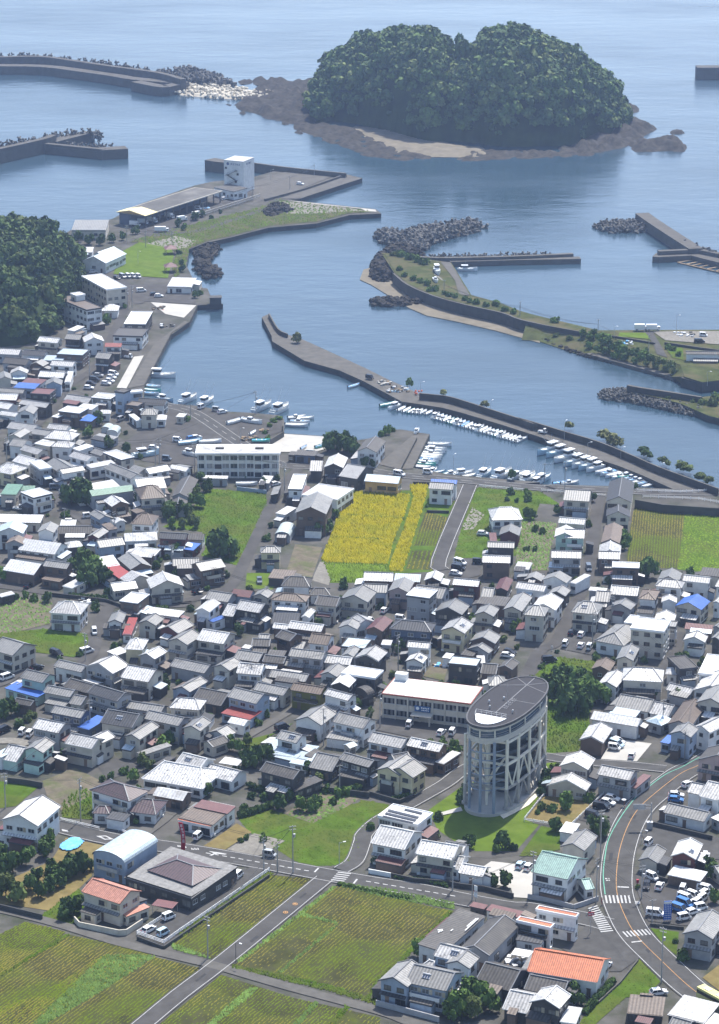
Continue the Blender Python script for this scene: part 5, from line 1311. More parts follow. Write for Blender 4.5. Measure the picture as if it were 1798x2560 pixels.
def wooded_hill(name, yc0, front, prof, hwf, hwb, ground_m, seed, ntree, trad, lower, label, names, pw=.55):
    xs = []; zs = []; ys = []
    for u, v in prof:
        yk = yc0 if not front else P(u, float(np.interp(u, [f_[0] for f_ in front], [f_[1] for f_ in front])), SEA).y+hwf*min(1., max(.15, min(u-prof[0][0], prof[-1][0]-u)/90))
        d = Vector(((u-CX)/FPX, cos(TH)-(v-CY)/FPX*sin(TH), -sin(TH)-(v-CY)/FPX*cos(TH))); t = yk/d.y; xs.append(d.x*t); zs.append(HC+d.z*t-lower); ys.append(yk)
    xs = np.array(xs); zs = np.maximum(np.array(zs), SEA-1); o = np.argsort(xs); xs, zs, ys = xs[o], zs[o], np.array(ys)[o]; yc = yc0
    def hgt(x, y):
        yc = np.interp(x, xs, ys); p = np.interp(x, xs, zs, left=SEA-2, right=SEA-2); e = np.clip((p-SEA)/(zs.max()-SEA), 0, 1)**.45
        hw = np.where(y < yc, hwf, hwb)*(.25+.75*e); g = np.clip(1-np.abs((y-yc)/hw)**2.2, 0, 1)**pw
        return SEA-1+(p-SEA+1)*g+(fbm(x, y, 22, seed)-.5)*5*g
    gx = np.linspace(xs[0]-4, xs[-1]+4, 90); gy = np.linspace(ys.min()-hwf-4, ys.max()+hwb+4, 80); X, Y = np.meshgrid(gx, gy); Z = hgt(X, Y); cx0 = gx.mean()
    V = np.stack([X-cx0, Y-yc, Z], -1).reshape(-1, 3); n = len(gx); i = np.arange(len(gy)-1)[:, None]*n+np.arange(n-1)[None]; Fq = np.stack([i, i+1, i+n+1, i+n], -1).reshape(-1, 4)
    go = ob(names[0], npmesh(names[0], V, Fq, ground_m, True), None, (cx0, yc, 0)); struct(go)
    rg = np.random.default_rng(seed); VV = []; MI = []; c = 0; tries = 0
    while c < ntree and tries < ntree*30:
        tries += 1; x = rg.uniform(xs[0], xs[-1]); y = rg.uniform(-hwf, hwb*.7)+float(np.interp(x, xs, ys)); z = float(hgt(np.array(x), np.array(y)))
        if z < .2: continue
        q = CRS[rg.integers(7)][0]; r = trad*rg.choice([.6, .8, 1., 1.2, 1.55]); a = rg.uniform(0, 6.28); h = r*rg.uniform(.95, 1.35)
        P_ = np.stack([(q[:, 0]*cos(a)-q[:, 1]*sin(a))*r+x-cx0, (q[:, 0]*sin(a)+q[:, 1]*cos(a))*r+y-yc, q[:, 2]*h+z-.8], -1); VV.append(P_); MI.append(np.full(len(q)//4, rg.choice([0, 0, 0, 1, 1, 2]))); c += 1
    V = np.concatenate(VV); oo = ob(names[1], npmesh(names[1], V, np.arange(len(V)).reshape(-1, 4), FOREST, False, np.concatenate(MI)), None, (cx0, yc, 0)); tag(oo, label, 'wood', None, 'stuff')
    return hgt
ISL = [(748,300), (756,290), (772,264), (804,182), (830,138), (874,117), (917,86), (969,73), (1004,70), (1073,72), (1100,90), (1130,124), (1168,126), (1198,114), (1221,86), (1260,76), (1308,72), (1351,95), (1394,102), (1422,118), (1441,141), (1489,163), (1522,182), (1534,207), (1550,241), (1561,270), (1565,300)]
yf = P(1130, 372, SEA).y
IFR = [(748,285), (800,302), (860,312), (950,322), (1000,337), (1060,352), (1130,358), (1250,366), (1400,366), (1480,356), (1540,312), (1565,278)]
ih = wooded_hill('island', yf+66, IFR, ISL, 66, 70, WFLOOR, 5, 2000, 4.6, 7.5, 'dense dark evergreen wood covering the two-humped island', ('island_hill', 'island_wood'), .42)
yh = P(60, 735, 0).y
wooded_hill('hill', yh, None, [(-190,600), (-100,568), (0,560), (60,566), (112,578), (152,622), (176,660), (188,690), (192,735)], 95, 75, WFLOOR, 9, 800, 3.6, 6.5, 'dense dark wood on the hill at the left edge', ('hillside', 'hill_wood'), .5)
pt = P(1156, 132, 0); d_ = Vector(((1156-CX)/FPX, cos(TH)-(122-CY)/FPX*sin(TH), -sin(TH)-(122-CY)/FPX*cos(TH))); tt = (yf+66)/d_.y
o = empty('tree', (d_.x*tt, yf+66, HC+d_.z*tt-6)); ob('crown', crown_mesh(2, FOREST[0]), o, (0, 0, 2), 0, (6, 6, 10)); ob('trunk', TRUNK, o, (0, 0, 0), 0, (6, 6, 10)); tag(o, 'tree standing alone in the saddle of the island skyline', 'tree')
# ---------------------------------------------------------------- rocky shelves and beach of the island
def shelf(name, txt, hi, m, seed, sc=9., res=1.6, low=-2.9, label=None):
    pts = poly(txt, SEA); pg = np.array([(p.x, p.y) for p in pts]); mn, mx = pg.min(0), pg.max(0); gx = np.arange(mn[0]-res, mx[0]+res, res); gy = np.arange(mn[1]-res*2, mx[1]+res*2, res*2.2); X, Y = np.meshgrid(gx, gy)
    ins = inpoly(X.ravel(), Y.ravel(), pg).reshape(X.shape).astype(float); e = ins.copy()
    for _ in range(3): e = (e+np.roll(e, 1, 0)+np.roll(e, -1, 0)+np.roll(e, 1, 1)+np.roll(e, -1, 1))/5
    f_ = fbm(X, Y, sc*.7, seed, 5); Z = low+e*(f_**1.6)*hi*2.3+e*(np.abs(fbm(X+Y*.5, Y, 3.5, seed+5, 3)-.5)*hi*.9 if m is ROCK else 0); c0 = (mn+mx)/2; V = np.stack([X-c0[0], Y-c0[1], Z], -1).reshape(-1, 3); n = len(gx); i = np.arange(len(gy)-1)[:, None]*n+np.arange(n-1)[None]
    Fq = np.stack([i, i+1, i+n+1, i+n], -1).reshape(-1, 4); Fq = Fq[e.reshape(-1)[Fq].max(1) > .02]
    o = ob(name, npmesh(name, V, Fq, m), None, (c0[0], c0[1], 0)); struct(o); return o
shelf('rock_shelf', "G -130 440 -60 395 60 400 230 390 260 560 200 640 60 640 -60 610 -270 540 -170 490", 3.2, ROCK, 1)
shelf('rock_shelf', "G 60 610 260 640 430 670 520 720 700 790 900 840 760 860 500 830 260 740 100 680", 1.7, ROCK, 2, 7)
shelf('sand_beach', "G 420 665 640 680 800 740 1180 790 1180 830 800 830 640 790 500 720", 1.6, SAND, 3, 30, 2.0, -2.4)
shelf('rock_shelf', "G 1100 790 1613 800 H 520 720 780 690 980 700 760 780 200 800 G 1300 850 1000 860", 1.6, ROCK, 4, 6)
shelf('rock_shelf', "H 760 620 920 540 1100 545 1180 600 1060 660 960 720 820 745 620 760", 4.2, ROCK, 6, 9)
shelf('rock_islet', "H 1010 700 1060 675 1300 665 1380 700 1370 745 1040 750", 3.6, ROCK, 7, 8); shelf('rock_islet', "H 930 440 1010 435 1070 470 1040 490 930 495", 3.0, ROCK, 8, 6); shelf('rock_islet', "H 1295 610 1335 600 1370 630 1300 645", 3.0, ROCK, 9, 6)
shelf('rock_islet', "F 1380 235 1450 232 1455 250 1390 252", 2.6, ROCK, 10, 6); shelf('rock_islet', "F 1455 230 1535 228 1540 255 1470 258", 3.2, ROCK, 11, 6); shelf('rock_islet', "F 1190 200 1280 198 1285 215 1200 215", 2.2, ROCK, 12, 6)
for k, (t, x, y, s_) in enumerate((('G', 35, 645, 26), ('G', 140, 668, 34), ('G', 108, 697, 26), ('F', 1315, 372, 18), ('F', 1395, 425, 18), ('F', 1575, 450, 22), ('E1', 1197, 990, 10), ('E1', 1213, 1005, 12), ('E1', 1300, 1105, 22))):
    shelf('rock_islet', "%s %f %f %f %f %f %f %f %f" % (t, x-s_, y, x-s_*.3, y-s_*.45, x+s_, y-s_*.2, x+s_*.7, y+s_*.4), 2.2, ROCK, 20+k, 5, .9)
# ---------------------------------------------------------------- armour units and boulders: piles whose pieces are objects
def tetra_mesh():
    b = MB()
    for d in ((0, 0, 1), (.94, 0, -.33), (-.47, .816, -.33), (-.47, -.816, -.33)): b.tube((0, 0, 0), Vector(d)*1.0, .42, .27, 6, cap=True)
    return b.me('tetrapod', [TETRA])
def rock_mesh(seed, m):
    rg = random.Random(seed); b = MB(); T0 = []
    for i, z in enumerate((-.6, 0, .55)):
        T0.append([Vector((cos(a*pi/3)*rg.uniform(.6, 1.1)*(1 if i == 1 else .7), sin(a*pi/3)*rg.uniform(.6, 1.1)*(1 if i == 1 else .7), z*rg.uniform(.7, 1.1))) for a in range(6)])
    for i in range(2):
        for a in range(6): b.face([T0[i][a], T0[i][(a+1) % 6], T0[i+1][(a+1) % 6], T0[i+1][a]])
    b.face(T0[2]); return b.me('boulder', [m])
TET = tetra_mesh(); BLD = [rock_mesh(i, ROCK) for i in range(4)]; BLDP = [rock_mesh(i+9, TETRAP) for i in range(4)]
def pile(name, txt, n, size, hi, protos, label, cat, seed, part, z0=SEA, line=False, rest=0):
    rg = random.Random(seed); pts = poly(txt, z0)
    if line:
        L_ = [0.]
        for i in range(len(pts)-1): L_.append(L_[-1]+(pts[i+1]-pts[i]).length)
        c = sum(pts, Vector())/len(pts); root = empty(name, (c.x, c.y, z0)); out = []
        for k in range(n):
            s = (k+rg.random()*.5)/n*L_[-1]; i = max(j for j in range(len(L_)-1) if L_[j] <= s); p = pts[i].lerp(pts[i+1], (s-L_[i])/(L_[i+1]-L_[i])); out.append((p.x+rg.uniform(-1, 1)*size, p.y+rg.uniform(0, 1.6)*size, z0-rg.uniform(0, 1)*hi))
    else:
        pg = np.array([(p.x, p.y) for p in pts]); c = sum(pts, Vector())/len(pts); root = empty(name, (c.x, c.y, z0)); mn, mx = pg.min(0), pg.max(0); out = []; tr = 0
        ed = lambda x, y: min(((Vector((x, y))-(Vector(a)+(Vector(b_)-Vector(a))*max(0, min(1, (Vector((x, y))-Vector(a)).dot(Vector(b_)-Vector(a))/max(1e-6, (Vector(b_)-Vector(a)).length_squared))))).length for a, b_ in zip(pg, np.roll(pg, -1, 0))))
        while len(out) < n and tr < n*40:
            tr += 1; x, y = rg.uniform(mn[0], mx[0]), rg.uniform(mn[1], mx[1])
            if not inpoly(np.array([x]), np.array([y]), pg)[0]: continue
            if any((x-q[0])**2+(y-q[1])**2 < (size*.62)**2 for q in out[-160:]): 
                if rg.random() < .8: continue
            out.append((x, y, z0+min(hi, ed(x, y)*.75)+rg.uniform(-.2, .3)*size))
    tag(root, label, cat)
    if line: out += [(x+rg.uniform(-1, 1), y+size, z-size*1.3) for x, y, z in out]
    for x, y, z in out:
        o = ob(part, rg.choice(protos), root, (x-c.x, y-c.y, z-z0)); s = size*rg.uniform(.75, 1.15); o.scale = (s, s, s*rg.uniform(.7, 1.1)); o.rotation_euler = (rg.uniform(0, 6.3), rg.uniform(0, 6.3), rg.uniform(0, 6.3)) if part == 'tetrapod' else (rg.uniform(-.4, .4), rg.uniform(-.4, .4), rg.uniform(0, 6.3))
    # a mound under the pieces so that no water shows between them
    if not line:
        b = MB(); ctr = Vector((pg[:, 0].mean(), pg[:, 1].mean())); inn = [(ctr+(Vector(p)-ctr)*.72) for p in pg]
        n_ = len(pg)
        for i in range(n_):
            a, d = pg[i], pg[(i+1) % n_]; b.face([(a[0]-c.x, a[1]-c.y, -1), (d[0]-c.x, d[1]-c.y, -1), (inn[(i+1) % n_].x-c.x, inn[(i+1) % n_].y-c.y, hi*.75), (inn[i].x-c.x, inn[i].y-c.y, hi*.75)])
        b.face([(p.x-c.x, p.y-c.y, hi*.75) for p in inn]); b.ob('core', [TETRAP if protos is BLDP else ROCK], root)
    return root
pile('tetrapod_pile', "E2 275 300 360 252 490 290 640 255 900 205 1050 185 1190 228 1050 275 800 345 640 435 480 420 420 370 330 350", 300, 2.3, 2.4, [TET], 'winged pile of dark tetrapods off the headland tip', 'rock pile', 1, 'tetrapod')
pile('tetrapod_pile', "E3 605 222 680 190 900 183 1045 195 1040 265 760 270 650 255", 150, 1.7, 1.8, [TET], 'oval pile of pale tetrapods below the diagonal breakwater', 'rock pile', 2, 'tetrapod')
pile('tetrapod_pile', "E3 640 1575 670 1545 860 1545 1020 1590 1300 1650 1530 1720 1520 1765 1300 1725 1000 1660 760 1620 660 1610", 280, 1.3, 1.4, [TET], 'long pile of tetrapods along the grassy river bank', 'rock pile', 3, 'tetrapod')
pile('tetrapod_row', "F -20 82 200 80 400 100 640 130 900 170 1050 195", 100, 1.8, 3.4, [TET], 'row of tetrapods behind the far left breakwater', 'rock pile', 4, 'tetrapod', 7.0, True)
pile('tetrapod_pile', "F 905 190 1100 185 1250 215 1360 265 1300 275 1050 248", 130, 2.6, 3.2, [TET], 'dark tetrapod slope above the pale stone slope', 'rock pile', 5, 'tetrapod')
pile('stone_slope', "F 920 300 1040 256 1300 272 1560 300 1610 325 1500 350 1250 340 1000 318", 300, 1.35, 1.7, BLDP, 'pale stone slope joining the far left breakwater', 'rock pile', 6, 'boulder')
pile('tetrapod_row', "F 0 595 150 560 300 540 440 515 530 512 570 540", 60, 1.6, 3.0, [TET], 'tetrapods behind the T-shaped breakwater', 'rock pile', 7, 'tetrapod', 5.2, True)
pile('tetrapod_row', "F 380 588 500 598 650 612", 26, 1.6, 2.6, [TET], 'short tetrapod row behind the T-shaped arm', 'rock pile', 8, 'tetrapod', 3.4, True)
pile('boulder_slope', "E0 1085 880 1180 830 1300 830 1290 860 1200 960 1230 1010 1290 1005 1300 1080 1180 1100 1080 1020", 150, 1.7, 2.0, BLD, 'dark boulder revetment below the park promenade', 'rock pile', 9, 'boulder')
pile('boulder_slope', "E2 270 490 330 440 450 430 420 560 440 640 360 670 260 640 255 580", 110, 2.0, 3.0, BLD, 'dark boulders at the headland corner', 'rock pile', 10, 'boulder')
pile('boulder_neck', "E2 340 445 400 385 520 400 640 425 700 450 560 470 450 470", 90, 2.0, 2.6, BLD, 'dark boulders joining the tetrapod pile to the headland', 'rock pile', 21, 'boulder')
pile('boulder_spit', "E2 215 835 260 805 420 800 640 820 660 840 440 865 280 860", 70, 1.6, 1.2, BLD, 'narrow dark boulder spit on the beach', 'rock pile', 11, 'boulder')
pile('boulder_slope', "E3 170 1128 440 1240 620 1290 950 1365 1300 1480 1300 1465 950 1348 620 1272 440 1222 180 1118", 110, 1.0, .8, BLD, 'line of grey stones along the headland waterline', 'rock pile', 12, 'boulder')
pile('boulder_heap', "E1 490 570 560 500 700 500 745 540 600 590", 55, 1.6, 1.8, BLD, 'heap of dark stones on the harbour bank', 'rock pile', 13, 'boulder', 0.)
pile('tetrapod_row', "E2 660 452 900 444 1300 434 E3 0 430 270 424", 70, 1.3, 2.0, [TET], 'tetrapods lining the inner basin breakwater', 'rock pile', 14, 'tetrapod', 1.9, True)
pile('tetrapod_row', "E3 1375 340 1470 390 1650 430", 30, 1.8, 5.2, [TET], 'tetrapods behind the bent wall at right', 'rock pile', 15, 'tetrapod', 2.4, True)

# ================================================================ the oval evacuation tower
CREAM = mat('cream_column', (.64,.605,.51), rough=.6, var=.08, ns=.4); SLATE = mat('slate_blue_column', (.19,.235,.295), rough=.5, var=.08); TGREY = mat('grey_column_base', (.30,.29,.275), rough=.8); TFAS = mat('tower_fascia', (.44,.42,.37), rough=.7, var=.08)
TROOF = mat('tower_roof_membrane', (.038,.037,.041), rough=.8, spec=.15, var=.12, ns=1.5); TGL = mat('gallery_glass', (.05,.085,.125), rough=.08, spec=.6, var=.2); TPAN = mat('dark_mesh_panel', (.035,.05,.06), rough=.3, var=.3, ns=.3, stripe=.4, sw=.6, axis='Z')
tw = empty('evacuation_tower', (39.0, 683.0, 0), radians(64.5)); tag(tw, 'tall oval evacuation tower on cream columns with dark roof', 'tower')
TA, TB = 19.0, 7.5
def oval(k, n=56, ex=2.35, a0=0.):
    out = []
    for i in range(n):
        t = 2*pi*i/n+a0; c, s = cos(t), sin(t); out.append((k*TA*math.copysign(abs(c)**(2/ex), c) if k <= 1.2 else 0, k*TB*math.copysign(abs(s)**(2/ex), s)))
    return out
def ovk(ka, kb, n=56, ex=2.35):
    return [(ka*math.copysign(abs(cos(2*pi*i/n))**(2/ex), cos(2*pi*i/n)), kb*math.copysign(abs(sin(2*pi*i/n))**(2/ex), sin(2*pi*i/n))) for i in range(n)]
def ring(b, o1, z0, z1, m=0, inner=None):
    n = len(o1)
    for i in range(n):
        p, q = o1[i], o1[(i+1) % n]; b.face([(p[0], p[1], z0), (q[0], q[1], z0), (q[0], q[1], z1), (p[0], p[1], z1)], m)
        if inner:
            r, s = inner[i], inner[(i+1) % n]; b.face([(r[0], r[1], z1), (p[0], p[1], z1), (q[0], q[1], z1), (s[0], s[1], z1)], m); b.face([(s[0], s[1], z0), (q[0], q[1], z0), (p[0], p[1], z0), (r[0], r[1], z0)], m); b.face([(s[0], s[1], z0), (r[0], r[1], z0), (r[0], r[1], z1), (s[0], s[1], z1)], m)
b = MB(); b.prism(ovk(TA+.4, TB+.6), 0, .9, 0); b.ob('plinth', [CONCL], tw)
b = MB(); b.prism(ovk(TA+.15, TB+.15), 24.55, 25.0, 1, 0, True); ring(b, ovk(TA+.25, TB+.25), 24.5, 25.2, 1, ovk(TA-.15, TB-.15)); rf = b.ob('roof', [TROOF, TRIM], tw)
b = MB(); ring(b, ovk(TA-.15, TB-.15), 23.75, 24.5, 0, ovk(TA-.8, TB-.8)); b.ob('upper_fascia', [TFAS], tw)
b = MB(); ring(b, ovk(TA-.1, TB-.1), 20.3, 21.9, 0, ovk(TA-.45, TB-.45)); b.prism(ovk(TA-.4, TB-.4), 20.3, 20.6, 0, bottom=True); b.ob('deck', [TFAS], tw)
og = ovk(TA-.7, TB-.7, 28); 
for i in range(28):
    p, q = og[i], og[(i+1) % 28]; b = MB(); b.face([(p[0], p[1], 21.8), (q[0], q[1], 21.8), (q[0], q[1], 23.8), (p[0], p[1], 23.8)]); b.ob('gallery_pane', [TGL], tw)
og = ovk(TA-.35, TB-.35, 28)
for i in range(0, 28, 2): b = MB(); b.tube((og[i][0], og[i][1], 21.5), (og[i][0], og[i][1], 24.2), .22, n=8); b.ob('gallery_post', [CREAM], tw)
b = MB()
for z in (22.3, 22.9):
    o2 = ovk(TA-.2, TB-.2, 40)
    for i in range(40): b.tube((*o2[i], z), (*o2[(i+1) % 40], z), .05, n=4, cap=False)
b.ob('gallery_rail', [METAL], tw)
b = MB(); b.prism([(x*.46-12.2, y*.80) for x, y in ovk(13, 6.6, 40) if True], 25.02, 25.1, 0); b = MB()
op = [p for p in ovk(TA-2.0, TB-2.3, 48) if p[0] < -10.6]; op.sort(key=lambda p: atan2(p[1], p[0]+8)); 
op = sorted(op, key=lambda p: (p[1])); b.prism(op, 25.02, 25.14, 0); b.ob('roof_deck', [mat('bright_deck', (.8,.81,.82), rough=.6, var=.04)], tw)
b = MB(); n = len(op)
for i in range(n):
    p, q = op[i], op[(i+1) % n]; b.tube((*p, 26.3), (*q, 26.3), .05, n=4); b.tube((*p, 25.8), (*q, 25.8), .03, n=4)
    L_ = math.hypot(q[0]-p[0], q[1]-p[1]); m_ = max(1, int(L_/1.4))
    for j in range(m_): t = j/m_; x, y = p[0]+(q[0]-p[0])*t, p[1]+(q[1]-p[1])*t; b.tube((x, y, 25.05), (x, y, 26.3), .045, n=4)
b.ob('roof_railing', [METAL], tw)
b = MB()
for x0, x1, y0, y1 in ((-8.6, 13.2, -.12, .12), (13, 18.6, -.12, .12), (1.4, 1.6, -7, 0)): b.box(((x0+x1)/2, (y0+y1)/2, 25.03), (x1-x0, y1-y0, .06))
for s in (-1, 1): b.bar((13, 0, 25.03), (17, s*4.6, 25.03), .2, .06); b.bar((13, 0, 25.03), (9.5, s*7.2, 25.03), .2, .06)
b.ob('roof_seam', [mat('seam_grey', (.16,.16,.165), rough=.7)], rf)
for k in range(6):
    b = MB(); cx0 = -4.4+k*1.35
    for dx, dy, lx, ly in ((0, 0, .9, .14), (0, .45, .7, .14), (.3, .2, .14, .8), (-.25, -.35, .14, .5), (.1, -.6, .8, .13)): b.box((cx0+dx, -.9+dy+(k % 2)*.15, 25.03), (lx if (k+int(dx*10)) % 2 else lx*.7, ly, .05))
    b.ob('roof_lettering', [mat('roof_lettering_paint', (.17,.175,.185), rough=.6) if k == 0 else bpy.data.materials['roof_lettering_paint']], rf)
for (x, y) in ((-6.5, 2.4), (-6.8, -4.2), (-3.2, 4.0), (0.6, 1.4)): b = MB(); b.tube((x, y, 25), (x, y, 25.7), .14, n=6); b.tube((x, y, 25.7), (x, y, 25.95), .3, .2, n=8); b.ob('roof_vent', [METAL], tw)
b = MB(); b.tube((-1.5, -.5, 25), (-1.5, -.5, 33), .06, .03, n=5); b.ob('lightning_rod', [METAL], tw)
CPOS = [(-17.6, -3.7, 1), (-18.4, -.2, 1), (-17.3, 3.3, 1), (-14.9, 5.6, 0), (-9.6, 6.6, 0), (-3.4, 7.1, 0), (3, 7.2, 0), (9, 6.7, 0), (14.6, 5.5, 0), (18, 1.2, 0), (16.8, -3.6, 0), (11.5, -6.2, 0), (5, -7.1, 0), (-2, -7.1, 0), (-8.5, -6.7, 0), (-14, -5.7, 0)]
for x, y, bl in CPOS:
    b = MB()
    if bl: b.tube((x, y, .8), (x, y, 20.6), .4, n=10); c = b.ob('column', [SLATE], tw)
    else:
        b.tube((x, y, 6.4), (x, y, 20.6), .4, n=10); c = b.ob('column', [CREAM], tw); b = MB(); b.tube((x, y, .8), (x, y, 6.6), .48, n=10); b.tube((x, y, .85), (x, y, 1.5), .85, n=10); b.ob('column_base', [TGREY], c)
CI = [(-13.5, 0, 0), (-6, 2.6, 0), (-6, -2.6, 0), (2, 3, 0), (2, -3, 0), (10, 2.6, 0), (10, -2.6, 0)]
for x, y, _ in CI: b = MB(); b.tube((x, y, .8), (x, y, 20.4), .4, n=8); b.ob('inner_column', [CREAM], tw)
cream = CPOS[3:]
for z, m_ in ((6.6, TGREY), (13.4, CREAM), (19.6, CREAM)):
    for i in range(len(cream)):
        if i == len(cream)-1: continue
        a, c = cream[i], cream[i+1]; b = MB(); b.bar((a[0], a[1], z), (c[0], c[1], z), .4, .7); b.ob('ring_beam', [m_], tw)
    for a, c in ((CPOS[3], CPOS[15]), (CPOS[4], CPOS[14]), (CPOS[6], CPOS[12]), (CPOS[8], CPOS[10])): b = MB(); b.bar((a[0], a[1], z), (c[0], c[1], z), .35, .6); b.ob('cross_beam', [m_], tw)
for i in range(len(cream)-1):
    a, c = Vector((*cream[i][:2], 0)), Vector((*cream[i+1][:2], 0)); mid = (a+c)/2
    for z0, z1, m_ in ((.9, 6.5, TGREY), (6.7, 13.2, CREAM)):
        for e in (a, c):
            b = MB(); lo, hi = (e, mid) if (i % 2 == 0) else (mid, e); b.bar((lo.x, lo.y, z0), (hi.x, hi.y, z1), .3, .3); b.ob('brace', [m_], tw)
for e in ((-17.3, -3.7), (-17.1, 3.2), (-9, 3.2), (-9, -3.2)): b = MB(); b.bar((-13.5, 0, 7.0), (e[0], e[1], 13.2), .42, .42); b.ob('brace', [CREAM], tw)
fr_ = [p for p in ovk(TA-.35, TB-.6, 60) if p[0] < -13]; fr_.sort(key=lambda p: p[1])
for z in (7.2, 9.3, 11.4, 13.5, 15.6, 17.7):
    b = MB()
    for i in range(len(fr_)-1): b.tube((*fr_[i], z), (*fr_[i+1], z), .13, n=5)
    b.ob('hoop', [SLATE], tw)
b = MB(); ring(b, [(x+5.0, y) for x, y in ovk(9.5, 3.6, 40)], 1.0, 20.2); b.ob('stair_core', [TPAN], tw)
for k in range(6): b = MB(); z = 3.2+k*3.0; b.prism([(x+4.6, y) for x, y in ovk(10.8, 5.0, 32)], z, z+.28, 0, bottom=True); ring(b, [(x+4.6, y) for x, y in ovk(10.8, 5.0, 32)], z, z+1.15, 1); b.ob('landing', [CONC, mat('landing_rail', (.07,.10,.12), rough=.3, var=.2) if k == 0 else bpy.data.materials['landing_rail']], tw)
for k in range(7): b = MB(); z = .9+k*2.8; s = 1 if k % 2 else -1; b.bar((4-6*s, 4.6, z), (4+6*s, 4.6, z+2.8), 1.0, .25); b.ob('stair_flight', [CONC], tw)
flat('tower_path', "W 230 1560 0 1610 0 1580 210 1520", CONCL); flat('tower_path', "W 640 1640 760 1580 900 1500 1000 1400 1060 1260 1090 1190 1050 1190 1000 1290 900 1400 740 1500 600 1600", mat('cream_paving', (.62,.57,.44), rough=.85))
# ================================================================ other landmark buildings
def fbox(t, n, he): 
    c, rz, L, W_, hr, ext = solve(t, n, he, 'f')
    if facing(Vector((c.x, c.y, 0)), rz, 1, -1) < 0: rz += pi
    return c, rz, L, W_
c, rz, L, W_ = fbox('B2', (495, 300, 1220, 385, 1365, 255), 7.6)
sc_ = empty('public_hall', (c.x, c.y, 0), rz); tag(sc_, 'long two-storey public hall with white flat roof and red edge', 'building')
b = MB(); b.box((0, 0, 3.6), (L-.8, W_-.8, 7.2)); b.ob('wall', [WALL['c']], sc_)
b = MB(); b.box((0, 0, 7.4), (L, W_, .35), 1); b.face([(-L/2+.3, -W_/2+.3, 7.6), (L/2-.3, -W_/2+.3, 7.6), (L/2-.3, W_/2-.3, 7.6), (-L/2+.3, W_/2-.3, 7.6)], 0, [(0, 0), (L, 0), (L, W_), (0, W_)]); rfh = b.ob('roof', [ROOF['S'], mat('rust_red_edge', (.25,.075,.05), rough=.7)], sc_)
b = MB(); b.box((-L/2+2.5, W_/2-1.5, 8.6), (3.4, 2.2, 2)); b.ob('tank_room', [WALL['w']], sc_)
nb = 7
for i in range(nb+1): b = MB(); b.box((-L/2+.5+i*(L-1)/nb, -W_/2+.25, 3.6), (.35, .3, 7.2)); b.ob('pilaster', [WALL['c']], sc_)
for s in range(2):
    for i in range(nb):
        for j in range(2):
            if s == 0 and i in (3,): continue
            x = -L/2+.5+(i+.28+.44*j)*(L-1)/nb; w_ = ob('window', WT['lC'][0], sc_, (x, -W_/2+.39, 2.0+s*3.5)); ob('pane', WT['lC'][1][0], w_, (0, -.02, 0))
b = MB(); b.box((-.1*L+.5*(L/nb), -W_/2-1.2, 3.0), (6, 3.2, .3)); 
for s in (-1, 1): b.box((-.1*L+.5*(L/nb)+s*2.4, -W_/2-2.2, 1.45), (.4, .4, 2.9))
b.ob('porch', [WALL['c']], sc_)
b = MB(); b.box((-.04*L, -W_/2+.1, 4.2), (4.6, .12, 1.7), 0); sg = b.ob('sign_board', [mat('hall_sign', (.03,.10,.24), rough=.5)], sc_)
b = MB(); b.tube((-.04*L-1.4, -W_/2+.03, 4.3), (-.04*L-1.4, -W_/2-.02, 4.3), .5, n=12)
for k in range(5): b.box((-.04*L-.2+k*.5, -W_/2+.02, 4.55-(k % 2)*.1), (.32, .04, .4)); b.box((-.04*L-.1+k*.45, -W_/2+.02, 3.85), (.3, .04, .3))
b.ob('sign_lettering', [WHITE], sg)
# white apartment block
c, rz, L, W_ = fbox('D1', (285, 752, 970, 752, 965, 680), 9.6)
ap = empty('apartment_block', (c.x, c.y, 0), rz); tag(ap, 'white three-storey apartment block with stained flat roof', 'building')
b = MB(); b.box((0, .15, 4.6), (L-1.2, W_-1.6, 9.2)); b.ob('wall', [mat('apartment_paint', (.62,.60,.54), rough=.85, stain=.4, sc=(.42,.38,.32), ss=.3)], ap)
b = MB(); b.box((0, 0, 9.4), (L, W_, .5), 1); b.face([(-L/2+.3, -W_/2+.3, 9.66), (L/2-.3, -W_/2+.3, 9.66), (L/2-.3, W_/2-.3, 9.66), (-L/2+.3, W_/2-.3, 9.66)], 0, [(0, 0), (L, 0), (L, W_), (0, W_)]); b.ob('roof', [rt('stained_roof', (.5,.49,.47), .6, .3, sw=2, st=.02, stain=.75, scol=(.16,.15,.14)), WHITE], ap)
for x in (-L*.22, L*.25): b = MB(); b.box((x, 0, 9.9), (3, 1.2, .5)); b.ob('roof_hatch', [CONC], ap)
for s in range(3):
    for i in range(10):
        x = (-.44+i*.0978)*L; z = 1.5+s*3.05
        if i in (2, 7): b = MB(); b.box((x+.3, -W_/2+.93, z-.2), (3.4, .1, 1.7)); b.ob('stair_opening', [GLASS], ap)
        else: w_ = ob('window', WT['lC'][0], ap, (x, -W_/2+.94, z)); ob('pane', WT['lC'][1][i % 2], w_, (0, -.02, 0))
for i in range(11): b = MB(); b.box((-L/2+.9+i*(L-1.8)/10, -W_/2+.85, 4.6), (.3, .3, 9.1)); b.ob('pilaster', [WALL['w']], ap)
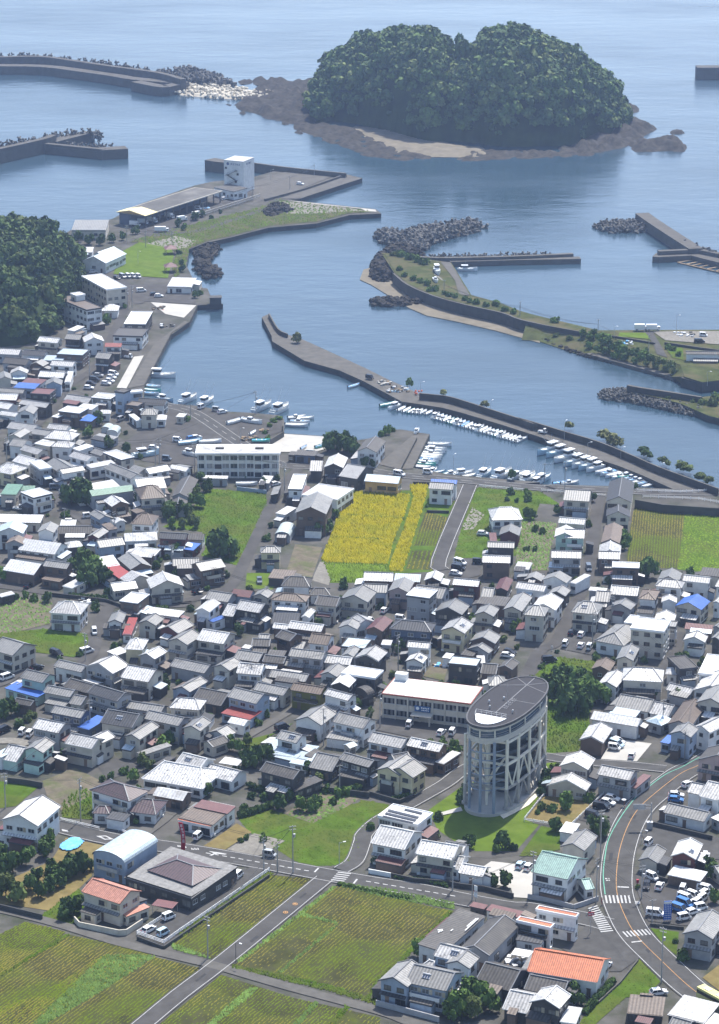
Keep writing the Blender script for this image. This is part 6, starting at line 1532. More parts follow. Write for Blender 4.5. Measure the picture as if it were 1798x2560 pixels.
# fish market hall
c, rz, L, W_ = fbox('E0', (690, 578, 1315, 378, 1090, 350), 6.2)
mk = empty('market_hall', (c.x, c.y, 0), rz); tag(mk, 'long open-sided market hall with grey roof on the pier', 'building')
b = MB(); b.box((0, 0, 6.1), (L, W_, .5), 1); b.face([(-L/2+.5, -W_/2+.5, 6.38), (L/2-.5, -W_/2+.5, 6.38), (L/2-.5, W_/2-.5, 6.38), (-L/2+.5, W_/2-.5, 6.38)], 0); b.ob('roof', [mat('stained_market_roof', (.105,.102,.096), rough=.9, spec=.1, stain=.7, sc=(.2,.19,.175), ss=.08, var=.25, ns=.1), WALL['c']], mk)
b = MB(); b.box((0, W_*.25, 2.9), (L-1, W_*.4, 5.8)); b.ob('back_rooms', [WALL['n']], mk)
for i in range(12): b = MB(); b.box((-L/2+1+i*(L-2)/11, -W_/2+1, 2.9), (.5, .5, 5.8)); b.ob('column', [CONC], mk)
b = MB(); xe = -L/2-1.0; q = [(xe, -W_/2-.4, 6.3), (xe+11, -W_/2-.4, 6.3), (xe+11, W_/2+.4, 6.3), (xe, W_/2+.4, 6.3)]; r0, r1 = (xe-.5, 0, 8.2), (xe+10, 0, 8.2)
b.face([q[0], q[1], r1, r0], 0, [(0, 0), (11, 0), (11, 6), (0, 6)]); b.face([q[2], q[3], r0, r1], 0, [(0, 0), (11, 0), (11, 6), (0, 6)]); b.face([q[1], q[2], r1], 0, [(0, 0), (11, 0), (5, 6)]); b.face([q[3], q[0], r0], 1)
b.ob('gable_roof', [mat('pale_yellow_sheet', (.62,.54,.27), rough=.5, var=.08), WALL['o']], mk)
# ice tower
c, rz, L, W_ = fbox('E0', (1322, 128, 1480, 142, 1556, 107), 17.0)
W_ = min(W_, 16)
ic = empty('ice_tower', (c.x, c.y, 0), rz); tag(ic, 'tall white square ice tower on the market pier', 'tower')
b = MB(); b.box((0, 0, 8.4), (L, W_, 16.8)); b.ob('wall', [WALL['w']], ic); b = MB(); b.box((0, 0, 16.95), (L+.1, W_+.1, .3), 0); b.ob('roof', [ROOF['S']], ic)
def marks_on(par, x0, y, z, n, s, m, axis=0):
    for k in range(n):
        b = MB(); rg = random.Random(k*5+n)
        for dx, dz, lx, lz in ((0, .35, .8, .12), (0, 0, .7, .12), (0, -.4, .85, .12), (-.3, 0, .12, .9), (.25, .05, .12, .8)):
            if rg.random() < .22: continue
            cx0 = x0+k*s*1.15+dx*s
            if axis == 0: b.box((cx0, y, z+dz*s), (lx*s, .08, lz*s))
            else: b.box((y, cx0, z+dz*s), (.08, lx*s, lz*s))
        if b.F: b.ob('lettering', [m], par)
LETN = mat('navy_lettering', (.06,.09,.2), rough=.6)
marks_on(ic, -L*.12, -W_/2-.05, 15.2, 5, 1.0, LETN); marks_on(ic, -W_*.2, L/2+.05, 15.2, 5, 1.0, LETN, 1); marks_on(ic, -W_*.2, -L/2-.05, 15.2, 5, 1.0, LETN, 1)
b = MB(); b.tube((-L*.3, -W_/2-.1, 15.2), (-L*.3, -W_/2, 15.2), .8, n=14); b.ob('emblem', [LETN], ic)
b = MB()
for k in range(4): z = 1.5+k*2.6; s = 1 if k % 2 else -1; b.bar((-2.6*s-1, -W_/2-.7, z), (2.6*s-1, -W_/2-.7, z+2.6), .9, .15); b.bar((-2.6*s-1, -W_/2-1.1, z+1), (2.6*s-1, -W_/2-1.1, z+3.6), .06, .06); b.box((2.6*s-1, -W_/2-.7, z+2.6), (1.4, 1.2, .15))
b.ob('outside_stair', [STEELD], ic)
for z, x in ((13, -L*.4), (10, L*.2), (6, L*.1)): w_ = ob('window', WT['dF'][0], ic, (x, -W_/2-.02, z)); ob('pane', WT['dF'][1][0], w_, (0, -.02, 0))
# garden shelters of the park
def gazebo(t, x, y, label):
    p = TW(t, x, y); o = empty('gazebo', (p.x, p.y, 0), .2); b = MB(); q = [(-3, -3, 2.8), (3, -3, 2.8), (3, 3, 2.8), (-3, 3, 2.8)]
    for i in range(4): b.face([q[i], q[(i+1) % 4], (0, 0, 4.6)])
    b.face(q[::-1]); b.ob('roof', [ROOF['M']], o)
    for s in (-1, 1):
        for r_ in (-1, 1): b = MB(); b.box((2.4*s, 2.4*r_, 1.4), (.25, .25, 2.8)); b.ob('post', [WOOD], o)
    b = MB(); b.box((0, 0, .45), (1.6, 1.0, .1)); b.box((0, 0, .2), (.3, .3, .4)); b.ob('table', [WOOD], o)
    b = MB(); b.prism([(-3.2, -3.2), (3.2, -3.2), (3.2, 3.2), (-3.2, 3.2)], 0, .15); b.ob('floor', [CONC], o); tag(o, label, 'gazebo', 'park gazebos')
gazebo('E0', 893, 885, 'maroon-roofed gazebo at the far end of the park lawn'); gazebo('E0', 893, 1030, 'maroon-roofed gazebo nearer the small white park office')
# ================================================================ cars
PAINT = dict(W=mat('white_car_paint', (.74,.74,.73), rough=.25, spec=.5, var=.02), S=mat('silver_car_paint', (.42,.43,.44), rough=.3, metal=.4, var=.03), K=mat('black_car_paint', (.012,.013,.017), rough=.2, var=.1), B=mat('blue_car_paint', (.05,.16,.38), rough=.25, var=.05),
 L=mat('light_blue_car_paint', (.42,.55,.63), rough=.25, var=.03), G=mat('grey_blue_car_paint', (.10,.125,.16), rough=.3, var=.05), Y=mat('yellow_bus_paint', (.65,.60,.22), rough=.35, var=.04), T=mat('teal_boat_paint', (.16,.50,.44), rough=.4, var=.1))
PN = dict(W='white', S='silver', K='black', B='blue', L='light blue', G='grey-blue', Y='pale yellow')
CGL = mat('car_glass', (.015,.018,.022), rough=.06, spec=.6, var=.05); LAMP = mat('lamp_lens', (.7,.7,.68), rough=.1, spec=.6, var=.02); TAIL = mat('tail_lens', (.4,.02,.02), rough=.2, var=.02); RIMM = mat('wheel_rim', (.45,.45,.46), rough=.35, metal=.5)
b = MB(); b.tube((0, -.09, 0), (0, .09, 0), .31, n=12); TYRE = b.me('tyre', [BLACKM]); b = MB(); b.tube((0, -.1, 0), (0, .1, 0), .19, n=8); RIM = b.me('rim', [RIMM])
b = MB(); b.box((0, 0, 0), (.08, .32, .15)); HL = b.me('headlight', [LAMP]); TL_ = mesh('taillight', b.V, b.F, [TAIL])
CARS = {}
PROF = {  # length, width, lower body top, profile of the greenhouse (x from rear to front at base/top), roof height
 'v': (3.4, 1.48, .95, (-1.66, -1.58, .72, 1.28), 1.80, 1.45), 's': (4.2, 1.68, .88, (-1.95, -1.45, .25, 1.05), 1.42, 1.9), 'w': (4.6, 1.72, .98, (-2.24, -2.1, .75, 1.6), 1.83, 2.1), 't': (3.4, 1.48, .75, (.45, .5, 1.2, 1.62), 1.75, 1.6)}
def car_meshes(k, c):
    if (k, c) in CARS: return CARS[(k, c)]
    L, W_, zb, (x0, x1, x2, x3), zr, fx = PROF[k]; pm = PAINT[c]; body = MB(); gl = MB(); h = W_/2; g = .28; rx = h*.8
    sec = [(-L/2, .62 if k != 't' else .5, h*.9), (-L/2+.12, zb, h), (x3-.15, zb, h), (L/2-.35, zb-.12 if k == 's' else zb-.05, h*.95), (L/2, zb-.3, h*.86)]
    if k == 't': sec = [(-L/2, .62, h), (-L/2+.05, .66, h), (.42, .66, h), (.44, zb, h), (L/2-.1, zb, h*.95), (L/2, zb-.2, h*.9)]
    for i in range(len(sec)-1):
        (a, z0, w0), (d, z1, w1) = sec[i], sec[i+1]
        body.face([(a, -w0, z0), (d, -w1, z1), (d, w1, z1), (a, w0, z0)])
        for s in (-1, 1): q = [(a, s*w0, g), (d, s*w1, g), (d, s*w1, z1), (a, s*w0, z0)]; body.face(q if s < 0 else q[::-1])
    body.face([(-L/2, h*.9, g), (-L/2, -h*.9, g), (-L/2, -h*.9, sec[0][1]), (-L/2, h*.9, sec[0][1])]); body.face([(L/2, -sec[-1][2], g), (L/2, sec[-1][2], g), (L/2, sec[-1][2], sec[-1][1]), (L/2, -sec[-1][2], sec[-1][1])]); body.face([(-L/2, -h*.9, g), (-L/2, h*.9, g), (L/2, h*.86, g), (L/2, -h*.86, g)])
    if k == 't':
        for a, d, w0 in (((-L/2, -h), (.38, -h), 0), ((-L/2, h), (.38, h), 0), ((-L/2, -h), (-L/2, h), 0)): body.bar((*a, .78), (*d, .78), .06, .26)
    zt = zr-.02; B = [(x0, -h*.97, zb), (x3, -h*.97, zb), (x3, h*.97, zb), (x0, h*.97, zb)]; T_ = [(x1, -rx, zt), (x2, -rx, zt), (x2, rx, zt), (x1, rx, zt)]
    for i in range(4): gl.face([B[i], B[(i+1) % 4], T_[(i+1) % 4], T_[i]])
    body.prism([(x1-.06, -rx-.03), (x2+.06, -rx-.03), (x2+.06, rx+.03), (x1-.06, rx+.03)], zt-.02, zr+.05, bottom=True)
    for s in (-1, 1):
        for xa, xb in ((x0, x1), (x3, x2)): body.bar((xa, s*h*.97, zb), (xb, s*rx, zt), .09, .09)
        for f in ((.5,) if k != 'w' else (.36, .7)): xm = x0+(x3-x0)*f; body.bar((xm, s*h*.975, zb), (x1+(x2-x1)*f, s*(rx+.01), zt), .1, .04)
        if k in 'vw': body.face([(x0, s*h*.98, zb), (x0+.35, s*h*.98, zb), (x1+.35, s*(rx+.005), zt), (x1, s*(rx+.005), zt)][::1 if s < 0 else -1])
    CARS[(k, c)] = (body.me('body', [pm]), gl.me('windows', [CGL]), L, W_); return CARS[(k, c)]
CN = dict(v='boxy van', s='car', w='minivan', t='small pickup truck')
def car(t, x, y, dx=60, dy=0, k='s', c='W', base=0.):
    p = TW(t, x, y, base+.6); q = TW(t, x+dx, y+dy, base+.6); a = atan2(q.y-p.y, q.x-p.x); bm, gm, L, W_ = car_meshes(k, c)
    o = empty('parked_car' if k != 't' else 'small_truck', (p.x, p.y, base+(RZ[0]+.02 if base == 0 else .08)), a); bo = ob('body', bm, o); ob('windows', gm, o)
    for sx in (-1, 1):
        for sy in (-1, 1): w_ = ob('wheel', TYRE, o, (sx*L*.31, sy*(W_/2-.08), .31)); ob('rim', RIM, w_)
    for sy in (-1, 1): ob('headlight', HL, o, (L/2-.02, sy*W_*.32, .66)); ob('taillight', TL_, o, (-L/2, sy*W_*.34, .78))
    later(o, '%s %s' % (PN[c], CN[k]), 'car' if k != 't' else 'truck', 'parked cars', at=TP(t, x, y)); return o
CARLIST = """A0 1360 755 100 -40 v W;A0 1200 855 100 -55 s W;A0 1315 885 100 -50 v L;A1 470 420 60 -50 v W;A1 145 105 60 -50 v W;A1 722 252 100 15 v S;A2 1295 335 55 -65 s L;A2 1362 350 60 -65 s W
A3 1045 155 40 -40 v W;A3 1072 435 90 40 v W;A3 1030 500 -15 80 s K;A3 1135 505 45 -80 s W;A3 1322 530 35 -75 v W;A3 1508 535 130 35 w W;A3 1345 608 110 40 w W;A3 1405 585 80 30 v W;A3 1338 648 100 40 w B;A3 1295 692 110 40 w B;A3 1495 572 60 -40 v W;A3 1480 605 60 -40 v W;A3 1440 640 70 -50 v W;A3 1465 680 100 -20 v W;A3 1400 712 90 -30 s W;A3 1330 760 100 -20 v W;A3 1100 728 120 15 w W;A3 700 1148 60 -55 s W;A3 1125 1362 120 -15 s W
B0 58 175 90 -30 w W;B0 180 620 60 -60 v W;B0 240 635 55 -60 v W;B0 35 600 70 -30 w K;B0 300 95 70 -20 s K;B1 985 580 90 -30 w K;B2 722 555 40 -60 v W;B2 980 620 50 -50 s W;B2 1068 620 40 -60 v W
B3 245 35 130 -10 w K;B3 800 690 110 40 s W;B3 785 716 100 30 w L;B3 768 745 100 15 v W;B3 910 802 25 -60 s W;B3 750 1150 120 25 s W;B3 715 1185 110 25 s W;B3 665 1222 110 20 w K;B3 600 1292 110 30 w K;B3 1268 1125 100 5 s W;B3 1265 1162 110 10 s B;B3 1365 1040 60 -20 s W
C0 145 100 90 5 t W;C0 705 165 40 -5 v W;C0 225 725 50 -50 s K;C0 1165 475 110 5 w G;C0 762 1100 15 60 v W;C0 700 1255 110 -30 w W;C0 455 1275 100 35 w K;C0 1590 770 60 -30 s K;C1 803 685 10 60 s G;C1 310 765 60 40 s K
C2 1155 305 80 5 s W;C2 970 540 90 25 w W;C2 955 585 80 10 w K;C2 935 627 80 10 s W;C2 1112 535 45 2 v K;C2 360 925 60 -50 s W;C2 240 1015 60 10 v W;C2 490 995 70 10 v W;C2 1370 1262 90 20 s K;C2 1350 1290 90 10 s W
C3 562 845 20 60 w G;C3 425 1362 40 -60 s K;C3 503 1377 45 -55 s W;C3 373 1455 45 -70 v W;C3 500 1467 45 -60 s W;C3 568 1482 40 -60 v W
D0 795 512 70 5 s S;D0 915 502 80 15 w W;D0 900 527 70 10 s W;D0 765 548 80 10 w K;D0 885 556 70 10 s W;D0 735 578 80 10 s K;D0 855 577 60 5 s W;D0 715 612 80 5 s W;D0 975 867 60 -25 v S;D0 1035 363 65 5 t W;D0 415 1387 90 10 w K;D0 450 1417 90 0 w G;D0 515 1465 60 10 v W;D0 1430 1037 50 5 v W;D0 1240 1097 70 5 s W;D0 1345 1187 50 5 v G;D0 1545 1020 60 -10 s B;D0 1585 1012 60 -10 s W
D1 335 382 40 -15 v W;D1 455 404 50 5 v S;D1 505 420 60 -10 s W;D1 932 1002 60 -15 s W;D2 708 907 80 5 v W;D2 478 922 70 15 w W;D2 240 145 50 10 v K;D3 190 580 65 10 t W
E0 655 1184 80 -5 w W;E0 762 1212 60 -5 s K;E0 797 1226 75 0 s W;E0 460 1082 40 12 s K;E0 505 1070 50 20 w S;E0 550 1068 50 20 v W;E0 590 1068 50 20 v W;E0 632 1070 50 20 v W;E0 1115 522 50 5 v W;E0 1325 442 60 -10 s W;E0 265 1032 50 -5 s W;E1 808 322 60 5 s W"""
for ln in CARLIST.replace('\n', ';').split(';'): t, x, y, dx, dy, k, c = ln.split(); car(t, float(x), float(y), float(dx), float(dy), k, c)
car('E3', 1455, 1140, 70, 0, 'w', 'K', 2.0); car('E3', 1488, 1090, 60, 4, 'v', 'W', 2.0)
def truck(t, x, y, dx, dy, L=5.6, base=0.):
    p = TW(t, x, y, base+1.2); q = TW(t, x+dx, y+dy, base+1.2); o = empty('box_truck', (p.x, p.y, base+.18), atan2(q.y-p.y, q.x-p.x)); W_ = 1.9
    b = MB(); b.box((-.7, 0, 1.75), (L-1.5, W_, 2.0)); b.ob('cargo_box', [PAINT['W']], o); b = MB(); b.box((L/2-.65, 0, 1.15), (1.25, W_*.94, 1.5), 0, 0, .94); cb = b.ob('cab', [PAINT['W']], o)
    b = MB(); b.box((L/2-.06, 0, 1.5), (.12, W_*.8, .6)); b.box((L/2-.6, 0, 1.5), (.6, W_*.95, .55)); b.ob('cab_window', [CGL], cb); b = MB(); b.box((0, 0, .6), (L-.4, .9, .22)); b.ob('chassis', [STEELD], o)
    for sx in (-.3, .33):
        for sy in (-1, 1): w_ = ob('wheel', TYRE, o, (sx*L, sy*W_*.42, .38), 0, (1.2, 1.2, 1.2)); ob('rim', RIM, w_)
    later(o, 'white box truck', 'truck', 'box trucks at the harbour', at=TP(t, x, y))
for a in (('E0', 605, 645, 100, 10), ('E0', 668, 628, 100, 10), ('E0', 745, 615, 100, 12), ('E0', 820, 692, 100, 0), ('E0', 885, 580, 100, 20), ('E0', 1105, 568, 80, -15), ('E0', 985, 605, 80, -12), ('E0', 1390, 425, 80, 5)): truck(*a, L=7 if a[1] == 820 else 5.6)
truck('E3', 985, 1032, 100, 0, 6, 2.0); truck('E3', 1082, 1034, 100, 0, 6, 2.0)
p = TW('A3', 1570, 1420, 1.5); q = TW('A3', 1670, 1475, 1.5); o = empty('bus', (p.x, p.y, .4), atan2(q.y-p.y, q.x-p.x)); b = MB(); b.box((0, 0, 1.65), (9, 2.3, 2.6), 0, 0, .97); b.ob('body', [PAINT['Y']], o); b = MB(); b.box((0, 0, 2.0), (8.6, 2.36, .8)); b.box((0, 0, 2.0), (9.04, 2.0, .9)); b.ob('windows', [CGL], o)
for s in (-1, 1): b = MB(); b.box((s*2, 0, 3.02), (1.6, 1.2, .2)); b.ob('roof_unit', [PAINT['W']], o)
for sx in (-2.6, 2.8):
    for sy in (-1, 1): w_ = ob('wheel', TYRE, o, (sx, sy*1.0, .4), 0, (1.3, 1.3, 1.3)); ob('rim', RIM, w_)
tag(o, 'pale yellow bus cut by the right edge of the curving road', 'bus')

# ================================================================ boats
HULLP = [PAINT['W'], PAINT['W'], PAINT['W'], PAINT['L'], PAINT['T']]; DECKM = mat('boat_deck', (.56,.60,.60), rough=.7, var=.25, ns=1.2, rnd=.25); DECKB = mat('blue_boat_cover', (.10,.26,.46), rough=.6, rnd=.3)
def hull_mesh(w_, h, m):
    b = MB(); st = [(-.5, .8, .55), (-.2, 1, .5), (.15, .95, .55), (.36, .6, .75), (.5, .04, 1.0)]; R_ = []
    for x, k, z in st: R_.append([(x, -w_*k, z*h), (x, -w_*k*.75, -.3*h), (x, w_*k*.75, -.3*h), (x, w_*k, z*h)])
    for i in range(4):
        for j in range(3): b.face([R_[i][j], R_[i][j+1], R_[i+1][j+1], R_[i+1][j]][::-1])
        b.face([R_[i][0], R_[i+1][0], R_[i+1][3], R_[i][3]], 1)
        for s in (0, 3):
            p, q = Vector(R_[i][s]), Vector(R_[i+1][s]); up = Vector((0, 0, .035)); b.face([p, q, q+up, p+up]); b.face([p+up, q+up, q, p])
    b.face(R_[0][::-1]); return b
HM = {}
for i, m in enumerate(HULLP):
    for j, dk in enumerate((DECKM, DECKB)): HM[(i, j)] = hull_mesh(.15, .13, m).me('hull', [m, dk])
b = MB(); b.box((0, 0, 0), (1, 1, 1), 0, 0, .85); CABM = b.me('cabin', [PAINT['W']]); b = MB(); b.box((0, 0, 0), (1.03, 1.03, .35), 0, 0, .97); CABW = b.me('cabin_window', [CGL])
b = MB(); b.box((0, 0, .25), (.3, .25, .5)); b.box((-.02, 0, -.2), (.12, .1, .6)); OUTB = b.me('outboard_motor', [STEELD]); b = MB(); b.box((0, 0, .05), (1, 1, .1)); ROOFB = b.me('canopy', [PAINT['W']]); b = MB(); b.tube((0, 0, 0), (0, 0, 1), .012, .004, 5); MASTM = b.me('mast', [METAL])
BN = [0]
def boat(t, x, y, dx, dy, k='s', L=None, z=SEA, where='moored'):
    BN[0] += 1; rr = random.Random(BN[0]*31); p = TW(t, x, y, z+.4); q = TW(t, x+dx, y+dy, z+.4); a = atan2(q.y-p.y, q.x-p.x); L = L or dict(s=6.2, f=11., c=9.)[k]; L *= rr.uniform(.93, 1.08)
    o = empty('boat', (p.x, p.y, z+L*.03), a); ci = rr.choice([0, 0, 1, 2, 1, 0, 3, 4] if k == 's' else [0, 0, 0, 0, 3]); cj = 1 if (k == 's' and rr.random() < .18) else 0; h = ob('hull', HM[(ci, cj)], o, (0, 0, 0), 0, (L, L*(.95 if k == 's' else .85), L*(.9 if k == 's' else 1)))
    if k == 's':
        ob('outboard_motor', OUTB, o, (-L*.53, 0, L*.06), 0, (1.3, 1.3, 1.3))
        if rr.random() < .4: c = ob('cabin', CABM, o, (-L*.08, 0, L*.11), 0, (L*.2, L*.16, L*.15)); ob('cabin_window', CABW, c)
        b = MB()
        for sx in (-.25, .05, .25): b.box((sx*L, 0, L*.075), (.3, L*.24, .05))
        b.ob('thwart', [PAINT['W']], o)
    else:
        c = ob('cabin', CABM, o, (-L*.12, 0, L*.155), 0, (L*.26, L*.17, L*.19)); ob('cabin_window', CABW, c, (0, 0, .15)); ob('canopy', ROOFB, o, (-L*.15, 0, L*.255), 0, (L*.34, L*.2, .8))
        ob('mast', MASTM, o, (-L*.1, 0, L*.26), 0, (6, 6, L*.22))
        if k == 'f':
            for s in (-1, 1): m_ = ob('fishing_pole', MASTM, o, (-L*.05, s*L*.06, L*.2), 0, (6, 6, L*.62)); m_.rotation_euler = (-s*.12, .75, 0)
        b = MB(); b.box((L*.2, 0, L*.085), (L*.18, L*.14, L*.04)); b.box((-L*.4, 0, L*.09), (L*.08, L*.2, L*.05)); b.ob('hatch', [DECKM], o)
        b = MB()
        for s in (-1, 1): b.tube((L*.1, s*L*.125, L*.11), (L*.46, s*L*.02, L*.18), .04, n=4)
        b.ob('bow_rail', [METAL], o)
    col = ['white', 'white', 'white', 'pale blue', 'teal'][ci]
    later(o, '%s %s%s' % (col, dict(s='open skiff', f='fishing boat with cabin', c='cabin cruiser')[k], '' if where == 'moored' else ' drawn up on land'), 'boat', 'boats in the harbour', at=TP(t, x, y))
BOATS = """D0 1300 515 180 10 f 13;D0 1222 600 110 15 s 8;D0 1220 632 110 12 s 8;D0 1205 658 110 12 s 8;D0 1330 705 110 20 f 8;D0 1520 708 130 -60 f 11;D1 230 322 120 -50 f 11;D1 375 345 110 -55 f 11;D1 825 388 140 -60 f 13;D1 970 408 130 -62 f 13;D1 1105 460 110 -10 s 7;D1 1175 467 110 -5 s 7;D1 1130 497 110 5 s 8;D1 1105 527 120 5 s 9;D1 1565 207 80 -22 s 7
D2 395 358 110 -20 s 8;D2 455 376 90 -30 c 8;D2 500 392 70 -35 s;D2 540 402 70 -35 s 7;D2 575 410 70 -35 s;D2 605 412 70 -35 s;D2 640 414 70 -35 s;D2 672 418 70 -35 s;D2 720 422 70 -35 s
D2 805 682 140 5 s 9;D2 772 716 130 12 s 8;D2 765 735 130 12 f 8;D2 748 754 130 14 s 8;D2 738 772 130 14 s 8;D2 728 790 130 14 s 8;D2 712 806 130 14 s 8;D2 705 823 130 14 s 8;D2 690 840 130 14 s 8;D2 655 862 130 14 s 8
D2 755 893 30 -20 c 6;D2 795 903 60 -10 s 6;D2 860 917 60 -15 s 6;D2 905 917 60 -20 c 6;D2 1000 918 70 -10 c 8;D2 1040 932 60 -10 s 6;D2 1170 925 80 -50 f 11;D2 1310 938 110 -50 f 12;D2 1430 945 90 -42 f 10;D2 1520 965 80 -42 f 10;D2 1600 988 80 -40 f 9
D3 240 735 -100 30 f 12;D3 305 755 -100 30 f 12;D3 375 795 -100 30 f 13;D3 445 828 -100 30 f 12;D3 508 845 -100 30 f 11;D3 562 860 -100 30 f 11;D3 612 878 -100 30 f 10;D3 680 898 -70 20 s 8;D3 720 912 -70 20 s 8;D3 760 927 -70 20 s 8;D3 800 940 -70 22 s 8;D3 855 937 -70 22 s 8;D3 895 950 -70 22 s 7;D3 930 966 -70 22 s 7;D3 965 980 -70 22 s 7;D3 992 996 -70 22 s 7;D3 1032 1014 -70 22 s 7;D3 195 965 90 -42 f 10;D3 72 945 80 -40 f 10;D3 350 990 70 -8 s 7;D3 412 990 70 -8 s 7;D3 18 640 70 -20 s 7;E2 1030 563 110 0 c 9"""
for ln in BOATS.replace('\n', ';').split(';'):
    q = ln.split(); boat(q[0], *[float(v) for v in q[1:5]], q[5], float(q[6]) if len(q) > 6 else None)
for i in range(24): boat('D2', 775+i*29.5, 452+i*8.4, 64, -34, 's' if i % 6 else 'c', 6.6)
for ln in "D1 610 492 100 -28 s 8;D1 740 492 110 18 s 9;D1 750 583 40 -25 s 5;D1 815 648 70 0 s 7;D1 245 662 100 -12 s 9;D1 405 657 110 -5 s 9;D1 250 757 90 22 c 8;D1 1160 703 50 -30 s 5;D1 1300 690 70 -20 s 6;D1 700 997 90 0 s 8;D0 1175 1150 150 -20 c 11;D2 622 572 20 -20 c 5".split(';'):
    q = ln.split(); boat(q[0], *[float(v) for v in q[1:5]], q[5], float(q[6]), z=.3, where='land')
boat('E2', 785, 575, 40, 70, 'c', 12, 2.3, 'land'); boat('E2', 772, 645, 40, 60, 's', 8, 2.3, 'land')
rp = TW('E3', 1440, 530, SEA); o = empty('fish_raft', (rp.x, rp.y, SEA), 0); tag(o, 'floating wooden fish pen frames beside the bent deck', 'raft'); 
for a, c in (((1280, 505), (1400, 487)), ((1400, 487), (1640, 530)), ((1280, 505), (1450, 545)), ((1450, 545), (1640, 590)), ((1350, 520), (1460, 497)), ((1400, 530), (1510, 508)), ((1450, 545), (1560, 520)), ((1510, 560), (1640, 535)), ((1580, 578), (1640, 560))):
    p, q = TW('E3', *a, SEA+.2)-rp, TW('E3', *c, SEA+.2)-rp; b = MB(); b.bar((p.x, p.y, .35), (q.x, q.y, .35), 1.0, .3); b.ob('raft_beam', [WOOD], o)

# ================================================================ poles, lamps, rails, walls
b = MB(); b.box((0, 0, 0), (1.8, .1, .1)); 
for s in (-.8, -.4, .4, .8): b.tube((s, 0, .05), (s, 0, .25), .05, n=5)
XARM = b.me('crossarm', [METAL]); b = MB(); b.tube((0, 0, 0), (0, 0, .9), .28, n=10); TRF = b.me('transformer', [METAL]); b = MB(); b.tube((0, 0, 0), (0, 0, 1), .17, .11, 8); PLM = b.me('shaft', [POLE])
POLES = []
def upole(t, x, y, h, lamp=False, base=0., dark=False):
    p = TW(t, x, y, base); rr = random.Random(int(x*3+y)); a = rr.choice([.3, .3, -.6, 1.0]); o = empty('street_lamp' if lamp else 'utility_pole', (p.x, p.y, base), a)
    if lamp:
        b = MB(); b.tube((0, 0, 0), (0, 0, h), .09, .06, 6); b.tube((0, 0, h), (1.2, 0, h+.25), .05, n=5); b.ob('shaft', [STEELD if dark else METAL], o); b = MB(); b.box((1.4, 0, h+.22), (.7, .3, .14)); b.ob('lamp_head', [WHITE], o)
        later(o, 'slim street lamp', 'street lamp', 'street lamps', at=TP(t, x, y)); return
    ob('shaft', PLM, o, (0, 0, 0), 0, (1, 1, h))
    for k in range(2 if h > 7.5 else 1): ob('crossarm', XARM, o, (0, 0, h-.3-k*.8))
    if h > 8: ob('transformer', TRF, o, (.42, 0, h-3.2))
    POLES.append((p, h)); later(o, 'tall concrete utility pole' if h > 8 else 'short utility pole', 'utility pole', 'utility poles', at=TP(t, x, y))
for ln in "A1 678 375 9;A1 787 395 8;A1 912 400 13;A1 225 1088 11;A2 748 538 9;A2 905 622 6;A3 110 582 12;A3 622 640 12;A3 987 605 9;A3 1072 792 6;A3 1147 1282 14;B0 652 1332 12;B0 45 1228 10;B0 730 622 10;B1 1320 722 11;B1 740 270 8;B2 485 578 11;B3 1158 592 9;A3 655 300 14;B3 1335 832 8;B3 1430 350 8;C0 925 328 9;C0 522 208 5;C0 690 1332 9;C0 1388 602 9;C1 865 872 6;C1 95 612 9;C2 470 1424 12;C3 745 1284 9;C3 590 1474 11;D0 530 758 7;D0 725 524 12;D0 1255 1232 9;D0 1287 1228 10;D0 55 1202 9;D0 1570 1292 11;D1 248 482 6;D1 775 432 9;D1 1005 1092 12;D3 205 985 7;D3 368 1062 11;E0 540 782 8;E0 692 832 8;E0 905 832 8;E0 582 1318 10;E0 545 1318 9;E0 1155 562 6;E0 1553 432 6;E1 726 367 7;E1 922 252 6;B1 1450 1075 7".split(';'):
    q = ln.split(); upole(q[0], *[float(v) for v in q[1:]])
for ln in "A1 452 1132 5.5;A1 1285 332 6;D2 915 885 5.5;D2 650 318 7;D2 1217 432 5;D3 553 752 4;D3 820 792 4;D3 1135 922 4;D3 365 640 7;E0 630 965 6;E1 572 282 5;D1 652 672 6;A3 985 165 4".split(';'):
    q = ln.split(); upole(q[0], *[float(v) for v in q[1:]], lamp=True, dark=q[1] == '452')
for ln in "E2 840 748 6;E2 1452 925 6;E3 8 935 6;E3 637 1053 5;E3 1045 1235 8".split(';'): q = ln.split(); upole(q[0], *[float(v) for v in q[1:]], base=2.)
for ln in "E3 765 1135 6;E3 1268 1062 7;E3 1518 1500 6".split(';'): q = ln.split(); upole(q[0], *[float(v) for v in q[1:]], lamp=True, base=2.)
WIRE = mat('cable', (.03,.03,.03), rough=.6)
PAIRS = set()
for i, (p, h) in enumerate(POLES):
    for dd_, j in sorted(((q-p).length, j) for j, (q, _) in enumerate(POLES) if j != i)[:2]:
        if dd_ < 75: PAIRS.add((min(i, j), max(i, j)))
for i, j in sorted(PAIRS):
    (p, h), (q, h2) = POLES[i], POLES[j]; b = MB(); d = (q-p); prev = None
    for off in (-.4, .4):
        prev = None
        for k in range(9): t = k/8; z = h-.2+(h2-h)*t-1.4*4*t*(1-t)*min(1, d.length/40); c = Vector((d.x*t+off*.5, d.y*t+off, z)); (b.tube(prev, c, .032, n=4, cap=False) if prev else None); prev = c
    o = b.ob('power_cable', [WIRE], None, (p.x, p.y, 0)); later(o, 'pair of power cables sagging between poles', 'cable', 'power cables', at=PX((p+q)/2))
